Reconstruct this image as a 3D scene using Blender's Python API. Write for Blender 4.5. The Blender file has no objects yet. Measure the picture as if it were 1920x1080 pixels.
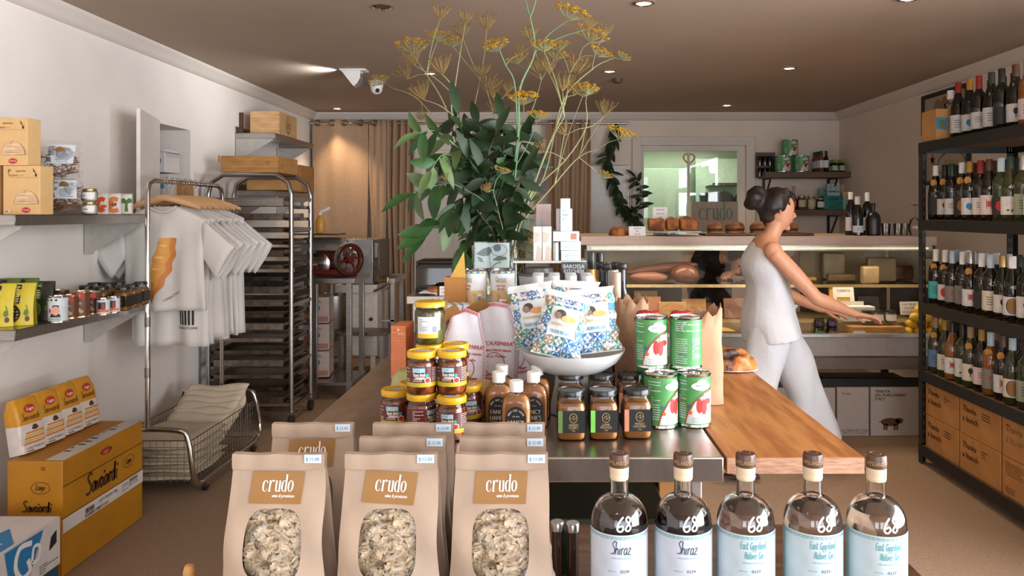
import bpy, bmesh, math, random
from mathutils import Vector, Matrix, noise
PI = math.pi
sc = bpy.context.scene
C = sc.collection
# ------------------------------------------------------------------ camera
F = 1400.0            # focal length in pixels of the 1920 wide frame
EYE = 1.41
cam_d = bpy.data.cameras.new('camera'); cam = bpy.data.objects.new('camera', cam_d); C.objects.link(cam)
cam.location = (0, 0, EYE); cam.rotation_euler = (PI/2, 0, 0)
cam_d.sensor_width = 36; cam_d.lens = 36*F/1920
cam_d.shift_x = -68/1920; cam_d.shift_y = -140/1920
cam_d.clip_start = 0.02
sc.camera = cam
# ------------------------------------------------------------------ world, windows, exposure
w = bpy.data.worlds.new('world'); sc.world = w; w.use_nodes = True
w.node_tree.nodes['Background'].inputs[0].default_value = (0.62, 0.74, 0.9, 1)
w.node_tree.nodes['Background'].inputs[1].default_value = 0.6
sc.view_settings.view_transform = 'Standard'; sc.view_settings.look = 'None'
sc.view_settings.gamma = 1; sc.view_settings.use_curve_mapping = False
sc.view_settings.exposure = 0.0

def area(name, loc, size, rot, power, col, spread=PI):
    d = bpy.data.lights.new(name, 'AREA'); d.shape = 'RECTANGLE'; d.size, d.size_y = size
    d.energy = power; d.color = col; d.spread = spread
    o = bpy.data.objects.new(name, d); C.objects.link(o); o.location = loc; o.rotation_euler = rot
    return o
DAY = (0.86, 0.93, 1.0)
DAY = (0.90, 0.94, 1.0)
YFR = -3.6            # plane of the shopfront windows behind the camera
area('daylight_shopfront', (1.15, YFR+.04, 1.4), (2.6, 1.8), (PI/2, 0, 0), 95, DAY)
area('daylight_shopfront', (-1.35, YFR+.04, 1.4), (1.3, 1.8), (PI/2, 0, 0), 45, DAY)
SWY0, SWY1 = -1.4, 2.3    # side window in the right wall, beside and behind the camera
area('daylight_side_window', (2.84, (SWY0+SWY1)/2, 1.45), (1.8, SWY1-SWY0), (0, PI/2, 0), 350, DAY)
def spot(loc, aim, power, col, angle, blend=0.6, r=0.03):
    d = bpy.data.lights.new('lamp', 'SPOT'); d.energy = power; d.color = col; d.spot_size = angle; d.spot_blend = blend; d.shadow_soft_size = r
    o = bpy.data.objects.new('lamp', d); C.objects.link(o); o.location = loc
    o.rotation_euler = (Vector(aim)-Vector(loc)).to_track_quat('-Z', 'Y').to_euler()
    return o

# ------------------------------------------------------------------ placing helpers (real-world metres)
def X(px, D): return (px-1028)/F*D
def Z(py, D): return EYE-(py-400)/F*D
def at(px, py, D): return (X(px, D), D, Z(py, D))
def dep(py, z): return (EYE-z)*F/(py-400)

# ------------------------------------------------------------------ materials
MATS = {}
def mat(name, col, rough=0.5, metal=0.0, **k):
    if name in MATS: return MATS[name]
    m = bpy.data.materials.new(name); m.use_nodes = True
    nt = m.node_tree; b = nt.nodes['Principled BSDF']
    col = tuple(col)
    b.inputs['Base Color'].default_value = (*col, 1)
    b.inputs['Roughness'].default_value = rough; b.inputs['Metallic'].default_value = metal
    if 'trans' in k: b.inputs['Transmission Weight'].default_value = k['trans']
    if 'ior' in k: b.inputs['IOR'].default_value = k['ior']
    if 'spec' in k: b.inputs['Specular IOR Level'].default_value = k['spec']
    if 'sub' in k:
        b.inputs['Subsurface Weight'].default_value = k['sub']; b.inputs['Subsurface Radius'].default_value = (.01, .005, .003)
    if 'emit' in k:
        b.inputs['Emission Color'].default_value = (*k.get('ecol', col), 1); b.inputs['Emission Strength'].default_value = k['emit']
    if 'aniso' in k: b.inputs['Anisotropic'].default_value = k['aniso']
    tc = nt.nodes.new('ShaderNodeTexCoord')
    n = nt.nodes.new('ShaderNodeTexNoise'); n.inputs['Scale'].default_value = k.get('scale', 30); n.inputs['Detail'].default_value = k.get('detail', 4)
    mp = nt.nodes.new('ShaderNodeMapping'); mp.inputs['Scale'].default_value = k.get('stretch', (1, 1, 1))
    nt.links.new(tc.outputs['Object'], mp.inputs[0]); nt.links.new(mp.outputs[0], n.inputs['Vector'])
    v = k.get('vary', 0.06)
    col2 = k.get('col2')
    if v or col2:
        r = nt.nodes.new('ShaderNodeValToRGB')
        c1 = col2 if col2 else tuple(c*(1-v*2) for c in col)
        c2 = col if col2 else tuple(min(1, c*(1+v)) for c in col)
        r.color_ramp.elements[0].color = (*c1, 1); r.color_ramp.elements[1].color = (*c2, 1)
        r.color_ramp.elements[0].position = k.get('p0', .35); r.color_ramp.elements[1].position = k.get('p1', .65)
        nt.links.new(n.outputs['Fac'], r.inputs[0]); nt.links.new(r.outputs[0], b.inputs['Base Color'])
    if k.get('bump'):
        bp = nt.nodes.new('ShaderNodeBump'); bp.inputs['Strength'].default_value = k['bump']; bp.inputs['Distance'].default_value = k.get('bd', .002)
        n2 = nt.nodes.new('ShaderNodeTexNoise'); n2.inputs['Scale'].default_value = k.get('bscale', k.get('scale', 30)); n2.inputs['Detail'].default_value = 3
        nt.links.new(mp.outputs[0], n2.inputs['Vector'])
        nt.links.new(n2.outputs['Fac'], bp.inputs['Height']); nt.links.new(bp.outputs[0], b.inputs['Normal'])
    MATS[name] = m
    return m
def thin(name, tint=(1, 1, 1), rough=0.02, refl=1.0, bump=0.0, bscale=12):
    """thin clear pane or film: fresnel mix of clear and glossy"""
    if name in MATS: return MATS[name]
    m = bpy.data.materials.new(name); m.use_nodes = True; nt = m.node_tree
    nt.nodes.remove(nt.nodes['Principled BSDF']); out = nt.nodes['Material Output']
    t = nt.nodes.new('ShaderNodeBsdfTransparent'); t.inputs[0].default_value = (*tint, 1)
    g = nt.nodes.new('ShaderNodeBsdfGlossy'); g.inputs['Roughness'].default_value = rough
    fr = nt.nodes.new('ShaderNodeFresnel'); fr.inputs[0].default_value = 1.45
    mu = nt.nodes.new('ShaderNodeMath'); mu.operation = 'MULTIPLY'; mu.inputs[1].default_value = refl; mu.use_clamp = True
    mx = nt.nodes.new('ShaderNodeMixShader')
    nt.links.new(fr.outputs[0], mu.inputs[0]); nt.links.new(mu.outputs[0], mx.inputs[0])
    nt.links.new(t.outputs[0], mx.inputs[1]); nt.links.new(g.outputs[0], mx.inputs[2]); nt.links.new(mx.outputs[0], out.inputs[0])
    if bump:
        tc = nt.nodes.new('ShaderNodeTexCoord'); v = nt.nodes.new('ShaderNodeTexVoronoi'); v.inputs['Scale'].default_value = bscale
        n = nt.nodes.new('ShaderNodeTexNoise'); n.inputs['Scale'].default_value = bscale*.8
        bp = nt.nodes.new('ShaderNodeBump'); bp.inputs['Strength'].default_value = bump; bp.inputs['Distance'].default_value = .02
        nt.links.new(tc.outputs['Object'], n.inputs['Vector']); nt.links.new(n.outputs['Color'], v.inputs['Vector'])
        nt.links.new(v.outputs['Distance'], bp.inputs['Height']); nt.links.new(bp.outputs[0], g.inputs['Normal']); nt.links.new(bp.outputs[0], fr.inputs['Normal'])
    MATS[name] = m
    return m
def S(r, g, b):   # display 0-255 to linear
    f = lambda c: (c/255/12.92) if c/255 <= .04045 else ((c/255+.055)/1.055)**2.4
    return (f(r), f(g), f(b))
def flat(rgb, rough=.55, **k):
    return mat('colour_%d_%d_%d_%d' % (*rgb, int(rough*100)), S(*rgb), rough, k.pop('metal', 0), vary=.04, **k)

M = {}
M['wall'] = mat('wall_paint', S(236, 228, 220), .75, scale=3, vary=.02, bump=.15, bscale=160, bd=.001)
M['wallR'] = mat('wall_paint_warm', S(232, 217, 202), .75, scale=3, vary=.02, bump=.15, bscale=160, bd=.001)
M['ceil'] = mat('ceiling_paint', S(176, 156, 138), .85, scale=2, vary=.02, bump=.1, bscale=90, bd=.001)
M['cornice'] = mat('cornice_paint', S(222, 212, 202), .6, vary=.01)
M['carpet'] = mat('carpet', S(174, 145, 118), .95, scale=70, vary=.05, bump=.9, bscale=420, bd=.006, col2=S(158, 131, 106), p0=.3, p1=.7)
M['steel'] = mat('brushed_steel', (.47, .45, .43), .3, 1.0, scale=8, stretch=(1, 30, 30), vary=.1, bump=.05, bscale=60)
M['steelc'] = mat('steel_table_top', (.56, .50, .44), .3, 1.0, scale=5, stretch=(3, 1, 1), vary=.12, bump=.06, bscale=14, bd=.004)
M['steeld'] = mat('dark_steel', (.2, .165, .13), .38, 1.0, scale=20, vary=.15)
M['chrome'] = mat('chrome', (.62, .6, .58), .14, 1.0, vary=.02)
M['galv'] = mat('galvanised_wire', (.3, .27, .23), .4, 1.0, vary=.1)
M['bracket'] = mat('bracket_metal', S(188, 184, 178), .45, .35, vary=.04)
M['black'] = mat('black_powdercoat', (.012, .010, .009), .5, vary=.1)
M['blackp'] = mat('black_plastic', (.015, .013, .012), .35, vary=.1)
M['wood'] = mat('varnished_board', S(186, 126, 70), .38, scale=5, stretch=(9, 1.2, 9), vary=.1, col2=S(156, 96, 48), p0=.38, p1=.62, detail=6)
M['woodend'] = mat('board_end_grain', S(196, 152, 124), .6, scale=30, stretch=(1, 1, 6), col2=S(160, 116, 90))
M['pine'] = mat('pine_wood', S(222, 182, 132), .55, scale=7, stretch=(1, 9, 9), col2=S(200, 152, 100), detail=5)
M['crate'] = mat('crate_wood', S(196, 146, 84), .55, scale=7, stretch=(1, 9, 9), col2=S(168, 116, 60), detail=5)
M['dwood'] = mat('dark_wood', S(92, 60, 40), .4, scale=6, stretch=(1, 8, 8), col2=S(58, 36, 24), detail=5)
M['hanger'] = mat('hanger_wood', S(226, 178, 128), .45, scale=12, stretch=(1, 4, 4), vary=.06)
M['kraft'] = mat('kraft_paper', S(168, 146, 126), .75, scale=14, vary=.05, bump=.35, bscale=26, bd=.004)
M['kraftd'] = mat('brown_paper_bag', S(176, 138, 106), .75, scale=10, vary=.06, bump=.6, bscale=16, bd=.008)
M['card'] = mat('cardboard', S(196, 146, 88), .8, scale=12, vary=.05, bump=.1, bscale=80)
M['cardd'] = mat('brown_cardboard', S(178, 124, 66), .8, scale=12, vary=.06)
M['cardw'] = mat('white_cardboard', S(212, 206, 202), .6, scale=12, vary=.03)
M['yellowbox'] = mat('mustard_cardboard', S(184, 124, 18), .5, scale=8, vary=.05)
M['gold'] = mat('ochre_label', S(146, 104, 52), .55, scale=10, vary=.03)
M['white'] = mat('white_print', S(235, 232, 228), .5, vary=.02)
M['paper'] = mat('label_paper', S(214, 220, 226), .5, vary=.02)
M['ink'] = mat('dark_ink', S(32, 28, 30), .6, vary=.0)
M['inkb'] = mat('brown_ink', S(88, 58, 34), .6, vary=.0)
M['inkn'] = mat('navy_ink', S(44, 52, 78), .6, vary=0)
M['inkt'] = mat('teal_ink', S(76, 150, 152), .6, vary=0)
M['red'] = mat('red_print', S(188, 42, 34), .5, vary=.02)
M['orange'] = mat('orange_print', S(232, 104, 46), .5, vary=.02)
M['green'] = mat('green_print', S(62, 142, 70), .4, vary=.03)
M['blue'] = mat('blue_print', S(34, 122, 178), .5, vary=.02)
M['ylid'] = mat('yellow_lid', S(222, 172, 32), .3, vary=.05)
M['glass'] = mat('clear_glass', (1, 1, 1), .0, trans=1, ior=1.48, vary=0)
M['thin'] = thin('thin_glass', (.97, .98, .97), .02, 1.0)
M['film'] = thin('clear_film', (.98, .98, .98), .08, 1.2, bump=.5, bscale=11)
M['film2'] = thin('clear_wrapper', (.98, .98, .98), .16, .9, bump=.45, bscale=22)
M['wineb'] = mat('dark_bottle_glass', (.008, .007, .005), .06, vary=0, spec=.6)
M['wineg'] = mat('green_bottle_glass', (.03, .035, .012), .06, vary=0, spec=.6)
M['wineo'] = mat('amber_bottle_glass', (.20, .075, .015), .06, vary=0, spec=.6)
M['shirt'] = mat('white_cotton', S(224, 220, 214), .85, scale=5, vary=.015, bump=.5, bscale=7, bd=.02)
M['tote'] = mat('calico', S(214, 200, 176), .9, scale=6, vary=.04, bump=.6, bscale=14, bd=.012)
M['curtain'] = mat('linen_curtain', S(178, 148, 120), .9, scale=60, vary=.04, bump=.2, bscale=200)
M['leaf'] = mat('laurel_leaf', S(46, 84, 34), .5, scale=8, vary=.2)
M['leafl'] = mat('pale_laurel_leaf', S(88, 112, 66), .5, scale=8, vary=.15)
M['leafd'] = mat('dark_laurel_leaf', S(28, 54, 20), .58, scale=8, vary=.2)
M['fstem'] = mat('fennel_stem', S(142, 142, 100), .6, scale=9, vary=.1)
M['fstemg'] = mat('green_fennel_stem', S(112, 146, 104), .55, scale=9, vary=.1)
M['fdry'] = mat('dry_fennel', S(142, 116, 64), .7, scale=9, vary=.12)
M['fyel'] = mat('fennel_flower', S(226, 172, 34), .7, scale=40, vary=.15)
M['skin'] = mat('skin', S(196, 140, 108), .5, sub=.1, vary=.03)
M['hair'] = mat('dark_hair', S(36, 24, 18), .55, scale=40, stretch=(1, 1, 8), vary=.3)
M['cloth'] = mat('white_clothes', S(200, 200, 204), .85, scale=6, vary=.02, bump=.4, bscale=9, bd=.02)
M['dcloth'] = mat('dark_clothes', S(30, 27, 26), .85, scale=6, vary=.05, bump=.4, bscale=9, bd=.02)
M['crust'] = mat('bread_crust', S(176, 108, 52), .65, scale=14, col2=S(112, 60, 26), bump=.4, bscale=30, bd=.006, p0=.4, p1=.6)
M['crustd'] = mat('dark_crust', S(188, 106, 42), .5, scale=16, col2=S(48, 24, 12), bump=.8, bscale=26, bd=.01, p0=.44, p1=.58)
M['ceramic'] = mat('grey_ceramic', S(200, 200, 198), .35, vary=.02)
M['warmled'] = mat('lamp_glow', (1, .8, .55), .5, emit=14, ecol=(1, .78, .5), vary=0)

# ------------------------------------------------------------------ mesh builder
_TXT = {}
def textpolys(s):
    if s in _TXT: return _TXT[s]
    cu = bpy.data.curves.new('t', 'FONT'); cu.body = s; cu.resolution_u = 2; cu.size = 1
    o = bpy.data.objects.new('t', cu)
    me = bpy.data.meshes.new_from_object(o)
    vs = [(v.co.x, v.co.y) for v in me.vertices]; fs = [tuple(p.vertices) for p in me.polygons]
    bpy.data.meshes.remove(me); bpy.data.objects.remove(o); bpy.data.curves.remove(cu)
    if vs:
        x0 = min(v[0] for v in vs); x1 = max(v[0] for v in vs)
    else: x0 = x1 = 0
    _TXT[s] = ([(x-x0, y) for x, y in vs], fs, x1-x0)
    return _TXT[s]
def catmull(pts, n=6, closed=False):
    P = [Vector(p) for p in pts]
    if len(P) < 3: return P
    out = []; L = len(P)
    rng = range(L) if closed else range(L-1)
    for i in rng:
        g = (lambda k: P[k % L]) if closed else (lambda k: P[max(0, min(L-1, k))])
        a, b, c, d = g(i-1), g(i), g(i+1), g(i+2)
        for j in range(n):
            t = j/n
            out.append(.5*((2*b)+(c-a)*t+(2*a-5*b+4*c-d)*t*t+(3*b-a-3*c+d)*t**3))
    if not closed: out.append(P[-1])
    return out
def flatm(f): f.flat = True; return f
def plane(d=0.0): return flatm(lambda u, v: (u, -d, v))                      # front face looking at -Y
def sidemap(x, rot=1): return lambda u, v: (x, u*rot, v)             # face looking at +X
def topmap(z): return flatm(lambda u, v: (u, v, z))
def cyl(R, a0=0.0): return lambda u, v: (R*math.sin(u/R+a0), -R*math.cos(u/R+a0), v)
class MB:
    def __init__(s): s.v = []; s.f = []; s.m = []; s.T = Matrix()
    def add(s, vs, fs, mi=0):
        b = len(s.v); T = s.T
        s.v += [tuple(T @ Vector(p)) for p in vs]
        s.f += [tuple(b+i for i in f) for f in fs]; s.m += [mi]*len(fs); return s
    def box(s, x0, x1, y0, y1, z0, z1, mi=0):
        vs = [(x0,y0,z0),(x1,y0,z0),(x1,y1,z0),(x0,y1,z0),(x0,y0,z1),(x1,y0,z1),(x1,y1,z1),(x0,y1,z1)]
        return s.add(vs, [(0,3,2,1),(4,5,6,7),(0,1,5,4),(1,2,6,5),(2,3,7,6),(3,0,4,7)], mi)
    def lathe(s, prof, n=24, c=(0, 0, 0), mi=0, cap=True, a0=0, a1=2*PI, sx=1, sy=1, squ=0):
        vs = []; full = abs(a1-a0-2*PI) < 1e-6; k = n if full else n+1
        for (r, z) in prof:
            for i in range(k):
                a = a0+(a1-a0)*i/n
                ca, sa = math.cos(a), math.sin(a)
                if squ:
                    q = (abs(ca)**squ+abs(sa)**squ)**(-1/squ); ca *= q; sa *= q
                vs.append((c[0]+r*ca*sx, c[1]+r*sa*sy, c[2]+z))
        fs = []
        for j in range(len(prof)-1):
            for i in range(n if full else k-1):
                i2 = (i+1) % k
                fs.append((j*k+i, j*k+i2, (j+1)*k+i2, (j+1)*k+i))
        if cap and full:
            if prof[0][0] > 1e-6: fs.append(tuple(range(k))[::-1])
            if prof[-1][0] > 1e-6: fs.append(tuple((len(prof)-1)*k+i for i in range(k)))
        return s.add(vs, fs, mi)
    def cylinder(s, r, z0, z1, n=20, c=(0, 0, 0), mi=0): return s.lathe([(r, z0), (r, z1)], n, c, mi)
    def tube(s, pts, r, n=8, mi=0, smooth=0, cap=True, closed=False):
        P = [Vector(p) for p in pts]
        if smooth: P = catmull(P, smooth, closed)
        L = len(P); rr = r if callable(r) else (lambda t: r)
        vs = []; up = None
        for i, p in enumerate(P):
            if closed: d = P[(i+1) % L]-P[i-1]
            else: d = P[min(L-1, i+1)]-P[max(0, i-1)]
            d = d.normalized() if d.length > 1e-9 else Vector((0, 0, 1))
            if up is None:
                up = d.orthogonal().normalized()
                if abs(d.z) < .9: up = (Vector((0, 0, 1))-d*d.z).normalized()
            else:
                up = up-d*up.dot(d); up = up.normalized() if up.length > 1e-6 else d.orthogonal().normalized()
            b = d.cross(up); q = rr(i/max(1, L-1))
            for k in range(n):
                a = 2*PI*k/n; vs.append(p+up*q*math.cos(a)+b*q*math.sin(a))
        fs = []
        for i in range(L if closed else L-1):
            i2 = (i+1) % L
            for k in range(n): fs.append((i*n+k, i*n+(k+1) % n, i2*n+(k+1) % n, i2*n+k))
        if cap and not closed: fs += [tuple(range(n))[::-1], tuple((L-1)*n+k for k in range(n))]
        return s.add(vs, fs, mi)
    def bar(s, a, b, w, h, mi=0):
        a = Vector(a); b = Vector(b); d = (b-a).normalized()
        up = Vector((0, 0, 1)) if abs(d.z) < .99 else Vector((0, 1, 0))
        x = d.cross(up).normalized(); y = x.cross(d)
        vs = [p+x*sx*w/2+y*sy*h/2 for p in (a, b) for sx, sy in ((-1,-1),(1,-1),(1,1),(-1,1))]
        return s.add(vs, [(0,1,2,3),(7,6,5,4),(0,4,5,1),(1,5,6,2),(2,6,7,3),(3,7,4,0)], mi)
    def prism(s, poly, t0, t1, mp, mi=0):
        """polygon (u,v) swept; mp(u,v,t) -> point"""
        n = len(poly); vs = [mp(u, v, t0) for u, v in poly]+[mp(u, v, t1) for u, v in poly]
        fs = [tuple(range(n)), tuple(range(2*n-1, n-1, -1))]+[(i, n+i, n+(i+1) % n, (i+1) % n) for i in range(n)]
        return s.add(vs, fs, mi)
    def grid(s, fn, nu, nv, mi=0, cu=False, cv=False):
        vs = [fn(i/nu, j/nv) for j in range(nv+1) for i in range(nu+1)]
        return s.add(vs, [(j*(nu+1)+i, j*(nu+1)+i+1, (j+1)*(nu+1)+i+1, (j+1)*(nu+1)+i) for j in range(nv) for i in range(nu)], mi)
    def ball(s, c, r, n=12, mi=0, sc=(1, 1, 1)):
        m = max(4, n//2)
        prof = [(math.sin(PI*i/m)*1.0, -math.cos(PI*i/m)) for i in range(m+1)]
        vs = []; fs = []
        for (q, z) in prof:
            for k in range(n):
                a = 2*PI*k/n; vs.append((c[0]+r*q*math.cos(a)*sc[0], c[1]+r*q*math.sin(a)*sc[1], c[2]+r*z*sc[2]))
        for j in range(m):
            for k in range(n): fs.append((j*n+k, j*n+(k+1) % n, (j+1)*n+(k+1) % n, (j+1)*n+k))
        return s.add(vs, fs, mi)
    def poly(s, pts, mp, mi=0):
        us = [p[0] for p in pts]; u0, u1 = min(us), max(us)
        if getattr(mp, 'flat', False) or u1-u0 < .009: return s.add([mp(u, v) for u, v in pts], [tuple(range(len(pts)))], mi)
        k = int(min(16, max(2, (u1-u0)/.006)))
        def clip(P, c, sg):
            out = []
            for i in range(len(P)):
                a, b = P[i-1], P[i]; ia, ib = (a[0]-c)*sg >= 0, (b[0]-c)*sg >= 0
                if ia != ib: t = (c-a[0])/(b[0]-a[0]); out.append((c, a[1]+(b[1]-a[1])*t))
                if ib: out.append(b)
            return out
        for i in range(k):
            a, b = u0+(u1-u0)*i/k, u0+(u1-u0)*(i+1)/k; Q = clip(clip(pts, a, 1), b, -1)
            if len(Q) > 2: s.add([mp(u, v) for u, v in Q], [tuple(range(len(Q)))], mi)
        return s
    def rect(s, u0, u1, v0, v1, mp, mi=0, n=1):
        vs = []; fs = []
        for i in range(n+1):
            u = u0+(u1-u0)*i/n; vs += [mp(u, v0), mp(u, v1)]
        for i in range(n): fs.append((2*i, 2*i+2, 2*i+3, 2*i+1))
        return s.add(vs, fs, mi)
    def ell(s, cu, cv, a, b, mp, mi=0, n=24, t0=0, t1=2*PI):
        return s.poly([(cu+a*math.cos(t0+(t1-t0)*i/n), cv+b*math.sin(t0+(t1-t0)*i/n)) for i in range(n)], mp, mi)
    def ring(s, cu, cv, a, b, t, mp, mi=0, n=28):
        vs = []; fs = []
        for i in range(n):
            c, q = math.cos(2*PI*i/n), math.sin(2*PI*i/n)
            vs += [mp(cu+a*c, cv+b*q), mp(cu+(a-t)*c, cv+(b-t)*q)]
        for i in range(n): j = (i+1) % n; fs.append((2*i, 2*j, 2*j+1, 2*i+1))
        return s.add(vs, fs, mi)
    def text(s, st, cu, cv, h, mp, mi=0, w=None, shear=0, align='c', bold=0, rot=0):
        vs, fs, W = textpolys(st)
        if not fs: return s
        k = h/.7; kx = k
        if w and W > 0: kx = w/W
        off = {'c': W*kx/2, 'l': 0, 'r': W*kx}[align]
        cr, sr = math.cos(rot), math.sin(rot)
        for db in ([0] if not bold else [-bold, bold]):
            pts = []
            for x, y in vs:
                a = x*kx-off+y*k*shear+db; b = y*k-h/2
                pts.append(mp(cu+a*cr-b*sr, cv+a*sr+b*cr))
            s.add(pts, fs, mi)
        return s
    def stroke(s, pts, wd, mp, mi=0, sm=5, closed=False):
        """flat ribbon; pts (u,v[,w])"""
        P = catmull([(p[0], p[1], p[2] if len(p) > 2 else 1.0) for p in pts], sm, closed) if sm else [Vector((p[0], p[1], p[2] if len(p) > 2 else 1)) for p in pts]
        L = len(P); vs = []
        for i in range(L):
            a = P[(i-1) % L] if closed else P[max(0, i-1)]; b = P[(i+1) % L] if closed else P[min(L-1, i+1)]
            dx, dy = b.x-a.x, b.y-a.y; q = math.hypot(dx, dy) or 1
            nx, ny = -dy/q*wd*P[i].z/2, dx/q*wd*P[i].z/2
            vs += [mp(P[i].x+nx, P[i].y+ny), mp(P[i].x-nx, P[i].y-ny)]
        fs = [(2*i, 2*((i+1) % L), 2*((i+1) % L)+1, 2*i+1) for i in range(L if closed else L-1)]
        return s.add(vs, fs, mi)
    def mesh(s, name, mats, ang=38):
        me = bpy.data.meshes.new(name)
        me.from_pydata(s.v, [], s.f)
        for m in (mats if isinstance(mats, (list, tuple)) else [mats]): me.materials.append(m)
        me.polygons.foreach_set('material_index', s.m)
        me.polygons.foreach_set('use_smooth', [True]*len(s.f))
        me.update()
        try: me.set_sharp_from_angle(angle=math.radians(ang))
        except Exception: pass
        return me
    def build(s, name, mats, parent=None, loc=None, rot=None, label=None, ang=38, bevel=0, sub=0, solid=0):
        o = bpy.data.objects.new(name, s.mesh(name, mats, ang)); C.objects.link(o)
        if parent: o.parent = parent
        if loc: o.location = loc
        if rot: o.rotation_euler = rot
        if label: o['label'] = label
        if solid:
            q = o.modifiers.new('s', 'SOLIDIFY'); q.thickness = solid; q.offset = 0
        if bevel:
            q = o.modifiers.new('b', 'BEVEL'); q.width = bevel; q.segments = 2; q.limit_method = 'ANGLE'; q.angle_limit = math.radians(40)
        if sub:
            q = o.modifiers.new('u', 'SUBSURF'); q.levels = sub; q.render_levels = sub
        return o
def thing(name, label, cat, loc=(0, 0, 0), rz=0, group=None):
    o = bpy.data.objects.new(name, None); C.objects.link(o); o.empty_display_size = .05
    o.location = loc; o.rotation_euler = (0, 0, rz); o['label'] = label; o['category'] = cat
    if group: o['group'] = group
    return o
def tag(o, label, cat, group=None, kind=None):
    o['label'] = label; o['category'] = cat
    if group: o['group'] = group
    if kind: o['kind'] = kind
    return o
def struct(o):
    o['kind'] = 'structure'; return o
KIDS = {}
def kids(r): return [o for o in r.children]
def dup(root, loc, rz=None, label=None, group=None, scale=None, rot=None):
    r = root.copy(); C.objects.link(r); r.location = loc
    if rz is not None: r.rotation_euler = (0, 0, rz)
    if rot: r.rotation_euler = rot
    if label: r['label'] = label
    if group: r['group'] = group
    if scale: r.scale = scale
    for ch in root.children:
        c = ch.copy(); C.objects.link(c); c.parent = r
        for g in ch.children:
            d = g.copy(); C.objects.link(d); d.parent = c
    return r
def omat(o, i, m):
    o.material_slots[i].link = 'OBJECT'; o.material_slots[i].material = m
def part(root, name):
    for c in root.children:
        if c.name.split('.')[0] == name: return c
def bend_strip(n, f): return [f(i/n) for i in range(n+1)]
SER = {  # tall condensed serif letters, stroke lists (u, v, width factor)
 'c': [[(.46,.74,.9),(.40,.93,.4),(.27,.99,.35),(.10,.82,1),(.06,.5,1.25),(.10,.18,1),(.27,.01,.35),(.42,.08,.3),(.49,.26,.25)]],
 'r': [[(.10,0,1.2),(.10,.97,1.2)],[(.16,.62,.3),(.22,.88,.35),(.34,1.0,.6),(.43,.92,1.1),(.43,.84,.6)],[(-.02,.02,.3),(.24,.02,.3)],[(-.02,.97,.3),(.10,.97,.4)]],
 'u': [[(.10,.97,1.2),(.10,.3,1.2),(.14,.08,.9),(.26,.0,.45),(.40,.12,.3)],[(.44,.97,1.2),(.44,.0,1.2)],[(-.02,.97,.3),(.10,.97,.3)],[(.32,.97,.3),(.44,.97,.3)],[(.44,.02,.3),(.56,.02,.3)]],
 'd': [[(.40,.86,.3),(.27,.99,.35),(.10,.82,1),(.06,.5,1.25),(.10,.18,1),(.25,.01,.35),(.40,.14,.3)],[(.44,1.55,1.2),(.44,.0,1.2)],[(.32,1.55,.3),(.44,1.55,.3)],[(.44,.02,.3),(.56,.02,.3)]],
 'o': [[(.06,.5,1.25),(.10,.2,1),(.27,.01,.35),(.44,.2,1),(.48,.5,1.25),(.44,.8,1),(.27,.99,.35),(.10,.8,1),(.06,.5,1.25)]],
}
def serif(mb, word, cu, cv, h, mp, mi, wd=None):
    adv = .62*h; tot = adv*len(word)-.08*h; x = cu-tot/2
    for ch in word:
        for st in SER[ch]:
            mb.stroke([(x+p[0]*h, cv+p[1]*h, p[2]) for p in st], (wd or .135)*h, mp, mi, sm=0 if len(st) == 2 else 4)
        x += adv
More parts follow.
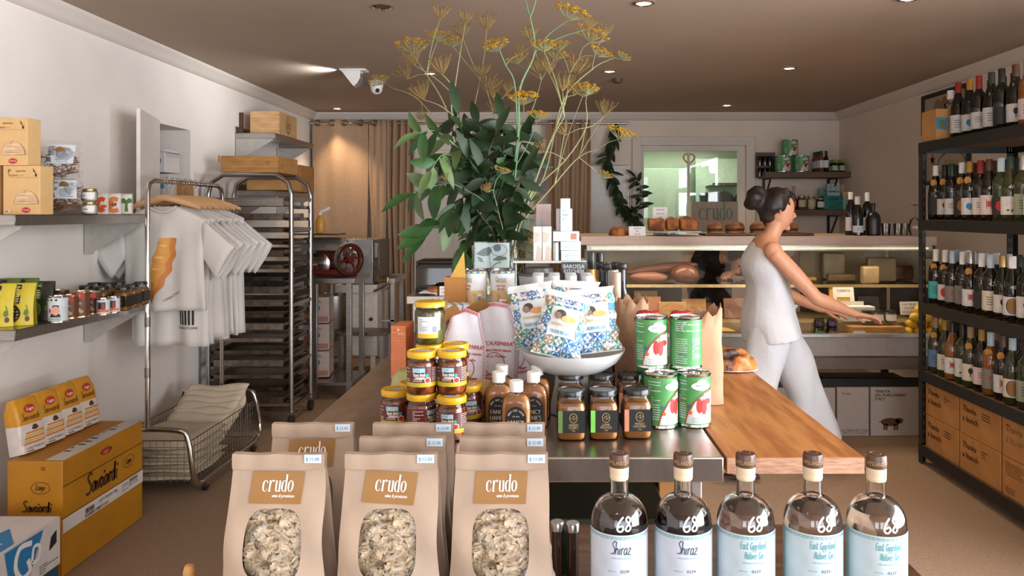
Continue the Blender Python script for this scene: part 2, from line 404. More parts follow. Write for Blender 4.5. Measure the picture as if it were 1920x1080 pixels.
HAND = {
 '6': [[(.42,1.0),(.2,.75),(.06,.35),(.12,.06),(.32,.0),(.46,.2),(.36,.42),(.12,.3)]],
 '8': [[(.42,.86),(.28,1.0),(.12,.82),(.3,.55),(.46,.25),(.3,.02),(.12,.18),(.28,.5),(.44,.76),(.42,.9)]],
 'S': [[(.5,1.18),(.34,1.3),(.12,1.05),(.28,.72),(.46,.4),(.3,.05),(.0,.1)]],
 'h': [[(.06,1.25),(.06,.6),(.05,0)],[(.06,.35),(.2,.62),(.34,.45),(.36,0)]],
 'i': [[(.06,.6),(.05,.1),(.12,0)],[(.07,.85),(.09,.88)]],
 'r': [[(.06,.62),(.06,0)],[(.06,.4),(.18,.62),(.3,.6)]],
 'a': [[(.36,.52),(.2,.64),(.04,.4),(.06,.08),(.22,.02),(.36,.3),(.37,.6)],[(.37,.6),(.37,.12),(.46,0)]],
 'z': [[(.02,.6),(.34,.6),(.04,.02),(.4,.03)]],
 'E': [[(.4,1.0),(.08,.98),(.06,.5),(.05,.02),(.42,.02)],[(.06,.52),(.34,.54)]],
 's': [[(.3,.6),(.12,.62),(.08,.42),(.28,.28),(.26,.04),(.02,.04)]],
 't': [[(.14,1.0),(.12,.2),(.22,.0),(.32,.1)],[(.0,.68),(.32,.7)]],
 'G': [[(.46,.85),(.28,1.0),(.06,.65),(.08,.15),(.32,.0),(.46,.3),(.28,.42)]],
 'p': [[(.06,.6),(.05,-.4)],[(.06,.35),(.2,.62),(.36,.42),(.24,.04),(.06,.12)]],
 'l': [[(.08,1.05),(.06,.15),(.16,0)]],
 'n': [[(.06,.62),(.05,0)],[(.06,.36),(.2,.62),(.34,.45),(.36,0)]],
 'd': [[(.34,.5),(.18,.62),(.04,.35),(.12,.03),(.3,.12),(.36,.5)],[(.37,1.1),(.36,.1),(.44,0)]],
 'N': [[(.05,0),(.08,1.0),(.4,.02),(.44,1.0)]],
 'v': [[(.02,.62),(.16,.02),(.34,.64)]],
 'e': [[(.06,.34),(.34,.36),(.26,.62),(.08,.5),(.06,.12),(.22,0),(.38,.12)]],
 'o': [[(.2,.62),(.04,.35),(.14,.02),(.34,.2),(.32,.52),(.2,.62)]],
 'L': [[(.3,1.1),(.12,.9),(.1,.3),(.0,.05),(.2,.08),(.5,.02)]],
 'g': [[(.34,.5),(.18,.62),(.04,.35),(.14,.06),(.32,.2),(.35,.58),(.34,-.3),(.1,-.38)]],
}
def hand(mb, st, cu, cv, h, mp, mi, wd=.07, shear=.1, align='c', xs=1.0):
    adv = {'i': .22, 'l': .24, 'r': .36, 't': .36, 's': .38}
    ws = [adv.get(ch, .5)*h*xs if ch != ' ' else .4*h*xs for ch in st]
    x = cu-sum(ws)/2 if align == 'c' else cu
    for ch, wdt in zip(st, ws):
        for s_ in HAND.get(ch, []):
            mb.stroke([(x+(p[0]*xs+p[1]*shear)*h, cv+p[1]*h) for p in s_], wd*h, mp, mi, sm=3)
        x += wdt
def scribble(mb, u0, u1, v0, v1, rows, mp, mi, seed=1, t=.5):
    """rows of short dashes: print too small to read"""
    rr = random.Random(seed); dv = (v1-v0)/rows
    for i in range(rows):
        u = u0; v = v1-(i+.5)*dv
        while u < u1:
            l = (u1-u0)*rr.uniform(.06, .2); e = min(u1, u+l)
            mb.rect(u, e, v-dv*t/2, v+dv*t/2, mp, mi); u = e+(u1-u0)*.03
            if rr.random() < .08: break
def barcode(mb, u0, u1, v0, v1, mp, mi, seed=3):
    rr = random.Random(seed); u = u0
    while u < u1:
        l = (u1-u0)*rr.choice((.015, .03, .045)); mb.rect(u, min(u1, u+l), v0, v1, mp, mi); u += l+(u1-u0)*rr.choice((.02, .035))
# ================================================================== the room
XL, XR, YB, YF, H = -2.33, 2.87, 7.37, YFR, 2.40
b = MB(); b.box(XL-.1, XR+.1, YF-.1, YB+.1, -.1, 0); struct(b.build('floor', M['carpet']))
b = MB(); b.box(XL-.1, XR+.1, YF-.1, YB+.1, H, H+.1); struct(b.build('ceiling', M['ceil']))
# left wall with a hatch opening
HY0, HY1, HZ0, HZ1 = 4.40, 4.86, 1.05, 1.95
b = MB(); b.box(XL-.12, XL, YF, HY0, 0, H); b.box(XL-.12, XL, HY1, YB, 0, H); b.box(XL-.12, XL, HY0, HY1, 0, HZ0); b.box(XL-.12, XL, HY0, HY1, HZ1, H)
struct(b.build('wall_left', M['wall']))
b = MB(); b.box(XL-.5, XL-.12, HY0-.02, HY0, HZ0-.02, HZ1+.02); b.box(XL-.5, XL-.12, HY1, HY1+.02, HZ0-.02, HZ1+.02)
b.box(XL-.5, XL-.12, HY0, HY1, HZ0-.02, HZ0); b.box(XL-.5, XL-.12, HY0, HY1, HZ1, HZ1+.02); b.box(XL-.52, XL-.5, HY0-.02, HY1+.02, HZ0-.02, HZ1+.02)
struct(b.build('wall_hatch_recess', M['wall']))
b = MB(); b.box(XR, XR+.1, YF, SWY0, 0, H); b.box(XR, XR+.1, SWY1, YB, 0, H); b.box(XR, XR+.1, SWY0, SWY1, 0, .5); b.box(XR, XR+.1, SWY0, SWY1, 2.35, H); struct(b.build('wall_right', M['wallR']))
b = MB()
for q in (SWY0, -1.07, SWY1-.05): b.box(XR+.02, XR+.06, q, q+.05, .5, 2.35)
for q in (.5, 2.30): b.box(XR+.02, XR+.06, SWY0, SWY1, q, q+.05)
o = struct(b.build('window_4', M['black'])); MB().box(XR+.035, XR+.04, SWY0, SWY1, .5, 2.35).build('pane', M['thin'], o)
# back wall with the kitchen window opening
WX0, WX1, WZ0, WZ1 = X(1202, YB), X(1398, YB), 1.16, Z(273, YB)
b = MB(); b.box(XL, WX0, YB, YB+.1, 0, H); b.box(WX1, XR, YB, YB+.1, 0, H); b.box(WX0, WX1, YB, YB+.1, 0, WZ0); b.box(WX0, WX1, YB, YB+.1, WZ1, H)
struct(b.build('wall_back', M['wallR']))
# shopfront wall behind the camera
b = MB(); zz = (.45, 2.3)
b.box(XL, XR, YF-.1, YF, 0, zz[0]); b.box(XL, XR, YF-.1, YF, zz[1], H)
for a0, a1 in ((XL, -2.0), (-.7, -.15), (2.45, XR)): b.box(a0, a1, YF-.1, YF, zz[0], zz[1])
struct(b.build('wall_front', M['wall']))
for i, (a0, a1) in enumerate(((-2.0, -.7), (-.15, 2.45))):
    b = MB()
    for q in (a0, a1-.05, (a0+a1)/2-.02): b.box(q, q+.05, YF-.06, YF-.01, zz[0], zz[1])
    for q in (zz[0], zz[1]-.05): b.box(a0, a1, YF-.06, YF-.01, q, q+.05)
    o = b.build('window_%d' % (i+2), M['black']); struct(o)
    MB().box(a0, a1, YF-.04, YF-.035, zz[0], zz[1]).build('pane', M['thin'], o)
# cornices
def cornice(name, p0, p1, inw):
    b = MB(); prof = [(0, 0), (0, -.075), (.012, -.075), (.03, -.05), (.06, -.02), (.07, -.012), (.07, 0)]
    P0, P1 = Vector(p0), Vector(p1); vs = []
    for P in (P0, P1):
        for u, v in prof: vs.append((P.x+inw[0]*u, P.y+inw[1]*u, H+v-.001))
    n = len(prof); b.add(vs, [(i, i+1, n+i+1, n+i) for i in range(n-1)])
    struct(b.build(name, M['cornice'], ang=60))
cornice('trim_1', (XL, YF, 0), (XL, YB, 0), (1, 0)); cornice('trim_2', (XR, YF, 0), (XR, YB, 0), (-1, 0)); cornice('trim_3', (XL, YB, 0), (XR, YB, 0), (0, -1))
b = MB(); b.box(XL, XL+.015, YF, YB, 0, .09); struct(b.build('baseboard_left', M['cornice']))
b = MB(); b.box(XR-.015, XR, YF, YB, 0, .09); struct(b.build('baseboard_right', M['cornice']))
b = MB(); b.box(XL, XR, YB-.015, YB, 0, .09); struct(b.build('baseboard_back', M['cornice']))
# kitchen window frame, glass, film with cut-out letters
b = MB(); t = .05
b.box(WX0-.09, WX0, YB-.03, YB+.0, WZ0-.09, WZ1+.09); b.box(WX1, WX1+.09, YB-.03, YB, WZ0-.09, WZ1+.09); b.box(WX0, WX1, YB-.03, YB, WZ1, WZ1+.09); b.box(WX0, WX1, YB-.03, YB, WZ0-.09, WZ0)
win = struct(b.build('window_1', M['cornice'], bevel=.004))
b = MB(); b.box(WX0, WX0+.03, YB+.02, YB+.06, WZ0, WZ1); b.box(WX1-.07, WX1, YB+.02, YB+.06, WZ0, WZ1); b.box(WX0+.03, WX1-.07, YB+.02, YB+.06, WZ1-.05, WZ1); b.box(WX0+.03, WX1-.07, YB+.02, YB+.06, WZ0, WZ0+.04)
xm = X(1292, YB); b.box(xm-.012, xm+.012, YB+.021, YB+.034, WZ0+.04, WZ1-.05)
b.build('sash', M['cornice'], win)
MB().box(WX0+.03, WX1-.07, YB+.035, YB+.04, WZ0, WZ1-.05).build('pane', M['thin'], win)
mp = lambda u, v: (u, YB+.03, v)
b = MB(); b.rect(X(1298, YB), X(1392, YB), Z(437, YB), Z(378, YB), mp, 0)
serif(b, 'crudo', X(1343, YB), Z(411, YB), .11, lambda u, v: (u, YB+.027, v), 1)
b.build('frosted_sign', [flat((150, 140, 134)), flat((92, 104, 88), .4)], win)
b = MB(); hx, hz = X(1293, YB), Z(297, YB)
b.stroke([(hx+.055*math.sin(t_)**3*1.0, hz+.045*(math.cos(t_)*1.15-.35*math.cos(2*t_)-.15*math.cos(3*t_)-.08*math.cos(4*t_))) for t_ in [i*PI/12 for i in range(24)]], .014, lambda u, v: (u, YB+.028, v), 0, sm=0, closed=True)
b.build('heart_sticker', flat((206, 120, 84)), win)
# kitchen beyond
kx0, kx1, ky = .2, 3.0, 9.6
b = MB(); b.box(kx0-.05, kx0, YB+.1, ky, 0, 2.45); b.box(kx1, kx1+.05, YB+.1, ky, 0, 2.45); b.box(kx0, kx1, ky, ky+.05, 0, 2.45); b.box(kx0, kx1, YB+.1, ky, 2.4, 2.45); b.box(kx0, kx1, YB+.1, ky, -.05, 0)
struct(b.build('wall_kitchen', mat('kitchen_wall', S(176, 188, 158), .7, vary=.02)))
area('kitchen_light', (1.5, 8.7, 2.3), (1.2, .6), (0, 0, 0), 26, (.86, 1.0, .84))
b = MB(); b.box(X(1202, 9.3), X(1290, 9.3), 9.2, 9.58, 0.001, Z(316, 9.3)); tag(b.build('kitchen_cool_room', flat((150, 160, 140)), bevel=.01), 'dull green metal cabinet in the kitchen beyond the window', 'cabinet')
b = MB(); b.box(X(1308, 9.3), 2.9, 9.42, 9.5, .002, Z(296, 9.3)); o = tag(b.build('kitchen_board', flat((206, 216, 196)), bevel=.004), 'pale wall panel seen at right through the kitchen window', 'panel')
b = MB(); b.box(X(1336, 9.0), X(1400, 9.0), 8.98, 9.0, Z(343, 9)-.03, Z(343, 9)); rail = tag(b.build('utensil_rail', M['steeld']), 'metal utensil rail on the kitchen wall', 'rail')
b = MB(); b.box(X(1336, 9.0), X(1400, 9.0), 9.0, 9.42, Z(343, 9)-.03, Z(343, 9)-.02); b.build('bracket', M['steeld'], rail)
for px, col, nm, lb in ((1358, (30, 32, 34), 'frying_pan', 'black pan hanging from the kitchen utensil rail'), (1393, (44, 34, 32), 'colander', 'dark round pan beside a green scoop on the kitchen rail')):
    t = thing(nm, lb, 'pan', (X(px, 8.94), 8.94, Z(345, 8.94)))
    MB().tube([(0, 0, 0), (0, 0, -.12)], .008, 6).build('handle', M['steeld'], t)
    b = MB(); b.T = Matrix.Rotation(PI/2, 4, 'X'); b.lathe([(0, 0), (.09, 0), (.11, .03), (.115, .03), (.09, -.006)], 24, (0, -.2, 0)); b.build('bowl', flat(col, .4), t)
for i, px in enumerate((1320, 1334, 1345)):
    t = thing('kitchen_tub', ['small dark tub on the kitchen bench', 'middle tub on the kitchen bench', 'tub under the hanging pan'][i], 'tub', (X(px, 8.7), 8.7, Z(379, 8.7)))
    MB().lathe([(.05, 0), (.06, .11), (.055, .11), (.047, .004), (0, .004)], 16).build('body', flat((56, 56, 50), .4), t)
b = MB(); b.box(X(1298, 8.8), X(1420, 8.8), 8.5, 9.1, 1.0, Z(379, 8.7)); tag(b.build('kitchen_bench', M['steel'], bevel=.005), 'steel bench in the kitchen beyond the window', 'bench')

# left wall hatch shutter leaf
hp = Vector((XL+.02, HY0, 0)); tp = Vector((-2.153, 3.9, 0)); d = (tp-hp).normalized(); n = Vector((d.y, -d.x, 0))
b = MB(); vs = []
for z in (HZ0, HZ1+.01):
    for p in (hp, tp, tp-n*.02, hp-n*.02): vs.append((p.x, p.y, z))
b.add(vs, [(0, 1, 2, 3), (7, 6, 5, 4), (0, 4, 5, 1), (1, 5, 6, 2), (2, 6, 7, 3), (3, 7, 4, 0)])
o = struct(b.build('door_2', M['wall'], bevel=.003))
# door behind the foliage
b = MB(); dx0, dx1 = -1.25, .02
b.box(dx0-.07, dx0, YB-.03, YB-.001, 0, 2.1); b.box(dx1, dx1+.07, YB-.03, YB-.001, 0, 2.1); b.box(dx0, dx1, YB-.03, YB-.001, 2.03, 2.1)
dr = struct(b.build('door_1', M['cornice'], bevel=.004))
b = MB(); n_ = 8
for i in range(n_): b.box(dx0+(dx1-dx0)*i/n_+.004, dx0+(dx1-dx0)*(i+1)/n_-.004, YB-.02, YB-.002, .02, 1.55)
b.box(dx0, dx1, YB-.014, YB-.002, 0, 1.56); b.build('boards', M['cornice'], dr)
MB().box(dx0+.05, dx1-.05, YB-.012, YB-.006, 1.6, 2.0).build('pane', flat((92, 78, 68), .15), dr)

# ------------------------------------------------------------------ ceiling fittings
def downlight(px, py, lit, label, pw=30):
    D = dep(py, H) if py != 400 else 5
    x = X(px, D); t = thing('ceiling_light', label, 'ceiling light', (x, D, H), 0, 'recessed ceiling lights')
    MB().lathe([(.036, -.002), (.05, -.002), (.052, -.006), (.040, -.009), (.036, -.003)], 24, cap=False).build('trim_ring', M['chrome'], t)
    MB().lathe([(0, -.004), (.035, -.004)], 20, cap=False).build('bulb', M['warmled'] if lit else flat((70, 62, 56), .2), t, label=None if lit else 'unlit bulb')
    if lit:
        spot((x, D, H-.02), (x, D, 0), pw, (1, .74, .48), 1.5, .8, .03)
for a in ((1207, 5, 1, 'lit recessed ceiling light at the top edge above the jars'), (718, 12, 0, 'unlit recessed ceiling light above the tall seed heads', ),
          (1143, 133, 1, 'lit recessed ceiling light right of the flower stems'), (806, 137, 1, 'lit recessed ceiling light seen through the seed heads'),
          (1480, 127, 1, 'lit recessed ceiling light above the dark-haired person'), (1363, 197, 1, 'small lit ceiling light above the kitchen window'),
          (1704, -4, 1, 'lit ceiling light cut by the top edge near the wine rack')): downlight(*a)
downlight(632, 203, 1, 'lit ceiling light close to the linen curtain', 40)
b = MB(); D = dep(148, H); b.lathe([(0, -.03), (.03, -.03), (.04, -.012), (.04, 0)], 20, (X(1158, D), D, H)); tag(b.build('smoke_detector', flat((80, 66, 56))), 'small dark round sensor on the ceiling right of the stems', 'detector')
# emergency floodlight with its beam
D = 5.15; ex = X(664, D)
t = thing('emergency_light', 'white angled emergency light on the ceiling', 'emergency light', (ex, D, H))
b = MB(); b.box(-.09, .09, -.05, .05, -.012, 0); b.build('base_plate', M['white'], t, bevel=.002)
b = MB(); b.prism([(-.08, -.012), (.05, -.012), (.052, -.06), (.03, -.1), (.005, -.12)], -.045, .045, lambda u, v, w_: (u, w_, v)); b.build('housing', M['white'], t, bevel=.003)
b = MB(); b.prism([(.055, -.03), (.075, -.06), (.045, -.125), (.02, -.115)], -.04, .04, lambda u, v, w_: (u, w_, v)); b.build('grille', flat((120, 112, 104), .4, metal=.5), t)
spot((ex-.11, D, H-.05), (ex-1.0, D-.1, H-.05), 15, (.95, .98, 1), 2.0, 1.0, .03)
D = 5.6; t = thing('security_camera', 'white dome security camera on the ceiling', 'security camera', (X(706, D), D, H))
MB().lathe([(.05, 0), (.05, -.03), (.046, -.05)], 24).build('mount', M['white'], t)
b = MB(); b.ball((0, 0, -.055), .044, 20); b.build('dome', M['white'], t)
b = MB(); b.ball((.016, -.036, -.074), .016, 12); b.build('lens', M['blackp'], t)

# ------------------------------------------------------------------ curtains
rodz = Z(231, 7.25)
t = thing('curtain_rod', 'long chrome curtain rod along the back wall', 'curtain rod', (0, 7.25, rodz))
MB().tube([(X(580, 7.25), 0, 0), (X(1178, 7.25), 0, 0)], .012, 12).build('rod', M['chrome'], t)
for px in (700, 1010, 1176):
    MB().tube([(X(px, 7.25), .12, 0), (X(px, 7.25), 0, 0)], .008, 8).build('bracket', M['chrome'], t)
def curtain(name, label, px0, px1, folds, amp, eye, bottom, seed, zt=.03):
    x0, x1 = X(px0, 7.25), X(px1, 7.25); rr = random.Random(seed); ph = [rr.uniform(0, 6) for _ in range(3)]
    t = thing(name, label, 'curtain', ((x0+x1)/2, 7.25, bottom)); cx = (x0+x1)/2
    hh = rodz+zt-bottom
    def fn(u, v):
        s_ = math.sin(u*folds*2*PI+ph[0]); y = amp*s_*(.75+.25*v)+.008*math.sin(u*17+ph[1]+v*3)+.006*math.sin(v*9+u*5+ph[2])
        return (x0-cx+(x1-x0)*u+.01*math.sin(v*5+u*4), y-.005, v*hh)
    b = MB(); b.grid(fn, max(40, int(folds*14)), 24); b.build('fabric', M['curtain'], t, solid=.003)
    for e in eye:
        b = MB(); rx = X(e, 7.25)-cx; b.T = Matrix.Translation((rx, -.03, rodz-bottom)) @ Matrix.Rotation(PI/2, 4, 'X')
        pts = [(.026*math.cos(a*PI/8), .026*math.sin(a*PI/8), 0) for a in range(16)]
        b.tube(pts, .006, 6, closed=True); b.build('eyelet', M['steeld'], t)
curtain('linen_curtain', 'flat brown linen curtain in the lamp light at left', 586, 689, 1.3, .022, (598, 625, 648, 678), .25, 4)
curtain('linen_curtain', 'shadowed linen panel between the lit curtain and the gathered folds', 693, 724, .6, .02, (704,), .25, 7)
curtain('linen_curtain', 'gathered linen curtain left of the foliage', 728, 776, 4.2, .035, (), .25, 5)
curtain('linen_curtain', 'gathered linen curtain right of the foliage', 1028, 1106, 5.0, .035, (), .25, 6)
# ================================================================== LEFT SIDE
def wall_shelf(name, label, y0, y1, z, near_box=False, dx=.3, brk=None):
    t = thing(name, label, 'shelf', (XL+.002, y0, z)); L = y1-y0
    b = MB(); b.box(0, dx, 0, L, -.004, 0); b.box(dx-.004, dx, 0, L, -.042, 0); b.box(0, dx, 0, .004, -.042, 0); b.box(0, dx, L-.004, L, -.042, 0)
    b.box(0, .004, 0, L, 0, .05); b.build('shelf_top', M['steel'], t, bevel=.0015)
    for q in (brk or (.06, L-.06)):
        b = MB(); b.prism([(.004, -.043), (dx-.02, -.043), (dx-.02, -.055), (.03, -.2), (.004, -.2)], q, q+.004, lambda u, v, w_: (u, w_, v))
        b.box(.004, .03, q+.005, q+.035, -.2, -.043); b.build('bracket', M['bracket'], t)
        b = MB(); b.ball((.03, q+.01, -.19), .004, 8); b.ball((.03, q+.025, -.19), .004, 8); b.build('screw', M['steeld'], t)
    return t
SY0, SY1 = 2.84, 3.79
ST, SL = 1.405, .965      # heights of the two shelves
wall_shelf('wall_shelf', 'upper steel shelf on the left wall, under the kraft boxes', SY0, SY1, ST, brk=(.06, .9))
wall_shelf('wall_shelf', 'lower steel shelf on the left wall, under the tins and pouches', SY0, SY1, SL, brk=(.06, .9))

def kraft_pasta_box(label, loc, w_, d_, h_, rz=0):
    t = thing('kraft_box', label, 'box', loc, rz, 'kraft boxes with arched windows')
    b = MB(); b.box(-w_/2, w_/2, 0, d_, 0, h_); b.build('carton', mat('kraft_carton', S(214, 174, 118), .6, vary=.02), t, bevel=.002)
    p = plane(.0012); b = MB()
    b.poly([(.02+.05*math.cos(a), .042+.055*math.sin(a)) for a in [i*PI/14 for i in range(15)]], p, 0)
    b.build('window', flat((168, 128, 84), .5), t)
    b = MB(); rr = random.Random(int(loc[1]*100))
    for i in range(11):
        zz_ = .046+i*.0047; ww = .05*math.sqrt(max(0, 1-((zz_-.042)/.055)**2))
        b.stroke([(.02-ww*.95, zz_), (.02-ww*.3, zz_+rr.uniform(-.002, .003)), (.02+ww*.4, zz_+rr.uniform(-.002, .002)), (.02+ww*.9, zz_)], .0036, plane(.0022), 0)
    b.build('pasta', flat((226, 190, 150), .5), t)
    b = MB(); b.ell(.018, .018, .017, .011, p, 0); b.text('Cherubi', .018, .019, .006, plane(.002), 1, w=.026)
    b.text('P', -w_*.32, h_-.022, .018, p, 2); b.text('epaneta', -w_*.02, h_-.02, .009, p, 2, shear=.15); b.text('& paste', -w_*.22, h_-.037, .009, p, 2, shear=.15)
    b.text('fusilli', .0, h_-.038, .006, p, 3); b.rect(-.05, w_/2-.008, h_-.0475, h_-.0468, p, 2)
    b.stroke([(w_/2-.028, h_-.012), (w_/2-.018, h_-.03), (w_/2-.016, h_-.042)], .003, p, 2); b.ell(w_/2-.016, h_-.038, .004, .006, p, 2, n=10); b.ell(w_/2-.024, h_-.022, .003, .003, p, 2, n=8)
    b.rect(-w_*.42, -w_*.36, .011, .015, p, 4); b.rect(-w_*.36, -w_*.3, .011, .015, p, 1); b.rect(-w_*.3, -w_*.24, .011, .015, p, 3)
    b.build('print', [M['red'], M['white'], M['inkb'], flat((226, 140, 90)), M['green']], t)
bw = .17
D1 = 2.98
kraft_pasta_box('lower kraft pasta box with an arched window, bottom of the stack on the upper shelf', (X(47, D1+.02), D1, ST), .148, .08, .195)
kraft_pasta_box('kraft pasta box cut by the left picture edge, beside the lower windowed box', (X(-25, D1+.02)-.01, D1-.02, ST), .14, .08, .195)
kraft_pasta_box('upper kraft pasta box resting on the two boxes beside the noodle packets', (X(16, D1), D1, ST+.196), .15, .08, .19)

def noodle_bag(label, loc, rx, rz, seed, w_=.15, h_=.19):
    t = thing('noodle_bag', label, 'packet', loc, rz, 'clear packets of brown noodles'); t.rotation_euler = (rx, 0, rz)
    rr = random.Random(seed); b = MB()
    for i in range(70):
        cx, cz = rr.uniform(-w_*.36, w_*.36), rr.uniform(.02, h_*.62); a = rr.uniform(0, PI); L = rr.uniform(.02, .04); y0 = rr.uniform(-.018, .018)
        b.tube([(cx-L*math.cos(a), y0, cz-L*math.sin(a)*.5), (cx, y0+rr.uniform(-.012, .012), cz+rr.uniform(-.012, .012)), (cx+L*math.cos(a), y0, cz+L*math.sin(a)*.5)], .0016, 4, smooth=3)
    o = b.build('noodles', flat((150, 108, 74), .6), t); o['kind'] = 'stuff'
    def fn(u, v, s_):
        th = .026*(math.sin(PI*u)**.6)*(math.sin(PI*min(1, v*1.15))**.7 if v < .87 else 0)
        return ((u-.5)*w_+.004*math.sin(v*22), s_*(th+.001)+.003*math.sin(u*9+v*7), v*h_)
    b = MB(); b.grid(lambda u, v: fn(u, v, -1), 12, 16); b.grid(lambda u, v: fn(u, v, 1), 12, 16); b.build('wrapper', M['film2'], t)
    b = MB(); mp = lambda u, v: fn(u/w_+.5, v/h_, -1)[:1]+(fn(u/w_+.5, v/h_, -1)[1]-.005, v)
    b.rect(-.045, .06, .065, .15, mp, 0, n=6); b.poly([(.0+.02*math.cos(a)+.01, .118+.022*math.sin(a)) for a in [i*PI/10 for i in range(11)]], lambda u, v: (mp(u, v)[0], mp(u, v)[1]-.001, v), 1)
    q = lambda u, v: (mp(u, v)[0], mp(u, v)[1]-.0012, v)
    scribble(b, -.04, -.012, .1, .145, 6, q, 2, seed); barcode(b, -.04, -.02, .07, .092, q, 2); scribble(b, .0, .05, .07, .108, 5, q, 3, seed+1)
    b.build('label', [M['paper'], M['gold'], M['ink'], flat((150, 160, 170))], t)
noodle_bag('lower clear packet of brown noodles with a sun label, beside the small jars', (X(118, 3.22), 3.22, ST+.002), -.05, .12, 3)
noodle_bag('upper clear packet of brown noodles lying on top of the lower packets', (X(104, 3.18), 3.2, ST+.15), -.12, .15, 4, .16, .17)
noodle_bag('clear packet of brown noodles wedged behind the kraft boxes', (X(86, 3.3), 3.33, ST+.002), 0, .1, 5, .13, .3)
def lidded_jar(label, loc, r, h, lid, fill, group, lidh=.012, lab=None, txt=None, sq=0, rz=0, n=22, cat='jar', name='glass_jar', fillm=None):
    t = thing(name, label, cat, loc, rz, group)
    MB().lathe([(r*.86, 0), (r*.97, .003), (r, .01), (r, h*.72), (r*.9, h*.83), (r*.8, h*.87), (r*.8, h-.002)], n, squ=sq).build('body', fillm or M['thinjar'], t)
    MB().lathe([(0, .004), (r*.9, .004), (r*.95, .01), (r*.95, h*.7), (r*.8, h*.8), (0, h*.8)], n, cap=False, squ=sq).build('contents', fill, t)
    b = MB(); rl = r*.88; b.lathe([(rl*.98, h-lidh), (rl, h-lidh+.001), (rl, h-.0015), (rl*.97, h), (rl*.86, h), (rl*.84, h-.001), (0, h-.001)], n, cap=False); b.build('lid', lid, t)
    if lab:
        b = MB(); mp = cyl(r+.0008); z0, z1 = lab[1]
        b.rect(-r*lab[2], r*lab[2], z0*h, z1*h, mp, 0, n=14)
        if txt:
            for i, (s_, c_, hh) in enumerate(txt): b.text(s_, 0, (z0+(z1-z0)*c_)*h, hh, cyl(r+.0014), 1, w=None)
        b.build('label', [lab[0], M['ink']], t)
    return t
M['thinjar'] = thin('jar_glass', (.96, .97, .96), .02, 1.3)
for i, z in enumerate((0, .058)):
    lidded_jar(['lower small pale jar with a gold lid on the upper shelf', 'small pale jar with a gold lid stacked on another'][i], (X(168, 3.3), 3.3, ST+z), .032, .056, mat('gold_lid', (.62, .46, .22), .3, .9), flat((206, 196, 178)), 'small stacked jars', lab=(M['white'], (.2, .7), 1.2), txt=[('tea', .5, .012)] if i == 0 else None)
# letter cards
def letter(px, D, col, kind, label, back):
    t = thing('letter_card', label, 'card', (X(px, D), D, ST+.001), .05, 'painted letter cards'); w_, h_ = .030, .097
    MB().box(-w_, w_, 0, .006, 0, h_).build('card', back, t, bevel=.001)
    b = MB(); p = plane(.001); b.rect(-w_+.004, w_-.004, .006, h_-.006, p, 0); p = plane(.002)
    if kind == 'G': b.stroke([(.016, .064), (.0, .07), (-.014, .055), (-.014, .032), (.0, .018), (.014, .026)], .02, p, 1); b.rect(-.002, .024, .03, .043, p, 1)
    if kind == 'E': b.stroke([(.018, .066), (.0, .072), (-.016, .064), (-.018, .052), (.0, .046), (-.018, .036), (-.018, .024), (.0, .016), (.02, .022)], .02, p, 1); b.ell(.008, .046, .005, .007, p, 2)
    if kind == 'T': b.poly([(-.006, .012), (.012, .012), (.008, .05), (.03, .056), (.03, .07), (.014, .076), (.003, .066), (-.008, .076), (-.026, .07), (-.024, .054), (-.002, .05)], p, 1)
    b.build('painted_letter', [flat((236, 230, 222)), col, M['blue']], t)
letter(190, 3.42, flat((226, 92, 46)), 'G', 'card with a red painted letter beside the small jars', flat((222, 208, 196)))
letter(214, 3.47, flat((228, 134, 78)), 'E', 'middle card with an orange painted letter E', flat((222, 208, 196)))
letter(236, 3.52, flat((84, 128, 66)), 'T', 'card with a green painted letter T, last in the row', flat((196, 192, 160)))

# lower shelf: pouches, tins, jars
def pouch(px, D, body, acc, label, w_=.13, h_=.165, seed=1, deco=0):
    t = thing('foil_pouch', label, 'pouch', (X(px, D), D, SL+.001), .12, 'olive pouches')
    def fn(u, v, s_):
        th = .03*(1-v)**.6*math.sin(PI*(.06+.88*u))**.5+.001
        return ((u-.5)*w_*(1-.08*math.sin(PI*v)), s_*th+.03*v*.3, v*h_)
    b = MB(); b.grid(lambda u, v: fn(u, v, -1), 10, 10); b.grid(lambda u, v: fn(u, v, 1), 10, 10); b.add([fn(0, 0, -1), fn(1, 0, -1), fn(1, 0, 1), fn(0, 0, 1)], [(0, 3, 2, 1)])
    b.build('bag', body, t)
    mp = lambda u, v: (lambda q: (q[0], q[1]-.0015, q[2]))(fn(u/w_+.5, v/h_, -1)); m2 = lambda u, v: (lambda q: (q[0], q[1]-.0025, q[2]))(fn(u/w_+.5, v/h_, -1))
    b = MB(); b.rect(-.012, .014, .085, h_-.006, mp, 1); scribble(b, -.008, .01, .09, .155, 7, m2, 2, seed, .5)
    rr = random.Random(seed); b.ell(-.02, .045, .042, .038, mp, 1 if deco == 0 else 3, n=26)
    for i in range(6):
        for j in range(5):
            u, v = -.046+i*.011, .018+j*.012
            if (u+.02)**2+(v-.045)**2 < .034**2: b.ell(u+rr.uniform(-.002, .002), v, .0032, .0026, m2, 0 if deco == 0 else 1, n=7)
    b.ell(.042, .05, .009, .013, mp, 3, n=10); b.ell(.046, .026, .008, .011, mp, 4, n=10); b.stroke([(.04, .08), (.046, .06)], .004, mp, 3)
    b.build('print', [body, acc, M['white'], flat((96, 128, 40)), flat((96, 62, 56))], t)
Y1 = flat((206, 186, 44), .4); G1 = flat((92, 112, 40), .4); K1 = flat((46, 46, 34), .4)
pouch(34, 2.98, Y1, M['ink'], 'yellow pouch with a dark olive print, right one of the two yellow pouches', seed=2)
pouch(-4, 2.94, Y1, M['ink'], 'yellow pouch cut by the left picture edge', seed=3)
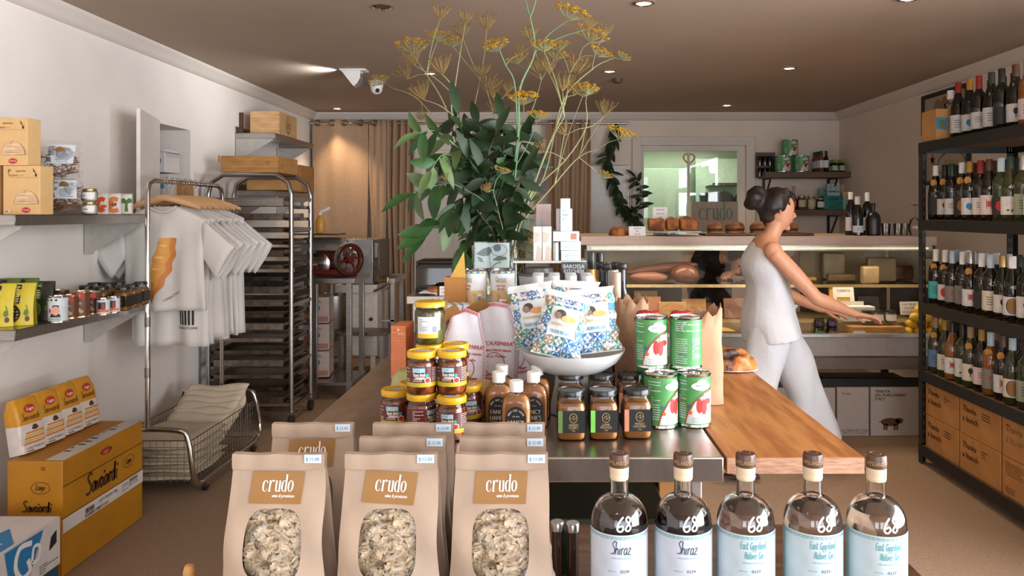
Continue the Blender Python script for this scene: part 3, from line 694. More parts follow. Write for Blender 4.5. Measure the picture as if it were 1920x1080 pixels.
pouch(6, 3.08, G1, M['ink'], 'green topped pouch behind the yellow pouches at the picture edge', seed=5, h_=.175)
pouch(40, 3.10, G1, M['ink'], 'green pouch peeping over the right yellow pouch', seed=6, h_=.175)
pouch(73, 3.12, K1, G1, 'black and green pouch beside the white portrait tin', seed=7, deco=1, w_=.12, h_=.16)
def tin(label, loc, r, h, wrap, deco=None, group=None, lidm=None, rz=0, name='food_tin', topdark=False, ringpull=True):
    t = thing(name, label, 'tin', loc, rz, group)
    MB().lathe([(r*.96, 0), (r, .0015), (r, .004), (r*.975, .006), (r*.975, h-.006), (r, h-.004), (r, h-.001), (r*.97, h), (r*.94, h-.001), (r*.93, h-.004), (r*.6, h-.0035), (0, h-.0035)], 32, cap=True).build('can', lidm or M['chrome'], t)
    if ringpull:
        b = MB(); b.T = Matrix.Translation((0, -r*.3, h-.002)) @ Matrix.Diagonal((1, 1, 1, 1)); b.tube([(r*.22*math.cos(a*PI/7), r*.3*math.sin(a*PI/7), 0) for a in range(14)], .0012, 5, closed=True); b.box(-.003, .003, r*.25, r*.55, -.001, .001); b.build('ring_pull', M['chrome'], t)
    b = MB(); b.lathe([(r*.985, .007), (r*.985, h-.007)], 40, cap=False, mi=0)
    if deco: deco(b, r*.985, h)
    b.build('label', wrap, t)
    return t
def deco_portrait(b, r, h):
    c = cyl(r+.0006); c2 = cyl(r+.0012)
    for u in (-.022, -.004, .014): b.ell(u, h*.86, .005, .004, c, 1, n=10)
    b.ell(.012, h*.46, .014, .019, c2, 3, n=16); b.poly([(-.012, h*.22), (.03, h*.22), (.026, h*.34), (-.004, h*.36)], c, 1); b.ell(.012, h*.62, .013, .006, c2, 1, n=12)
    b.ell(-.012, h*.46, .006, .01, c, 2, n=10); scribble(b, -.03, .03, h*.06, h*.2, 3, c, 1, 5, .4)
def deco_olive(b, r, h):
    c = cyl(r+.0006); c2 = cyl(r+.0012)
    b.poly([(-.03, h*.94), (.03, h*.94), (.03, h*.7), (0, h*.78)], c, 1); b.text('SUGO', 0, h*.84, .011, c2, 2, w=.034); b.text('Y', .002, h*.72, .01, c2, 2)
    for u, v, s_ in ((-.006, .34, .011), (.01, .3, .01), (.0, .22, .01), (.02, .24, .008)): b.ell(u, h*v, s_, s_*.9, c2, 3, n=12)
    scribble(b, -.006, .022, h*.5, h*.6, 2, c2, 2, 4, .35)
def deco_wr(b, r, h):
    c = cyl(r+.0006); c2 = cyl(r+.0012)
    b.rect(-.03, .035, h*.2, h*.32, c, 1, n=6); b.rect(-.014, .022, h*.34, h*.78, c, 2, n=4); b.ell(.0, h*.55, .006, .012, c2, 3); b.ell(.012, h*.5, .006, .014, c2, 4); scribble(b, -.014, .022, h*.08, h*.16, 2, c, 1, 6, .5); b.rect(-.004, .016, h*.86, h*.9, c2, 1)
D_ = lambda px, D: (X(px, D), D, SL+.001)
tin('white tin with a woman portrait on the lower shelf', D_(109, 3.05), .036, .108, [flat((206, 212, 216)), M['ink'], flat((214, 60, 70)), flat((216, 160, 134))], deco_portrait)
gold = mat('gold_tin', (.7, .56, .34), .25, 1.0)
for px, D, lb in ((131, 3.16, 'brown olive tin right beside the white portrait tin'), (152, 3.2, 'middle brown olive tin with a red top on the lower shelf'), (173, 3.3, 'brown olive tin next to the small white and red tins')):
    tin(lb, D_(px, D), .034, .112 if px == 152 else .1, [flat((104, 62, 40), .35), M['red'], M['white'], flat((190, 160, 96), .4)], deco_olive, 'brown olive tins', gold)
tin('gold lidded tin behind the black and green pouch', D_(66, 3.32), .036, .108, [flat((104, 62, 40), .35)], None, None, gold)
tin('gold lidded tin behind the white portrait tin', D_(112, 3.28), .036, .108, [flat((104, 62, 40), .35)], None, None, gold)
for px, D, lb in ((194, 3.26, 'left small white and red tin on the lower shelf'), (213, 3.32, 'right small white and red tin on the lower shelf')):
    tin(lb, D_(px, D), .026, .075, [flat((222, 222, 224), .3), M['orange'], flat((54, 92, 96)), M['ink'], flat((176, 60, 50))], deco_wr, 'small white and red tins', ringpull=False)
def spice_jar(label, loc, strip, l1, l2, sc_=1.0, group='square spice jars', fill=(176, 112, 34), txt=True):
    t = thing('spice_jar', label, 'jar', loc, 0, group); r = .033*sc_; h = .112*sc_
    MB().lathe([(r*.88, 0), (r*.98, .004), (r, .01), (r, h*.66), (r*.9, h*.76), (r*.76, h*.82), (r*.76, h*.9)], 28, squ=5).build('body', M['thinjar'], t)
    MB().lathe([(0, .003), (r*.9, .003), (r*.965, .01), (r*.965, h*.65), (r*.84, h*.75), (0, h*.77)], 28, squ=5, cap=False).build('contents', flat(fill, .35), t)
    b = MB(); b.lathe([(r*.98, h*.885), (r*.98, h*.985), (r*.95, h), (r*.86, h), (r*.84, h-.002), (0, h-.002)], 28, cap=False); b.lathe([(r*.98, h*.885), (0, h*.885)], 28, cap=False); b.build('lid', mat('black_lid', (.015, .014, .013), .25, vary=0), t)
    b = MB(); p = plane(r+.0008); b.rect(-r*.94, r*.94, h*.17, h*.62, p, 0); q = plane(r+.0014); b.rect(-r*.94, -r*.62, h*.17, h*.62, q, 1)
    b.box(-r-.0008, -r, -r*.9, r*.9, h*.17, h*.62, 0); b.box(r, r+.0008, -r*.9, r*.9, h*.17, h*.62, 0)
    if txt:
        b.ring(.004*sc_, h*.47, .009*sc_, .011*sc_, .001, q, 2); b.stroke([(-.002, h*.45), (.006, h*.52), (.004, h*.43), (.012, h*.5)], .0008, q, 2)
        b.text(l1, .004, h*.33, .0052*sc_, q, 2, w=min(.042, .0042*len(l1))*sc_); b.text(l2, .004, h*.275, .0052*sc_, q, 2, w=.0042*len(l2)*sc_); b.text('200g', .004, h*.22, .003, q, 2)
    b.build('label', [mat('black_label', (.012, .012, .012), .45, vary=0), strip, flat((186, 160, 110), .4)], t)
for i, (px, D, lb) in enumerate(((231, 3.42, 'square black lidded jar with a green strip on the lower shelf'), (247, 3.52, 'middle square jar in the front of the lower shelf'), (263, 3.64, 'square jar at the far end of the lower shelf'),
     (162, 3.46, 'black lidded jar behind the middle brown tin'), (190, 3.42, 'black lidded jar behind the small white tins'), (178, 3.6, 'rear black lidded jar above the last brown tin'), (202, 3.6, 'rear black lidded jar above the right small tin'), (222, 3.66, 'rear black lidded jar near the shelf end'))):
    spice_jar(lb, (X(px, D), D, SL+.001), flat((110, 150, 90)) if i == 0 else M['ink'], 'GREEN', 'CURRY', .98, 'square jars on the lower wall shelf', (168, 108, 40), i < 3)

# hatch contents
def flour(label, loc, w_, d_, h_, texts, cols, rz=0):
    t = thing('flour_carton', label, 'carton', loc, rz, 'cartons in the hatch')
    MB().box(-w_/2, w_/2, 0, d_, 0, h_).build('carton', M['cardw'], t, bevel=.003)
    b = MB(); p = plane(.001)
    for s_, u, v, hh, ci, rot in texts: b.text(s_, u, v, hh, p, ci, rot=rot)
    b.ring(0, h_*.3, .05, .04, .003, p, 2); b.rect(w_*.3, w_*.38, h_*.4, h_*.6, p, 3)
    b.build('print', cols, t)
cs = [M['ink'], flat((206, 90, 60)), flat((196, 190, 196)), flat((60, 130, 180))]
hx = XL-.12
flour('white flour carton with red printing at the bottom of the hatch stack', (hx, 4.52, 1.37), .28, .22, .12, [('SEMOLA', -.02, .07, .024, 1, 0)], cs)
flour('white carton with dark printing in the middle of the hatch stack', (hx+.02, 4.53, 1.50), .26, .2, .15, [('CAPUTO', .0, .1, .022, 0, 0)], cs)
flour('open white carton on top of the hatch stack', (hx+.02, 4.54, 1.66), .2, .18, .14, [('FARINA', -.03, .09, .018, 3, 0)], cs)
flour('brown edged carton low in the hatch under the others', (hx, 4.5, 1.06), .3, .24, .305, [('SEMOLA', 0, .2, .03, 1, 0)], cs)
t = thing('cardboard_flap', 'open carton lid lying on the hatch stack', 'carton', (hx+.03, 4.52, 1.81)); MB().prism([(-.12, 0), (.13, -.03), (.13, -.026), (-.12, .004)], 0, .2, lambda u, v, w_: (u, w_, v)).build('flap', M['cardw'], t)
b = MB(); b.box(hx+.15, hx+.17, 4.62, 4.80, 1.06, 1.62); tag(b.build('brown_carton', M['cardd'], bevel=.003), 'tall brown carton standing right in the hatch', 'carton')

# ------------------------------------------------------------------ savoiardi cartons
bx1 = -1.88; bx0 = bx1-.215; by0, by1 = 2.89, 3.46
def savo_box(label, z0, z1, upper):
    t = thing('biscuit_carton', label, 'carton', (bx0, by0, z0), 0, 'mustard biscuit cartons'); W, L, h_ = bx1-bx0, by1-by0, z1-z0
    MB().box(0, W, 0, L, 0, h_).build('carton', M['yellowbox'], t, bevel=.004)
    fr = lambda u, v: (u, -.0012, v); rt = lambda u, v: (W+.0012, u, v); tp = lambda u, v: (u, v, h_+.0012)
    b = MB()
    if upper:
        hand_h = .034
        def script(cu, cv, k, mp, mi):
            G = [[(.52,1.1),(.3,1.25),(.1,1.0),(.28,.66),(.42,.35),(.2,.02),(-.1,.1)],[(.86,.5),(.7,.6),(.56,.3),(.62,.02),(.8,.2),(.88,.55),(.88,.1),(.98,.02)],[(1.02,.55),(1.12,.02),(1.3,.6)],
                 [(1.55,.5),(1.42,.6),(1.34,.25),(1.5,0),(1.62,.4),(1.5,.58)],[(1.76,.58),(1.72,.1),(1.84,.02)],[(2.12,.5),(1.98,.6),(1.9,.3),(1.96,.02),(2.12,.2),(2.2,.55),(2.2,.1),(2.3,.02)],[(2.36,.0),(2.4,.6),(2.5,.52),(2.58,.58)],
                 [(2.84,.5),(2.7,.6),(2.62,.25),(2.7,0),(2.86,.2),(2.98,1.15),(2.9,.1),(3.0,.02)],[(3.16,.58),(3.12,.1),(3.22,.02)]]
            for st in G: b.stroke([(cu+(p[0]-1.55)*k, cv+(p[1]-.5)*k) for p in st], .17*k, mp, mi, sm=4)
            b.ell(cu+(1.82-1.55)*k, cv+(.86-.5)*k, .1*k, .12*k, mp, mi, n=8); b.ell(cu+(3.24-1.55)*k, cv+(.86-.5)*k, .1*k, .12*k, mp, mi, n=8)
        script(.115, .045, .034, fr, 0); script(.255, .068, .066, rt, 0)
        for (cu, cv, k, mp) in ((.13, .12, 1, fr), (.455, .075, 1.15, rt)):
            b.ring(cu, cv, .037*k, .024*k, .0022, mp, 0); hand(b, 'Lago', cu, cv-.007*k, .019*k, mp, 0, .16)
        b.rect(.0, L, .122, .1255, rt, 0); b.rect(W-.075, W, .008, L-.01, tp, 1); scribble(b, W-.07, W-.04, .1, L-.08, 9, tp, 0, 3, .4)
        b.ring(.14, .195, .008, .007, .003, fr, 0); b.ell(.285, .176, .04, .014, rt, 0); b.ell(.28, .176, .032, .013, lambda u, v: (W+.002, u, v), 2); b.text('Lago', .28, .176, .01, lambda u, v: (W+.0028, u, v), 1)
    else:
        b.rect(0, L, h_-.055, h_, rt, 1); b.text('LADY FINGERS 400g', .3, h_-.018, .011, lambda u, v: (W+.002, u, v), 0, w=.13); b.text('30/11/26', .49, h_-.03, .013, lambda u, v: (W+.002, u, v), 0, w=.07)
        q = lambda u, v: (W+.002, u, v); barcode(b, .14, .2, h_-.035, h_-.015, q, 0); barcode(b, .14, .3, h_-.05, h_-.038, q, 0, 5); barcode(b, .46, .52, h_-.02, h_-.006, q, 0, 6); scribble(b, .4, .45, h_-.045, h_-.01, 4, q, 0, 8, .3)
    b.build('print', [mat('carton_print', S(74, 44, 14), .6, vary=0), M['cardw'], M['red']], t)
savo_box('lower mustard biscuit carton with a white strip, standing on the carpet', 0.002, .224, False)
savo_box('upper mustard biscuit carton with big script lettering, under the packets', .226, .45, True)
def savo_pack(label, y, rz, ry):
    t = thing('biscuit_packet', label, 'packet', (-2.09, y, .452), rz, 'biscuit packets leaning on the wall'); t.rotation_euler = (0, ry, rz)
    # local: front faces +X (towards the aisle); leaning back
    w_, d_, h_ = .118, .07, .215
    def sec(v):
        k = 1-.12*max(0, v-.8)/.2; return k
    b = MB(); prof = []
    def ring(v):
        k = sec(v); r_ = .012; pts = []
        ww, dd = w_*k/2, d_*(1-.5*max(0, v-.75)/.25)/2
        for cx, cy, a0 in ((dd-r_, ww-r_, 0), (-dd+r_, ww-r_, PI/2), (-dd+r_, -ww+r_, PI), (dd-r_, -ww+r_, 3*PI/2)):
            for j in range(4):
                a = a0+j*PI/6; pts.append((cx+r_*math.cos(a), cy+r_*math.sin(a), v*h_+.002*math.sin(v*20+cx*90)))
        return pts
    n = 16; lev = [0, .1, .25, .4, .52, .53, .65, .8, .92, 1]
    vs = [p for v in lev for p in ring(v)]; b.add(vs[:n*5], [(j*n+i, j*n+(i+1) % n, (j+1)*n+(i+1) % n, (j+1)*n+i) for j in range(4) for i in range(n)], 0)
    b.add(vs[n*4:], [(j*n+i, j*n+(i+1) % n, (j+1)*n+(i+1) % n, (j+1)*n+i) for j in range(5) for i in range(n)]+[tuple(5*n+i for i in range(n))], 1)
    b.add(vs[:n], [tuple(range(n))[::-1]], 0)
    b.build('packet', [mat('white_wrapper', S(216, 206, 200), .35, vary=.03, bump=.5, bscale=30, bd=.004), mat('ochre_wrapper', S(206, 144, 34), .35, vary=.05, bump=.5, bscale=30, bd=.004)], t, ang=50)
    b = MB(); q = lambda u, v: (d_/2+.0015, u, v); q2 = lambda u, v: (d_/2+.0025, u, v)
    b.ell(.0, .172, .024, .017, q, 0, n=20); b.text('Lago', 0, .172, .013, q2, 1, shear=.2, bold=.0006); hand(b, 'Savoiardi'.replace('v', 'v'), 0, .128, .022, q, 2, .12)
    b.poly([(-.01+.05*math.cos(a), .035+.07*math.sin(a)) for a in [i*PI/12 for i in range(13)]], q, 3)
    for i in range(5): b.rect(-.05+.004*i, .05, .034+i*.010, .041+i*.010, q2, 4 if i % 2 else 5)
    b.ell(.012, .092, .016, .008, q2, 2, n=12); b.ell(.012, .1, .011, .006, q2, 2, n=10); b.text('Lady Fingers', 0, .02, .008, q2, 2, w=.08); scribble(b, -.04, .04, .004, .012, 1, q2, 2, 3)
    b.build('print', [M['red'], M['white'], M['inkb'], flat((226, 214, 200)), flat((222, 170, 96)), flat((196, 132, 60))], t)
for i, (y, lb) in enumerate(((3.0, 'nearest biscuit packet, its plain side showing at left'), (3.125, 'second biscuit packet from the left leaning on the wall'), (3.25, 'third biscuit packet from the left leaning on the wall'), (3.37, 'farthest biscuit packet beside the clothes rack pole'))):
    savo_pack(lb, y, [-.16, -.13, -.10, -.08][i], -.17)
# white and blue carton in the corner
t = thing('blue_white_carton', 'white and blue carton cut by the bottom left corner', 'carton', (-1.79-.33, 2.28, 0.002)); W, L, h_ = .33, .45, .30
MB().box(0, W, 0, L, 0, h_*.42).build('base', flat((24, 70, 96), .5), t, bevel=.003)
MB().box(-.004, W+.004, -.004, L+.004, h_*.42, h_).build('lid', M['cardw'], t, bevel=.003)
b = MB(); rt = lambda u, v: (W+.0055, u, v); tp = lambda u, v: (u, v, h_+.0015); rt2 = lambda u, v: (W+.0065, u, v); tp2 = lambda u, v: (u, v, h_+.0022)
b.poly([(.2, .14), (.28, .14), (.36, .29), (.17, .29)], rt, 0); b.poly([(W-.15, .13), (W, .03), (W, .22), (W-.1, .34)], tp, 0); b.text('LIM', W-.06, .17, .05, tp2, 1, rot=PI/2)
b.stroke([(.3, .27), (.24, .275), (.22, .22), (.25, .17), (.29, .18), (.28, .22)], .018, rt2, 1); b.stroke([(.3, .2), (.31, .25), (.34, .24), (.33, .2), (.3, .2)], .012, rt2, 1)
b.poly([(.39, .2), (.43, .215), (.43, .26), (.4, .245)], rt, 2); scribble(b, .34, .44, .135, .17, 4, rt, 2, 3, .3); b.text('GREEN', .06, .19, .025, rt, 0, w=.09); b.text('FRESH', .06, .155, .025, rt, 0, w=.09)
for i in range(3): b.rect(.02, .13, .36+i*.03, .375+i*.03, tp, 2)
b.build('print', [M['blue'], M['white'], M['ink']], t)

# ------------------------------------------------------------------ clothes rack
rx = -1.975; ry0, ry1 = 3.68, 4.52; rz_ = 1.575
t = thing('clothes_rack', 'chrome clothes rack holding white t-shirts', 'clothes rack', (rx, ry0, 0))
L = ry1-ry0; R_ = .06
b = MB(); b.tube([(0, 0, .34), (0, 0, rz_-R_), (0, .012, rz_-.02), (0, R_, rz_), (0, L-R_, rz_), (0, L-.012, rz_-.02), (0, L, rz_-R_), (0, L, .30)], .0125, 12)
b.build('pole_frame', M['chrome'], t)
for y in (0, L):
    b = MB(); b.tube([(-.24, y, .06), (-.24, y, .3), (-.19, y, .34), (.14, y, .34), (.2, y, .29), (.23, y, .1), (.23, y+(.08 if y == 0 else -.08), .055)], .0135, 12, smooth=4); b.build('end_frame', M['chrome'], t)
for s_ in (-.24, .23):
    b = MB(); b.tube([(s_, .06, .055), (s_, L-.06, .055)], .0125, 10); b.build('base_rail', M['chrome'], t)
for sx, sy in ((-.24, .12), (.23, .12), (-.24, L-.1), (.23, L-.1)):
    b = MB(); b.T = Matrix.Translation((sx, sy, .026)); b.T = b.T @ Matrix.Rotation(PI/2, 4, 'Y'); b.lathe([(.0, -.011), (.022, -.011), (.025, -.008), (.025, .008), (.022, .011), (0, .011)], 18, cap=False)
    o = b.build('caster', M['blackp'], t); b = MB(); b.box(sx-.015, sx+.015, sy-.012, sy+.012, .03, .05); b.build('fork', M['chrome'], o)
for zc in (.85, .6):
    MB().lathe([(.0135, 0), (.0135, .05)], 12, (0, 0, zc)).build('collar', M['galv'], t)
# wire basket
t2 = thing('wire_basket', 'wire basket on the foot of the clothes rack', 'basket', (rx, ry0, .07))
def wires(p00, p10, p01, p11, nu, nv, r=.0016):
    b = MB(); g = lambda u, v: [p00[i]*(1-u)*(1-v)+p10[i]*u*(1-v)+p01[i]*(1-u)*v+p11[i]*u*v for i in range(3)]
    for i in range(nu+1): b.tube([g(i/nu, 0), g(i/nu, 1)], r, 5)
    for j in range(nv+1): b.tube([g(0, j/nv), g(1, j/nv)], r*(1.8 if j in (0, nv) else 1), 5)
    return b
hb = .21
wires((-.21, .03, 0), (.2, .03, 0), (-.21, .03, hb), (.2, .03, hb), 12, 6).build('front_mesh', M['galv'], t2)
wires((.2, .03, 0), (.2, L-.04, 0), (.2, .03, hb), (.2, L-.04, hb), 22, 6).build('side_mesh', M['galv'], t2)
wires((-.21, .03, 0), (-.21, L-.04, 0), (-.21, .03, hb), (-.21, L-.04, hb), 22, 6).build('side_mesh', M['galv'], t2)
wires((-.21, L-.04, 0), (.2, L-.04, 0), (-.21, L-.04, hb), (.2, L-.04, hb), 12, 6).build('back_mesh', M['galv'], t2)
wires((-.21, .03, 0), (.2, .03, 0), (-.21, L-.04, 0), (.2, L-.04, 0), 12, 22).build('bottom_mesh', M['galv'], t2)
# calico totes
def tote(label, loc, w_, d_, h_, seed, tilt=0, rz=0, mark=False):
    rr = random.Random(seed); ph = [rr.uniform(0, 6) for _ in range(4)]
    o = None; b = MB(); n, m = 20, 14; vs = []
    def P(u, v, top):
        x = (u-.5)*w_; y = (v-.5)*d_; e = (1-abs(2*u-1)**4)*(1-abs(2*v-1)**4)
        z = (h_*(.75+.12*math.sin(u*7+ph[0])+.1*math.sin(v*9+ph[1]+u*3))*e**.5 if top else 0)
        return (x+.008*math.sin(v*8+ph[2]), y+.008*math.sin(u*8+ph[3]), z+(.004 if top else 0))
    b.grid(lambda u, v: P(u, v, True), n, m); b.grid(lambda u, v: P(u, v, False), n, m)
    if mark: b.ell(.04, -d_*.1, .02, .012, lambda u, v: (lambda q: (q[0], q[1], q[2]+.002))(P(u/w_+.5, v/d_+.5, True)), 1)
    o = b.build('calico_bag', [M['tote'], M['ink']], None, loc, (tilt, 0, rz)); tag(o, label, 'bag', 'calico bags in the wire basket'); return o
for i in range(5):
    tote(['bottom calico bag in the wire basket', 'second calico bag from the bottom of the basket', 'middle calico bag of the basket pile, over the front end', 'fourth calico bag up in the basket pile', 'broad calico bag on top at the near end'][i], (rx-.005, ry0+.27, .074+i*.0385), .375, .44, .042, 10+i, 0, .0)
for i in range(6):
    tote(['nearest upright calico bag in the basket', 'second upright calico bag in the basket', 'third upright calico bag in the basket', 'fourth upright calico bag in the basket', 'fifth upright calico bag with a small dark mark', 'farthest upright calico bag under the rack rail'][i], (rx-.01+.008*(i % 2), ry0+.52+i*.046, .20+i*.022), .35, .19, .03, 20+i, .8, .03*(i-2), i in (0, 4))
# t-shirts on hangers
def tshirt(label, y, rz, drop=.62, w_=.46, deco=None, seed=1, arm=.13):
    t = thing('t_shirt', label, 't-shirt', (rx, y, rz_), rz, 'white t-shirts on the rack'); t['group'] = 'white t-shirts on the rack'
    rr = random.Random(seed); ph = [rr.uniform(0, 6.3) for _ in range(4)]
    st = -.13   # shoulder line at neck
    def halfw(v): return w_/2*(1.0+.03*v)
    def top(u):  # z of top edge at |x|
        a = abs(u); x = a*w_/2
        if x < .075: return st-.03*(1-(x/.075)**2)*1
        return st-.0-(x-.075)*.42
    def body(s_):
        def fn(u, v):
            x = (u-.5)*2; tz = top(x) if s_ < 0 else (st if abs(x)*w_/2 < .075 else top(x)); z = tz+(-.13-drop-tz)*v
            th = .012+.03*min(1, v*2)*(1-abs(x)**3); y_ = s_*th*(1 if abs(x) < .98 else 0)+.020*v*math.sin(x*5+ph[0])+.012*v*math.sin(x*11+ph[1])+.006*math.sin(x*6+v*7+ph[2])
            return (x*halfw(v)*(1-.04*math.sin(PI*v)), y_, z)
        return fn
    b = MB(); fb = body(-1); b.grid(fb, 28, 20); b.grid(body(1), 28, 20)
    # sleeves: flattened tubes
    for sd in (-1, 1):
        x0 = w_/2; zt = top(1); zb = zt-.19
        def sl(u, v, sd=sd):
            a = u*2*PI; zc = (zt+zb)/2; hz = (zt-zb)/2*(1-.12*v); xx = x0-.02+v*(arm); zz_ = zc-v*(.13+.012*math.sin(seed*2.1))+hz*math.cos(a)
            return (sd*(xx+.10*v*math.cos(a)*.5), .026*math.sin(a)*(.5+.6*v), zz_)
        b.grid(sl, 18, 5)
    b.build('shirt', M['shirt'], t, ang=60, solid=.002)
    b = MB(); pts = []
    for i in range(13):
        x = -.078+.156*i/12; pts.append((x, -.016, st-.031*(1-(x/.078)**2)+.002))
    b.tube(pts, .005, 6); b.build('collar', M['shirt'], t)
    if deco:
        b = MB(); q = lambda u, v: (lambda p: (p[0], p[1]-.004, v))(fb(min(1, max(0, .5+u/w_)), min(1, max(0, (v+.15)/(-drop+.02)))))
        deco(b, q); b.build('print', [flat((232, 164, 74)), flat((214, 132, 62)), M['ink'], flat((238, 196, 130))], t)
    hg = thing('coat_hanger', label.replace('t-shirt', 't-shirt hanger').replace('white', 'wooden')[:100], 'hanger', (rx, y, rz_), rz, 'wooden hangers')
    b = MB(); b.tube([(0, 0, .016), (.014, 0, .02), (.02, 0, .0), (.012, 0, -.018), (0, 0, -.03), (0, 0, -.075)], .0022, 6, smooth=4); b.build('hook', M['chrome'], hg)
    def hf(u, v):
        a = v*2*PI; x = (u-.5)*2; z = -.085-.055*abs(x)**1.25; k = 1-.5*abs(x)**3
        return (x*.205, .013*k*math.sin(a), z+.018*k*math.cos(a))
    b = MB(); b.grid(hf, 24, 8); b.build('shoulders', M['hanger'], hg, ang=60)
def cro(b, q):
    pts = []; cx = -.005
    
    for i in range(21):
        t0, t1 = i/21, (i+1)/21
        P = []
        for tt, sd in ((t0, -1), (t0, 1), (t1, 1), (t1, -1)):
            zc = -.29-tt*.33; xc = cx+.05-.11*tt**1.6; ww = (.05+.006*math.sin(tt*26+(1 if sd > 0 else 0)))*math.sqrt(max(.12, math.sin(PI*min(.97, max(.05, tt)))**.35)); P.append((xc+sd*ww, zc))
        b.poly(P, q, 0)
        P2 = [(P[1][0]-.028, P[1][1]), P[1], P[2], (P[2][0]-.028, P[2][1])]; b.poly(P2, lambda u, v: (lambda p: (p[0], p[1]-.001, p[2]))(q(u, v)), 1)
    for i in range(5):
        tt = .12+i*.18; zc = -.29-tt*.33; xc = cx+.04-.11*tt**1.6; b.ell(xc-.01, zc, .022, .005, lambda u, v: (lambda p: (p[0], p[1]-.0015, p[2]))(q(u, v)), 3, n=12)
    b.text('CIABATTINO', cx+.075, -.585, .011, q, 2, rot=.55)
def comb(b, q):
    b.rect(.075, .165, -.66, -.645, q, 2)
    for i in range(5): b.rect(.077+i*.018, .087+i*.018, -.74, -.65, q, 2)
    b.text('CIABATTONE', .12, -.755, .013, q, 2)
TS = [(3.84, -.13, .53, cro, 'front white t-shirt printed with an orange pasta tube'), (3.90, -.12, .72, comb, 'long white t-shirt with a black comb print at its hem'), (3.95, -.10, .715, None, 'third white t-shirt on the rack, right behind the comb print'),
      (4.04, -.08, .70, None, 'fourth white t-shirt along the rack'), (4.10, -.05, .72, None, 'fifth white t-shirt along the rack'), (4.16, -.1, .70, None, 'sixth white t-shirt along the rack'), (4.22, -.02, .72, None, 'seventh white t-shirt, second from the far end'), (4.29, .04, .72, None, 'white t-shirt farthest along the rack beside the tray rack')]
for i, (y, rz, dr_, dc, lb) in enumerate(TS): tshirt(lb, y, rz, dr_, .45 if i else .46, dc, i)
# ================================================================== BACK LEFT
M['bright'] = mat('bright_steel', (.5, .49, .47), .42, .85, vary=.05)
M['bracket'] = mat('bracket_metal', S(188, 184, 178), .45, .35, vary=.04)
for o in list(bpy.data.objects):
    if o.name.startswith('bracket') and o.parent and o.parent.name.startswith('wall_shelf'): o.data.materials[0] = M['bracket']
# tray rack
RX0, RX1, RY0, RY1, RH = -2.25, -1.70, 4.94, 5.34, 1.665
t = thing('tray_rack', 'tall wheeled steel tray rack behind the t-shirts', 'tray rack', (RX0, RY0, 0)); W, L = RX1-RX0, RY1-RY0
for y in (0, L):
    MB().tube([(0, y, .1), (0, y, RH-.13), (.02, y, RH-.05), (.10, y, RH), (W-.10, y, RH), (W-.02, y, RH-.05), (W, y, RH-.13), (W, y, .1)], .016, 10).build('loop_frame', M['steel'], t)
for z in (.12, .40, .80, 1.30, RH-.16):
    for x in (0, W): MB().box(x-.008, x+.008, 0, L, z-.012, z+.012).build('side_rail', M['steel'], t)
b = MB(); b.box(0, W, -.008, .008, .10, .13); b.box(0, W, L-.008, L+.008, .10, .13); b.build('bottom_rail', M['steeld'], t)
zs = [.16+i*.0805 for i in range(17)]
for z in zs:
    b = MB()
    for x0, x1 in ((.016, .04), (W-.04, W-.016)): b.box(x0, x1, .0, L, z-.008, z-.005); b.box(x0 if x0 < .1 else x1-.003, x0+.003 if x0 < .1 else x1, 0, L, z-.008, z+.014)
    b.build('runner', M['steeld'], t)
for x, y in ((0, 0), (W, 0), (0, L), (W, L)):
    b = MB(); b.T = Matrix.Translation((x, y, .042)) @ Matrix.Rotation(PI/2, 4, 'Y'); b.lathe([(0, -.014), (.036, -.014), (.04, -.01), (.04, .01), (.036, .014), (0, .014)], 20, cap=False); o = b.build('caster', M['blackp'], t)
    b = MB(); b.box(x-.02, x+.02, y-.02, y+.02, .078, .1); b.build('fork', M['steel'], o)
def tray(label, z, mt, perf=False, h=.03, yo=-.02):
    t = thing('baking_tray', label, 'tray', (RX0+.042, RY0+yo, z), 0, 'baking trays in the rack'); w_, l_ = W-.084, L
    b = MB(); b.box(0, w_, 0, l_, 0, .002); b.box(0, w_, 0, .002, 0, h); b.box(0, w_, l_-.002, l_, 0, h); b.box(0, .002, 0, l_, 0, h); b.box(w_-.002, w_, 0, l_, 0, h)
    b.box(-.006, w_+.006, -.006, .002, h-.003, h); b.build('pan', mt, t)
    if perf:
        b = MB(); q = plane(.0012)
        for i in range(34):
            for j in range(3): b.ell(.02+i*(w_-.04)/33, .012+j*.014, .0032, .0035, q, 0, n=8)
        b.build('holes', flat((200, 180, 160), .5), t)
tray('deep perforated tray at the very top of the tray rack', zs[16]+.008, M['steel'], True, .055)
ordn = ['sixteenth', 'fifteenth', 'fourteenth', 'thirteenth', 'twelfth', 'eleventh', 'tenth', 'ninth', 'eighth', 'seventh', 'sixth', 'fifth', 'fourth', 'third', 'second', 'lowest']
tm = [mat('tray_metal', (.34, .29, .24), .35, 1.0, vary=.15), mat('tray_metal_dark', (.16, .13, .10), .4, 1.0, vary=.2)]
for k in range(15, -1, -1):
    tray('%s metal baking tray counted up from the foot of the rack' % ['lowest', 'second', 'third', 'fourth', 'fifth', 'sixth', 'seventh', 'eighth', 'ninth', 'tenth', 'eleventh', 'twelfth', 'thirteenth', 'fourteenth', 'fifteenth', 'sixteenth'][k], zs[k]-.003, tm[(k*7) % 3 % 2], False, .028 if k % 3 else .045)
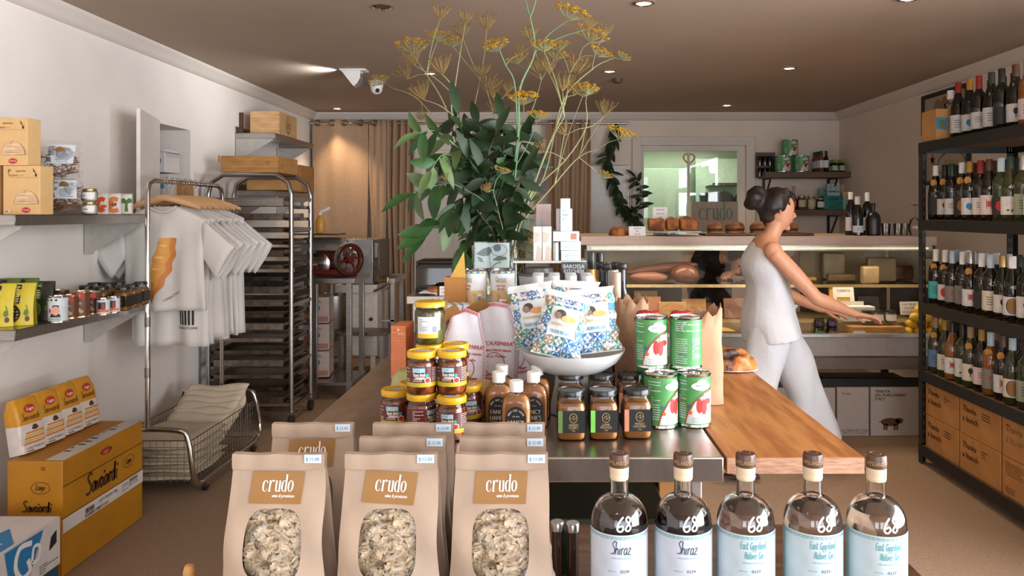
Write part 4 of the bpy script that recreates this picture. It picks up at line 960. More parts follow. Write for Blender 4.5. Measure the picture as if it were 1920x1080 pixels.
def wcrate(name, label, x0, x1, y0, y1, z0, z1, m, mark=None, t_=.012):
    t = thing(name, label, 'crate', (x0, y0, z0)); W_, L_, h_ = x1-x0, y1-y0, z1-z0
    for nm, a in (('side_board', (0, W_, 0, t_, 0, h_)), ('side_board', (0, W_, L_-t_, L_, 0, h_)), ('side_board', (0, t_, t_, L_-t_, 0, h_)), ('side_board', (W_-t_, W_, t_, L_-t_, 0, h_)), ('base_board', (t_, W_-t_, t_, L_-t_, 0, t_))):
        MB().box(*a).build(nm, m, t, bevel=.0015)
    MB().box(t_, W_-t_, t_, L_-t_, h_-.02, h_-.008).build('lid', m, t)
    if mark:
        b = MB(); mark(b, W_, L_, h_); b.build('burnt_mark', M['inkb'], t)
    return t
def mk1(b, W_, L_, h_):
    q = lambda u, v: (W_+.001, u, v); b.ring(L_*.5, h_*.5, .06, .07, .003, q, 0); b.ring(L_*.5, h_*.46, .045, .055, .002, q, 0); b.text('OPUS', L_*.5, h_*.2, .014, q, 0)
    for i in range(4): b.rect(L_*.5-.03+i*.018, L_*.5-.024+i*.018, h_*.3, h_*.62, q, 0)
def mk2(b, W_, L_, h_): b.text('750', W_*.82, h_*.62, .012, plane(.001), 0); b.text('1 3 5', W_*.82, h_*.45, .01, plane(.001), 0)
wcrate('wooden_crate', 'open wooden crate sitting on top of the tray rack', -2.18, -1.80, 4.97, 5.36, RH+.018, RH+.128, M['crate'], mk2)
b = MB(); b.box(-2.19, -2.182, 4.95, 4.968, RH+.085, RH+.128); tag(b.build('cardboard_scrap', M['cardd']), 'torn bit of cardboard at the left end of the rack-top crate', 'cardboard')
# rear wall shelf with wine box
s3 = wall_shelf('wall_shelf', 'high steel shelf on the left wall under the pale wooden wine box', 5.55, 6.45, 2.008, brk=(.001, .84))
for o in s3.children:
    if o.name.startswith('bracket'): o.data.materials[0] = M['bracket']
wcrate('wine_box', 'pale wooden wine box with a burnt arch mark on the high shelf', -2.26, -2.04, 5.66, 6.06, 2.01, 2.185, M['pine'], mk1)
b = MB(); b.box(XL+.006, XL+.03, 5.62, 5.64, 2.01, 2.17); tag(b.build('wood_slat', M['dwood']), 'thin dark board between the wine box and the wall', 'board')
wcrate('cardboard_carton', 'long low brown carton on the lower far wall shelf', -2.27, -1.95, 5.62, 5.9, 1.585, 1.66, M['card'])
s4 = wall_shelf('wall_shelf', 'lower far wall shelf behind the loops of the tray rack', 5.55, 6.45, 1.58, brk=(.06, .84))
b = MB(); b.box(-2.2, -1.99, 6.0, 6.35, 1.582, 1.8); tag(b.build('storage_carton', M['cardd'], bevel=.004), 'square brown carton at the rear of the lower far wall shelf', 'carton')
# white and tan milk cartons under the slicer table
for i, (px, z0, lb) in enumerate(((594, .02, 'bottom red and white carton with a blue flash under the slicer table'), (594, .23, 'middle red and white carton with a blue flash'), (594, .44, 'top red and white carton with a blue flash under the slicer'))):
    t = thing('milk_carton', lb, 'carton', (X(590, 5.75), 5.78, z0+.12), .15, 'stacked cartons with blue flashes'); MB().box(-.13, .10, 0, .25, 0, .2).build('carton', flat((196, 178, 166), .55), t, bevel=.004)
    b = MB(); q = plane(.0012); b.poly([(-.02, .11), (.03, .1), (.03, .13), (-.02, .14)], q, 0); b.text('Long Life', .0, .165, .016, q, 1); b.rect(-.12, .09, .01, .05, q, 2); b.ell(-.06, .09, .03, .03, q, 2); b.build('print', [M['blue'], M['ink'], flat((176, 120, 100))], t)
def bench(name, label, x0, x1, y0, y1, h_, under=None, th=.04, lw=.04, m='steel', leg='steel'):
    t = thing(name, label, 'bench', (x0, y0, 0)); W_, L_ = x1-x0, y1-y0
    MB().box(0, W_, 0, L_, h_-th, h_).build('bench_top', M[m], t, bevel=.003)
    for x in (.03, W_-.03-lw):
        for y in (.03, L_-.03-lw): MB().box(x, x+lw, y, y+lw, 0, h_-th).build('leg', M[leg], t, bevel=.002)
    if under: MB().box(.02, W_-.02, .02, L_-.02, under-.02, under).build('undershelf', M[m], t)
    return t
D = 5.62
bench('slicer_stand', 'steel stand carrying the red hand-wheel slicer', X(574, D), X(664, D), D, 6.1, 0.92, .13)
# slicer
sx, sz = X(610, 5.72), .92
t = thing('meat_slicer', 'red slicer with a big spoked flywheel on the steel stand', 'slicer', (sx, 5.80, sz))
redp = mat('oxblood_enamel', S(96, 28, 20), .3, vary=.05)
b = MB(); b.box(-.11, .14, -.08, .16, .015, .06); b.build('base', redp, t, bevel=.012)
b = MB(); b.box(-.10, .07, -.02, .10, .06, .2); b.build('body', redp, t, bevel=.02)
b = MB(); b.box(-.12, .10, -.06, .02, .2, .215); b.build('carriage', M['steel'], t, bevel=.003)
b = MB(); b.T = Matrix.Translation((-.06, -.06, .1)) @ Matrix.Rotation(PI/2, 4, 'X'); b.lathe([(0, -.004), (.085, -.002), (.09, 0), (.085, .002), (0, .004)], 32, cap=False); b.build('blade', M['chrome'], t)
fw = (.165, -.02, .13); b = MB(); b.T = Matrix.Translation(fw) @ Matrix.Rotation(.95, 4, 'Z') @ Matrix.Rotation(PI/2, 4, 'X')
b.lathe([(.112, -.022), (.128, -.022), (.13, -.018), (.13, .018), (.128, .022), (.112, .022), (.112, -.022)], 36, cap=False); wh = b.build('flywheel', M['chrome'], t)
b = MB(); b.T = Matrix.Translation(fw) @ Matrix.Rotation(.95, 4, 'Z') @ Matrix.Rotation(PI/2, 4, 'X')
for k in range(6):
    a = k*PI/3; b.tube([(.02*math.cos(a), .02*math.sin(a), 0), (.06*math.cos(a+.25), .06*math.sin(a+.25), 0), (.112*math.cos(a), .112*math.sin(a), 0)], .009, 8, smooth=4)
b.build('spokes', redp, wh)
b = MB(); b.T = Matrix.Translation(fw) @ Matrix.Rotation(.95, 4, 'Z') @ Matrix.Rotation(PI/2, 4, 'X'); b.lathe([(0, -.04), (.028, -.04), (.03, -.02), (.03, .03), (0, .034)], 20, cap=False); b.lathe([(.098, -.012), (.112, -.012), (.112, .012), (.098, .012), (.098, -.012)], 32, cap=False); b.build('hub', redp, wh)
MB().tube([(.02, -.02, .1), fw], .012, 8).build('axle', M['steel'], t)
MB().tube([(.14, -.10, .015), (.25, -.12, .015)], .006, 8).build('handle', M['blackp'], t)
b = MB(); b.lathe([(0, .115), (.05, .115), (.055, .12), (.055, .128), (0, .13)], 20, (-.1, -.14, -.02), cap=False); b.lathe([(.01, 0), (.014, .12)], 10, (-.1, -.14, -.02)); b.build('feed_plate', M['crate'], t)
# mixer head behind
t = thing('dough_mixer', 'grey metal dough mixer head above the slicer', 'mixer', (X(610, 6.3), 6.35, .02))
b = MB(); b.T = Matrix.Translation((-.02, 0, 1.06)) @ Matrix.Rotation(PI/2, 4, 'Y'); b.lathe([(0, -.28), (.08, -.28), (.11, -.25), (.125, -.15), (.125, .12), (.10, .17), (.05, .185), (0, .185)], 28, cap=False, sy=1); b.build('motor_head', mat('mixer_grey', (.4, .38, .35), .35, .8, vary=.06), t)
b = MB(); b.T = Matrix.Translation((0, 0, 1.06)) @ Matrix.Rotation(PI/2, 4, 'Y'); b.lathe([(.055, .17), (.055, .19), (.045, .2), (.045, .25), (.04, .26), (0, .26)], 20, cap=False); b.build('attachment_hub', M['steel'], t)
b = MB(); b.box(-.25, -.08, -.1, .1, .1, .96); b.build('column', flat((120, 112, 104), .4), t, bevel=.02)
b = MB(); b.box(-.27, .12, -.17, .17, 0, .1); b.build('foot', flat((120, 112, 104), .4), t, bevel=.02)
b = MB(); b.lathe([(.05, .3), (.11, .33), (.15, .45), (.16, .7), (.165, .705), (.155, .705), (.145, .46), (0, .33)], 26, (.04, 0, 0)); b.build('bowl', M['steel'], t)
# spray bottle etc on the rack side
t = thing('spray_bottle', 'white spray bottle with an orange label near the curtain', 'bottle', (X(606, 6.5), 6.42, 1.245))
MB().lathe([(.035, 0), (.04, .01), (.04, .10), (.02, .14), (.014, .15)], 18).build('body', flat((214, 160, 60), .4), t)
b = MB(); b.tube([(0, 0, .15), (0, 0, .175), (.035, 0, .19), (.08, 0, .215)], .014, 8, smooth=3); b.build('spray_head', M['white'], t)
b = MB(); b.box(-.28, .12, -.12, .14, 0, .012); o = b.build('guard_plate', M['steeld'], None, (X(610, 6.3), 6.35, 1.228)); tag(o, 'thin dark shelf plate above the mixer head', 'shelf')
# oven box
D = 6.45; t = thing('oven', 'brushed steel oven box standing on a white trolley', 'oven', (X(640, D), D, .80))
w_, hh = X(699, D)-X(640, D), Z(449, D)-.80
MB().box(0, w_, 0, .45, 0, hh).build('body', M['bright'], t, bevel=.004)
b = MB(); b.box(w_, w_+.055, 0.0, .42, .02, hh-.005); b.build('side_door', M['steeld'], t, bevel=.004)
b = MB(); b.box(w_+.02, w_+.04, -.008, 0, hh*.6, hh*.92); b.build('vent', M['bright'], t)
b = MB(); b.box(w_+.01, w_+.055, -.03, 0, hh*.42, hh*.46); b.build('handle', M['steeld'], t)
b = MB()
for i in range(12): b.ball((i*w_/11, .01, hh+.008), .007, 6)
b.build('top_beading', M['chrome'], t)
t = thing('trolley', 'cream enamel trolley cabinet under the oven', 'cabinet', (X(628, D), D-.02, 0)); w2 = X(707, D)-X(628, D)
MB().box(0, w2, 0, .5, .72, .795).build('top', flat((214, 206, 192), .4), t, bevel=.01)
MB().box(w2*.3, w2, .02, .48, .18, .72).build('cabinet', flat((206, 198, 184), .4), t, bevel=.01)
MB().box(w2*.62, w2-.01, .0, .02, .3, .70).build('door', flat((214, 206, 192), .4), t, bevel=.006)
MB().ball((w2*.88, -.012, .5), .016, 10).build('knob', M['blackp'], t)
for x in (.02, w2-.06):
    MB().box(x, x+.04, .02, .06, 0, .72 if x < .1 else .18).build('leg', flat((200, 190, 176), .4), t, bevel=.003)
MB().tube([(w2-.02, .0, .74), (w2+.09, -.02, .80), (w2+.10, -.02, .86)], .012, 8, smooth=4).build('handle', M['steel'], t)
b = MB(); b.T = Matrix.Rotation(PI/2, 4, 'X')
b.ell(w2*.4, .64, .008, .008, lambda u, v: (u, v, .0), 0); 
t = thing('low_bench', 'low dark steel bench in front of the cream trolley', 'bench', (X(612, 5.9), 6.15, 0))
MB().box(0, .42, 0, .24, .40, .43).build('bench_top', M['steeld'], t, bevel=.003)
for x in (.02, .36):
    for y in (.02, .2): MB().box(x, x+.03, y, y+.03, 0, .4).build('leg', M['steel'], t)
D = 6.5; t = thing('side_bench', 'steel bench with brass fitting right of the oven', 'bench', (X(714, D), D, 0))
w3 = X(740, D)-X(714, D); hb_ = Z(522, D)
MB().box(0, w3, 0, .5, hb_-.045, hb_).build('bench_top', M['bright'], t, bevel=.003)
for x, y in ((w3-.04, .01), (.0, .4), (w3-.04, .4)): MB().box(x, x+.035, y, y+.035, 0, hb_-.045).build('leg', M['steel'], t)
MB().box(.0, w3, .01, .03, Z(600, D)-.015, Z(600, D)).build('rail', M['bright'], t)
b = MB(); b.T = Matrix.Translation((.03, -.03, hb_-.015)) @ Matrix.Rotation(PI/2, 4, 'Y'); b.lathe([(0, -.07), (.018, -.07), (.02, -.04), (.03, -.035), (.03, -.02), (.02, -.015), (.022, .05), (0, .05)], 16, cap=False); b.build('coupling', mat('brass', (.5, .33, .14), .3, 1.0), t, label='brass coupling')
# steel bench behind the table with a glass case
BY = 4.15; t = bench('rear_bench', 'steel bench behind the display table under the dark glass case', X(762, BY), .12, BY, 4.75, .95, .35, .045)
cx = X(820, 4.4)
t = thing('glass_case', 'dark domed glass case on the rear steel bench', 'case', (cx, 4.5, .95))
b = MB(); b.lathe([(0, 0), (.125, 0), (.125, .015), (0, .015)], 4, cap=False); b = MB(); b.box(-.13, .14, -.1, .12, 0, .02); b.build('base', M['black'], t, bevel=.004)
b = MB(); b.lathe([(.165, .02), (.165, .15), (.15, .18), (.12, .19), (0, .19)], 4, (0, .01, 0), a0=PI/4, a1=PI/4+2*PI, cap=False, sx=1.1, sy=.85); b.build('cover', thin('smoked_cover', (.25, .25, .24), .04, 1.6), t)
b = MB(); b.tube([(-.12, -.11, .172), (.13, -.11, .172), (.13, .12, .172), (-.12, .12, .172)], .007, 6, closed=True); b.build('rim', M['black'], t)
def card_sign(label, loc, w_, h_, lines, rz=0, tilt=-.15, col=None, ink='ink', name='price_card', fs=.009, shear=.1):
    t = thing(name, label, 'card', loc, rz); t.rotation_euler = (tilt, 0, rz)
    MB().box(-w_/2, w_/2, 0, .001, 0, h_).build('card', col or M['white'], t)
    b = MB()
    for i, s_ in enumerate(lines): b.text(s_, 0, h_*(1-(i+.7)/(len(lines)+.4)), min(fs, h_/len(lines)*.55), plane(.0008), 0, shear=shear, w=min(w_*.8, fs*.72*len(s_)))
    b.build('writing', M[ink], t)
    MB().box(-.01, .01, .001, .03, 0, .003).build('foot', M['white'], t)
    return t
card_sign('small white price card in front of the dark glass case', (X(838, 4.2), 4.2, .95), .085, .05, ['SLOW JUICE PRESS', 'TURMERIC $'], 0)
def loaf(label, loc, rx_, ry_, rz_h, rz=0, m='crust', seed=1, group=None, bump=.12, cat='bread', name='bread_loaf'):
    b = MB(); rr = random.Random(seed); o_ = Vector((rr.uniform(0, 50), 0, 0))
    def fn(u, v):
        a = u*2*PI; p = v*PI/2; ca = math.cos(p)**.6
        q = Vector((math.cos(a)*ca, math.sin(a)*ca, math.sin(p)**.8)); k = 1+bump*noise.noise(q*2.2+o_)
        return (q.x*rx_*k, q.y*ry_*k, max(0, q.z*rz_h*k))
    b.grid(fn, 32, 12); b.add([(0, 0, 0)], [], 0)
    b.poly([(rx_*.9*math.cos(i*PI/16), ry_*.9*math.sin(i*PI/16)) for i in range(32)], lambda u, v: (u, v, .001), 0)
    o = b.build(name, M[m], None, loc, (0, 0, rz), ang=80); tag(o, label, cat, group); return o
loaf('dark bread roll on the rear bench beside the white cloth', (X(812, 4.22), 4.24, .952), .05, .035, .045, .4, seed=3)
loaf('second dark roll on the rear bench by the price card', (X(842, 4.24), 4.26, .952), .045, .035, .04, -.3, 'crustd', 4)
b = MB(); b.grid(lambda u, v: (u*.10, v*.07, .012*math.sin(u*5)*math.sin(v*4)+.012), 10, 8); tag(b.build('folded_cloth', M['cloth'], None, (X(785, 4.18), 4.18, .951), solid=.006), 'small folded white cloth on the corner of the rear bench', 'cloth')

# ================================================================== COUNTER
CX0, CX1 = X(1096, 4.7), 2.50
CF, CB = 4.68, 5.52
t = thing('display_fridge', 'long glass fronted deli counter across the back of the shop', 'deli counter', (CX0, CF, 0)); W = CX1-CX0; Lc = CB-CF
grey = mat('counter_panel', S(160, 152, 146), .5, vary=.03)
MB().box(0, W, 0, .02, .515, .64).build('front_panel', grey, t, bevel=.003)
MB().box(0, W, -.015, .03, .635, .655).build('front_rail', M['bright'], t, bevel=.002)
MB().box(.0, W, .02, Lc, .49, .515).build('base_slab', M['steeld'], t)
MB().box(.0, W, .005, .06, .43, .505).build('lower_ledge', mat('counter_ledge', S(110, 98, 88), .5, vary=.03), t, bevel=.003)
MB().box(.02, W-.02, .06, .1, .30, .36).build('kick_rail', M['black'], t)
for x in (.03, W/2, W-.07):
    for y in (.08, Lc-.1): MB().box(x, x+.04, y, y+.04, 0, .49).build('leg', M['black'], t)
MB().box(0.02, W-.02, .03, Lc-.02, .52, .615).build('deck', mat('fridge_deck', S(170, 156, 134), .4, vary=.03), t)
top = mat('counter_top_timber', S(190, 164, 146), .5, scale=4, stretch=(1, 8, 8), vary=.05)
MB().box(-.02, W, .12, Lc+.04, 1.205, 1.262).build('counter_top', top, t, bevel=.004)
MB().box(.02, W-.02, .14, Lc, 1.17, 1.204).build('canopy', M['bright'], t)
b = MB(); b.box(.05, W-.05, .13, .15, 1.180, 1.19); b.build('light_strip', mat('strip_glow', (1, .8, .5), .5, emit=.7, ecol=(1, .82, .55), vary=0), t)
b = MB(); b.add([(0, .0, .655), (W, .0, .655), (W, .135, 1.205), (0, .135, 1.205)], [(0, 1, 2, 3)]); b.build('front_glass', thin('counter_glass', (.93, .92, .88), .03, 1.1), t)
for x in (0, W-.006):
    b = MB(); b.prism([(.0, .655), (Lc, .655), (Lc, 1.2), (.135, 1.2)], x, x+.006, lambda u, v, w_: (w_, u, v)); b.build('end_glass', thin('end_pane', (.93, .92, .88), .03, 1.1), t)
MB().box(.02, W-.02, .28, Lc-.06, .925, .932).build('glass_shelf', thin('shelf_pane', (.85, .85, .8), .04, 1.2), t)
MB().box(.02, W-.02, .275, .282, .918, .938).build('shelf_edge', mat('shelf_edge', S(196, 170, 120), .3, .6), t)
for x0, x1 in ((.02, .75), (1.62, W-.02)): MB().box(x0, x1, Lc-.05, Lc-.04, .60, .90).build('back_panel', flat((84, 68, 54), .5), t)
for x0, x1 in ((.02, .75), (1.62, W-.02)):
    MB().box(x0, x1, Lc-.03, Lc-.02, .9, 1.17).build('rear_door', mat('rear_door', S(150, 132, 110), .3, vary=.06, scale=4), t)
for i in range(3):
    area('fridge_light', (CX0+W*(i+.5)/3, CF+.2, 1.165), (W/3-.1, .05), (0, 0, 0), 2.5, (1, .82, .56))
# inside the counter, z deck .615 and shelf .932
def lump(name, label, cat, loc, s_, m, rot=(0, 0, 0), seed=1, bump=.1, group=None, n=24):
    b = MB(); o_ = Vector((seed*7.3, 0, 0))
    def fn(u, v):
        a = u*2*PI; p = (v-.5)*PI; q = Vector((math.cos(a)*math.cos(p), math.sin(a)*math.cos(p), math.sin(p))); k = 1+bump*noise.noise(q*1.8+o_)
        return (q.x*s_[0]*k, q.y*s_[1]*k, q.z*s_[2]*k)
    b.grid(fn, n, n//2); o = b.build(name, m, None, loc, rot, ang=180); tag(o, label, cat, group); return o
sh = .935
lump('salami', 'long dark salami lying on the upper shelf of the counter', 'salami', (X(1238, 5.15), 5.15, sh+.095), (.25, .035, .035), flat((110, 70, 56), .5), (0, -.12, 0), 2, .12)
lump('salami', 'pink salami lying below the long dark one', 'salami', (X(1215, 5.05), 5.0, sh+.042), (.13, .045, .04), flat((128, 84, 70), .45), (0, .02, 0), 3)
lump('ham', 'round cured ham in the upper left of the counter', 'ham', (X(1284, 5.02), 5.02, sh+.07), (.095, .08, .067), mat('cured_ham', S(120, 76, 58), .3, col2=S(64, 34, 30), scale=5), (0, .1, 0), 5, .08)
lump('salami', 'pale wrapped salami beside the round ham', 'salami', (X(1250, 5.25), 5.26, sh+.045), (.1, .04, .04), flat((120, 96, 80), .4), (0, 0, .2), 6)
for i, (px, D, z, w_, h_, cc, rz, lb) in enumerate(((1492, 5.2, sh, .3, .03, (176, 140, 84), .0, 'flat yellowish packet on the upper shelf behind the reaching arm'), (1580, 5.2, sh, .2, .05, (120, 96, 74), .1, 'brown packet on the upper shelf left of centre'),
     (1655, 5.15, sh, .2, .17, (96, 82, 62), .0, 'dark packet standing upright on the upper shelf'), (1700, 5.3, sh, .32, .10, (104, 66, 40), -.1, 'brown packet at the right end of the upper shelf'),
     (1565, 5.38, sh+.0, .16, .19, (150, 136, 112), 0, 'pale card leaning at the back of the upper shelf'), (1635, 5.0, sh, .12, .12, (150, 128, 98), .2, 'tilted square tan packet on the upper shelf'))):
    t = thing('deli_packet', lb, 'packet', (X(px, D), D, z+.001), rz, 'packets on the upper counter shelf'); MB().box(-w_/2, w_/2, 0, .05, 0, h_).build('wrapper', mat('deli_wrap_%d' % i if False else 'deli_wrap_'+'abcdef'[i], S(*cc), .35, vary=.12, scale=9), t, bevel=.012)
dk = .618
def pk(label, px, py0, py1, D, wpx, col, tx=None, ink='ink', tilt=-.2, d_=.02, cat='packet', name='cheese_packet', group='packets standing in the counter', fs=.014):
    w_ = wpx/F*D; z0 = dk; h_ = max(.03, Z(py0, D)-Z(py1, D)); t = thing(name, label, cat, (X(px, D), D, max(dk, Z(py1, D))), 0, group); t.rotation_euler = (tilt, 0, 0)
    MB().box(-w_/2, w_/2, 0, d_, 0, h_).build('pack', flat(col, .45), t, bevel=.004)
    if tx:
        b = MB(); b.ring(0, h_*.5, w_*.42, h_*.4, .003, plane(.001), 0)
        for i, s_ in enumerate(tx): b.text(s_, 0, h_*(.72-.26*i), fs, plane(.0012), 0, w=w_*.6)
        b.build('print', M[ink], t)
    return t
# a low riser inside carries the packets that stand higher
MB().box(0, 1, 0, 1, 0, 1)
t = thing('fridge_step', 'stepped tray inside the counter carrying the packets', 'tray', (CX0+.05, 4.86, dk)); MB().box(0, W-.1, 0, .52, 0, .085).build('step', mat('step_tray', S(150, 128, 92), .4, vary=.05), t, bevel=.004)
dk = .706
pk('orange printed packet in the counter behind the paper bag', 1222, 556, 592, 4.95, 36, (190, 124, 84), None)
pk('left yellow cheese packet with a red printed frame', 1262, 566, 596, 4.93, 52, (196, 160, 96), ['All Hearts', 'CHEDDAR'], 'orange')
pk('right yellow cheese packet with a red printed frame', 1302, 560, 590, 4.97, 46, (180, 146, 88), ['Alehouse', 'CHEDDAR'], 'orange')
pk('gold foil wrapped packet standing at the left end of the counter', 1212, 545, 592, 5.1, 44, (180, 150, 90))
pk('pinkish packet in the counter left of the person in white', 1378, 562, 600, 5.0, 40, (150, 100, 76))
pk('reddish packet right behind the person in white', 1425, 560, 600, 5.05, 50, (140, 92, 72))
lump('cheese_wedge', 'big yellow cheese wedge below the reaching hand', 'cheese', (X(1350, 4.84), 4.82, .645), (.12, .06, .03), flat((222, 180, 92), .5), (0, .12, .3), 4, .05)
dk2 = .617
t = thing('name_strip', 'printed strip on the low front ledge of the counter', 'sign', (X(1360, 4.73), 4.73, .618)); MB().box(-.25, .12, 0, .004, 0, .045).build('strip', flat((150, 118, 86), .4), t); b = MB(); b.text('Brie Nussell', -.03, .022, .018, plane(.001), 0, shear=.15); b.build('writing', M['inkb'], t)
for i in range(2):
    for j in range(2):
        col = [(70, 140, 80), (60, 50, 70), (120, 100, 60), (96, 70, 120)][i*2+j]
        lidded_jar('%s %s little dark jar with a coloured label in the counter' % (['lower', 'upper'][j], ['left', 'right'][i]), (X(1535+i*24, 4.84), 4.83, .618+j*.058), .033, .055, M['blackp'], flat((40, 34, 30), .3), 'little jars stacked in the counter', lab=(flat(col, .4), (.2, .7), 1.1))
for i, (px, lb) in enumerate(((1620, 'left white labelled jar under the open white box'), (1640, 'middle white labelled jar under the open white box'), (1664, 'right white labelled jar next to the price board'))):
    lidded_jar(lb, (X(px, 4.88), 4.84, .706), .036, .075, M['blackp'], flat((180, 150, 100), .4), 'white labelled jars in the counter', lab=(M['white'], (.15, .68), 1.3))
t = thing('yellow_box', 'open yellow tin box standing upright on the counter step', 'box', (X(1580, 4.92), 4.93, .79)); w_, h_ = .145, .145; t.rotation_euler = (-.22, 0, 0)
MB().box(-w_/2, w_/2, .004, .03, .0, h_).build('lid', flat((222, 166, 80), .45), t, bevel=.003)
MB().box(-w_/2+.02, w_/2+.012, -.004, .004, -.005, h_-.012).build('front_card', M['white'], t)
b = MB(); q = plane(.006); b.text('YURRITA', .016, h_-.035, .016, q, 0, w=.09); b.rect(-.03, .055, .02, .065, q, 1); q2 = plane(.007)
for i in range(9): b.ell(-.024+i*.009, .044, .004, .018, q2, 2, n=10)
b.build('print', [M['inkb'], flat((120, 80, 30)), flat((216, 170, 84))], t)
t = thing('white_box', 'open white box lying in front of the upright yellow box', 'box', (X(1602, 4.9), 4.86, .785)); MB().box(-.09, .11, -.02, .06, 0, .02).build('tray', M['white'], t, bevel=.003)
MB().box(-.09, .07, .062, .066, 0, .045).build('flap', M['cardw'], t); MB().box(-.09, .11, -.02, .06, -.077, -.001).build('stand', M['cardw'], t)
b = MB(); b.box(0, .34, 0, .2, 0, .07); tag(b.build('wooden_crate_tray', M['crate'], None, (X(1590, 4.8), 4.74, .618), bevel=.003), 'low wooden crate inside the counter below the jars', 'crate')
card_sign('blank white price tag on the low wooden crate', (X(1611, 4.73), 4.725, .62), .075, .045, ['CHEESE'], 0, -.1)
pk('dark round packet right of the open white box', 1630, 556, 582, 5.0, 40, (50, 42, 38), None)
b = MB(); b.box(0, .12, 0, .12, 0, .07); tag(b.build('carton', M['card'], None, (X(1612, 5.12), 5.12, .706), bevel=.003), 'tan carton behind the dark round packet', 'carton')
MB()
card_sign('tilted handwritten price board in front of the lemons', (X(1706, 4.86), 4.86, .75), .13, .085, ['HALF BRUM', 'MASTERS', 'SPICED OLIVES'], .12, -.15, fs=.014)
lp = [(1702, 618, 0), (1722, 618, 0), (1742, 618, 0), (1762, 618, 0), (1710, 612, 1), (1731, 612, 1), (1751, 612, 1), (1716, 600, 2), (1738, 600, 2), (1726, 600, 3)]
for i, (px, py, lv) in enumerate(lp):
    nm = ['leftmost lemon in the bottom row', 'second lemon in the bottom row', 'third lemon in the bottom row', 'rightmost lemon in the bottom row', 'left lemon in the second row', 'middle lemon in the second row', 'right lemon in the second row', 'left lemon in the third row', 'right lemon in the third row', 'topmost lemon of the heap'][i]
    b = MB(); b.lathe([(0, -.042), (.006, -.04), (.014, -.033), (.028, -.018), (.031, 0), (.028, .018), (.014, .033), (.006, .04), (0, .042)], 16, cap=False)
    o = b.build('lemon', mat('lemon_skin', S(214, 168, 40), .45, bump=.3, bscale=300, bd=.001, vary=.05), None, (X(px, 4.8), 4.80+.01*(lv % 2), .650+.046*lv), (PI/2-.3*(i % 3), .5*(i % 4), i*1.1)); tag(o, nm+' inside the counter', 'lemon', 'lemons in the counter')
# under the counter: white wine cartons
def wcarton(label, px0, px1, py0, deco):
    D = 4.72; x0, x1 = X(px0, D), X(px1, D); t = thing('wine_carton', label, 'carton', (x0, D, .002), 0, 'white cartons under the counter'); w_, h_ = x1-x0, Z(py0, D)
    MB().box(.002, w_-.002, 0, .24, 0, h_).build('carton', mat('white_carton', S(176, 166, 160), .6, vary=.02), t, bevel=.003)
    b = MB(); deco(b, w_, h_); b.build('print', [M['ink'], M['inkb']], t)
def dc1(b, w_, h_): b.text('mojo', w_*.3, h_*.88, .018, plane(.001), 0, shear=-.2); b.text('6 x 750ml BOTTLES', w_*.55, h_*.12, .014, plane(.001), 0, w=w_*.8); b.text('PRODUCT OF AUSTRALIA', w_*.55, h_*.06, .010, plane(.001), 0, w=w_*.7)
def dc2(b, w_, h_):
    p = plane(.001)
    for i, s_ in enumerate(('TENUTA', 'DEL PORCONERO', 'ITALY')): b.text(s_, .03, h_*.92-i*.024, .017, p, 0, align='l', bold=.0006)
    cx, cz = w_*.38, h_*.24
    b.ell(cx, cz+.015, .062, .026, p, 1, n=20); b.ell(cx+.055, cz+.024, .026, .018, p, 1, n=12); b.stroke([(cx-.06, cz+.02), (cx-.078, cz+.014)], .004, p, 1)
    for u in (-.045, -.03, .02, .036): b.rect(cx+u, cx+u+.012, cz-.035, cz+.004, p, 1)
wcarton('white wine carton with bottle lettering under the counter', 1569, 1630, 727, dc1)
wcarton('white wine carton printed with a dark pig under the counter', 1632, 1731, 727, dc2)
wcarton('plain white carton behind the legs under the counter', 1505, 1567, 728, lambda b, w_, h_: b.text('mojo', w_*.3, h_*.88, .018, plane(.001), 0))
wcarton('plain white carton hidden mostly behind the wooden board', 1440, 1503, 728, lambda b, w_, h_: b.text('mojo', w_*.3, h_*.88, .018, plane(.001), 0))
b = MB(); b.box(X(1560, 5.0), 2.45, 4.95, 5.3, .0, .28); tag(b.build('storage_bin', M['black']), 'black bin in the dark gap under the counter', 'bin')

# on the counter top, z 1.262
CT = 1.263
def tinloaf(label, px0, px1, D, h_=.085):
    x0, x1 = X(px0, D), X(px1, D); t_ = .1; b = MB(); n = 20
    sec = [(-.5, 0), (.5, 0), (.5, .6), (.56, .72), (.5, .9), (.25, 1.0), (0, 1.03), (-.25, 1.0), (-.5, .9), (-.56, .72), (-.5, .6)]
    L_ = x1-x0; vs = []
    for i in range(9):
        u = i/8; k = 1 if 0 < i < 8 else .94; bb = 1+.06*math.sin(u*3*PI+px0)
        for a, c in sec: vs.append((x0+L_*u, a*t_*k, c*h_*(k*bb if c > .6 else 1)))
    m = len(sec); b.add(vs, [(i*m+j, (i+1)*m+j, (i+1)*m+(j+1) % m, i*m+(j+1) % m) for i in range(8) for j in range(m)]+[tuple(range(m)), tuple(8*m+j for j in range(m))[::-1]])
    tag(b.build('tin_loaf', M['crust'], None, (0, D, CT+.028), ang=60, sub=1), label, 'bread', 'tin loaves on the cake stand')
t = thing('cake_stand', 'low grey stand under the three tin loaves', 'stand', (X(1262, 4.98), 4.98, CT)); MB().lathe([(0, 0), (.06, 0), (.05, .006), (.015, .010), (.012, .018), (.03, .02), (.19, .022), (.19, .026), (0, .026)], 36, cap=False).build('plate', M['ceramic'], t)
tinloaf('left tin loaf on the cake stand', 1214, 1246, 4.96); tinloaf('middle tin loaf on the cake stand', 1248, 1272, 4.95, .092); tinloaf('right tin loaf on the cake stand', 1273, 1307, 4.96, .095)
loaf('round bun at the left end of the counter top', (X(1158, 4.95), 4.95, CT), .058, .05, .06, 0, seed=8)
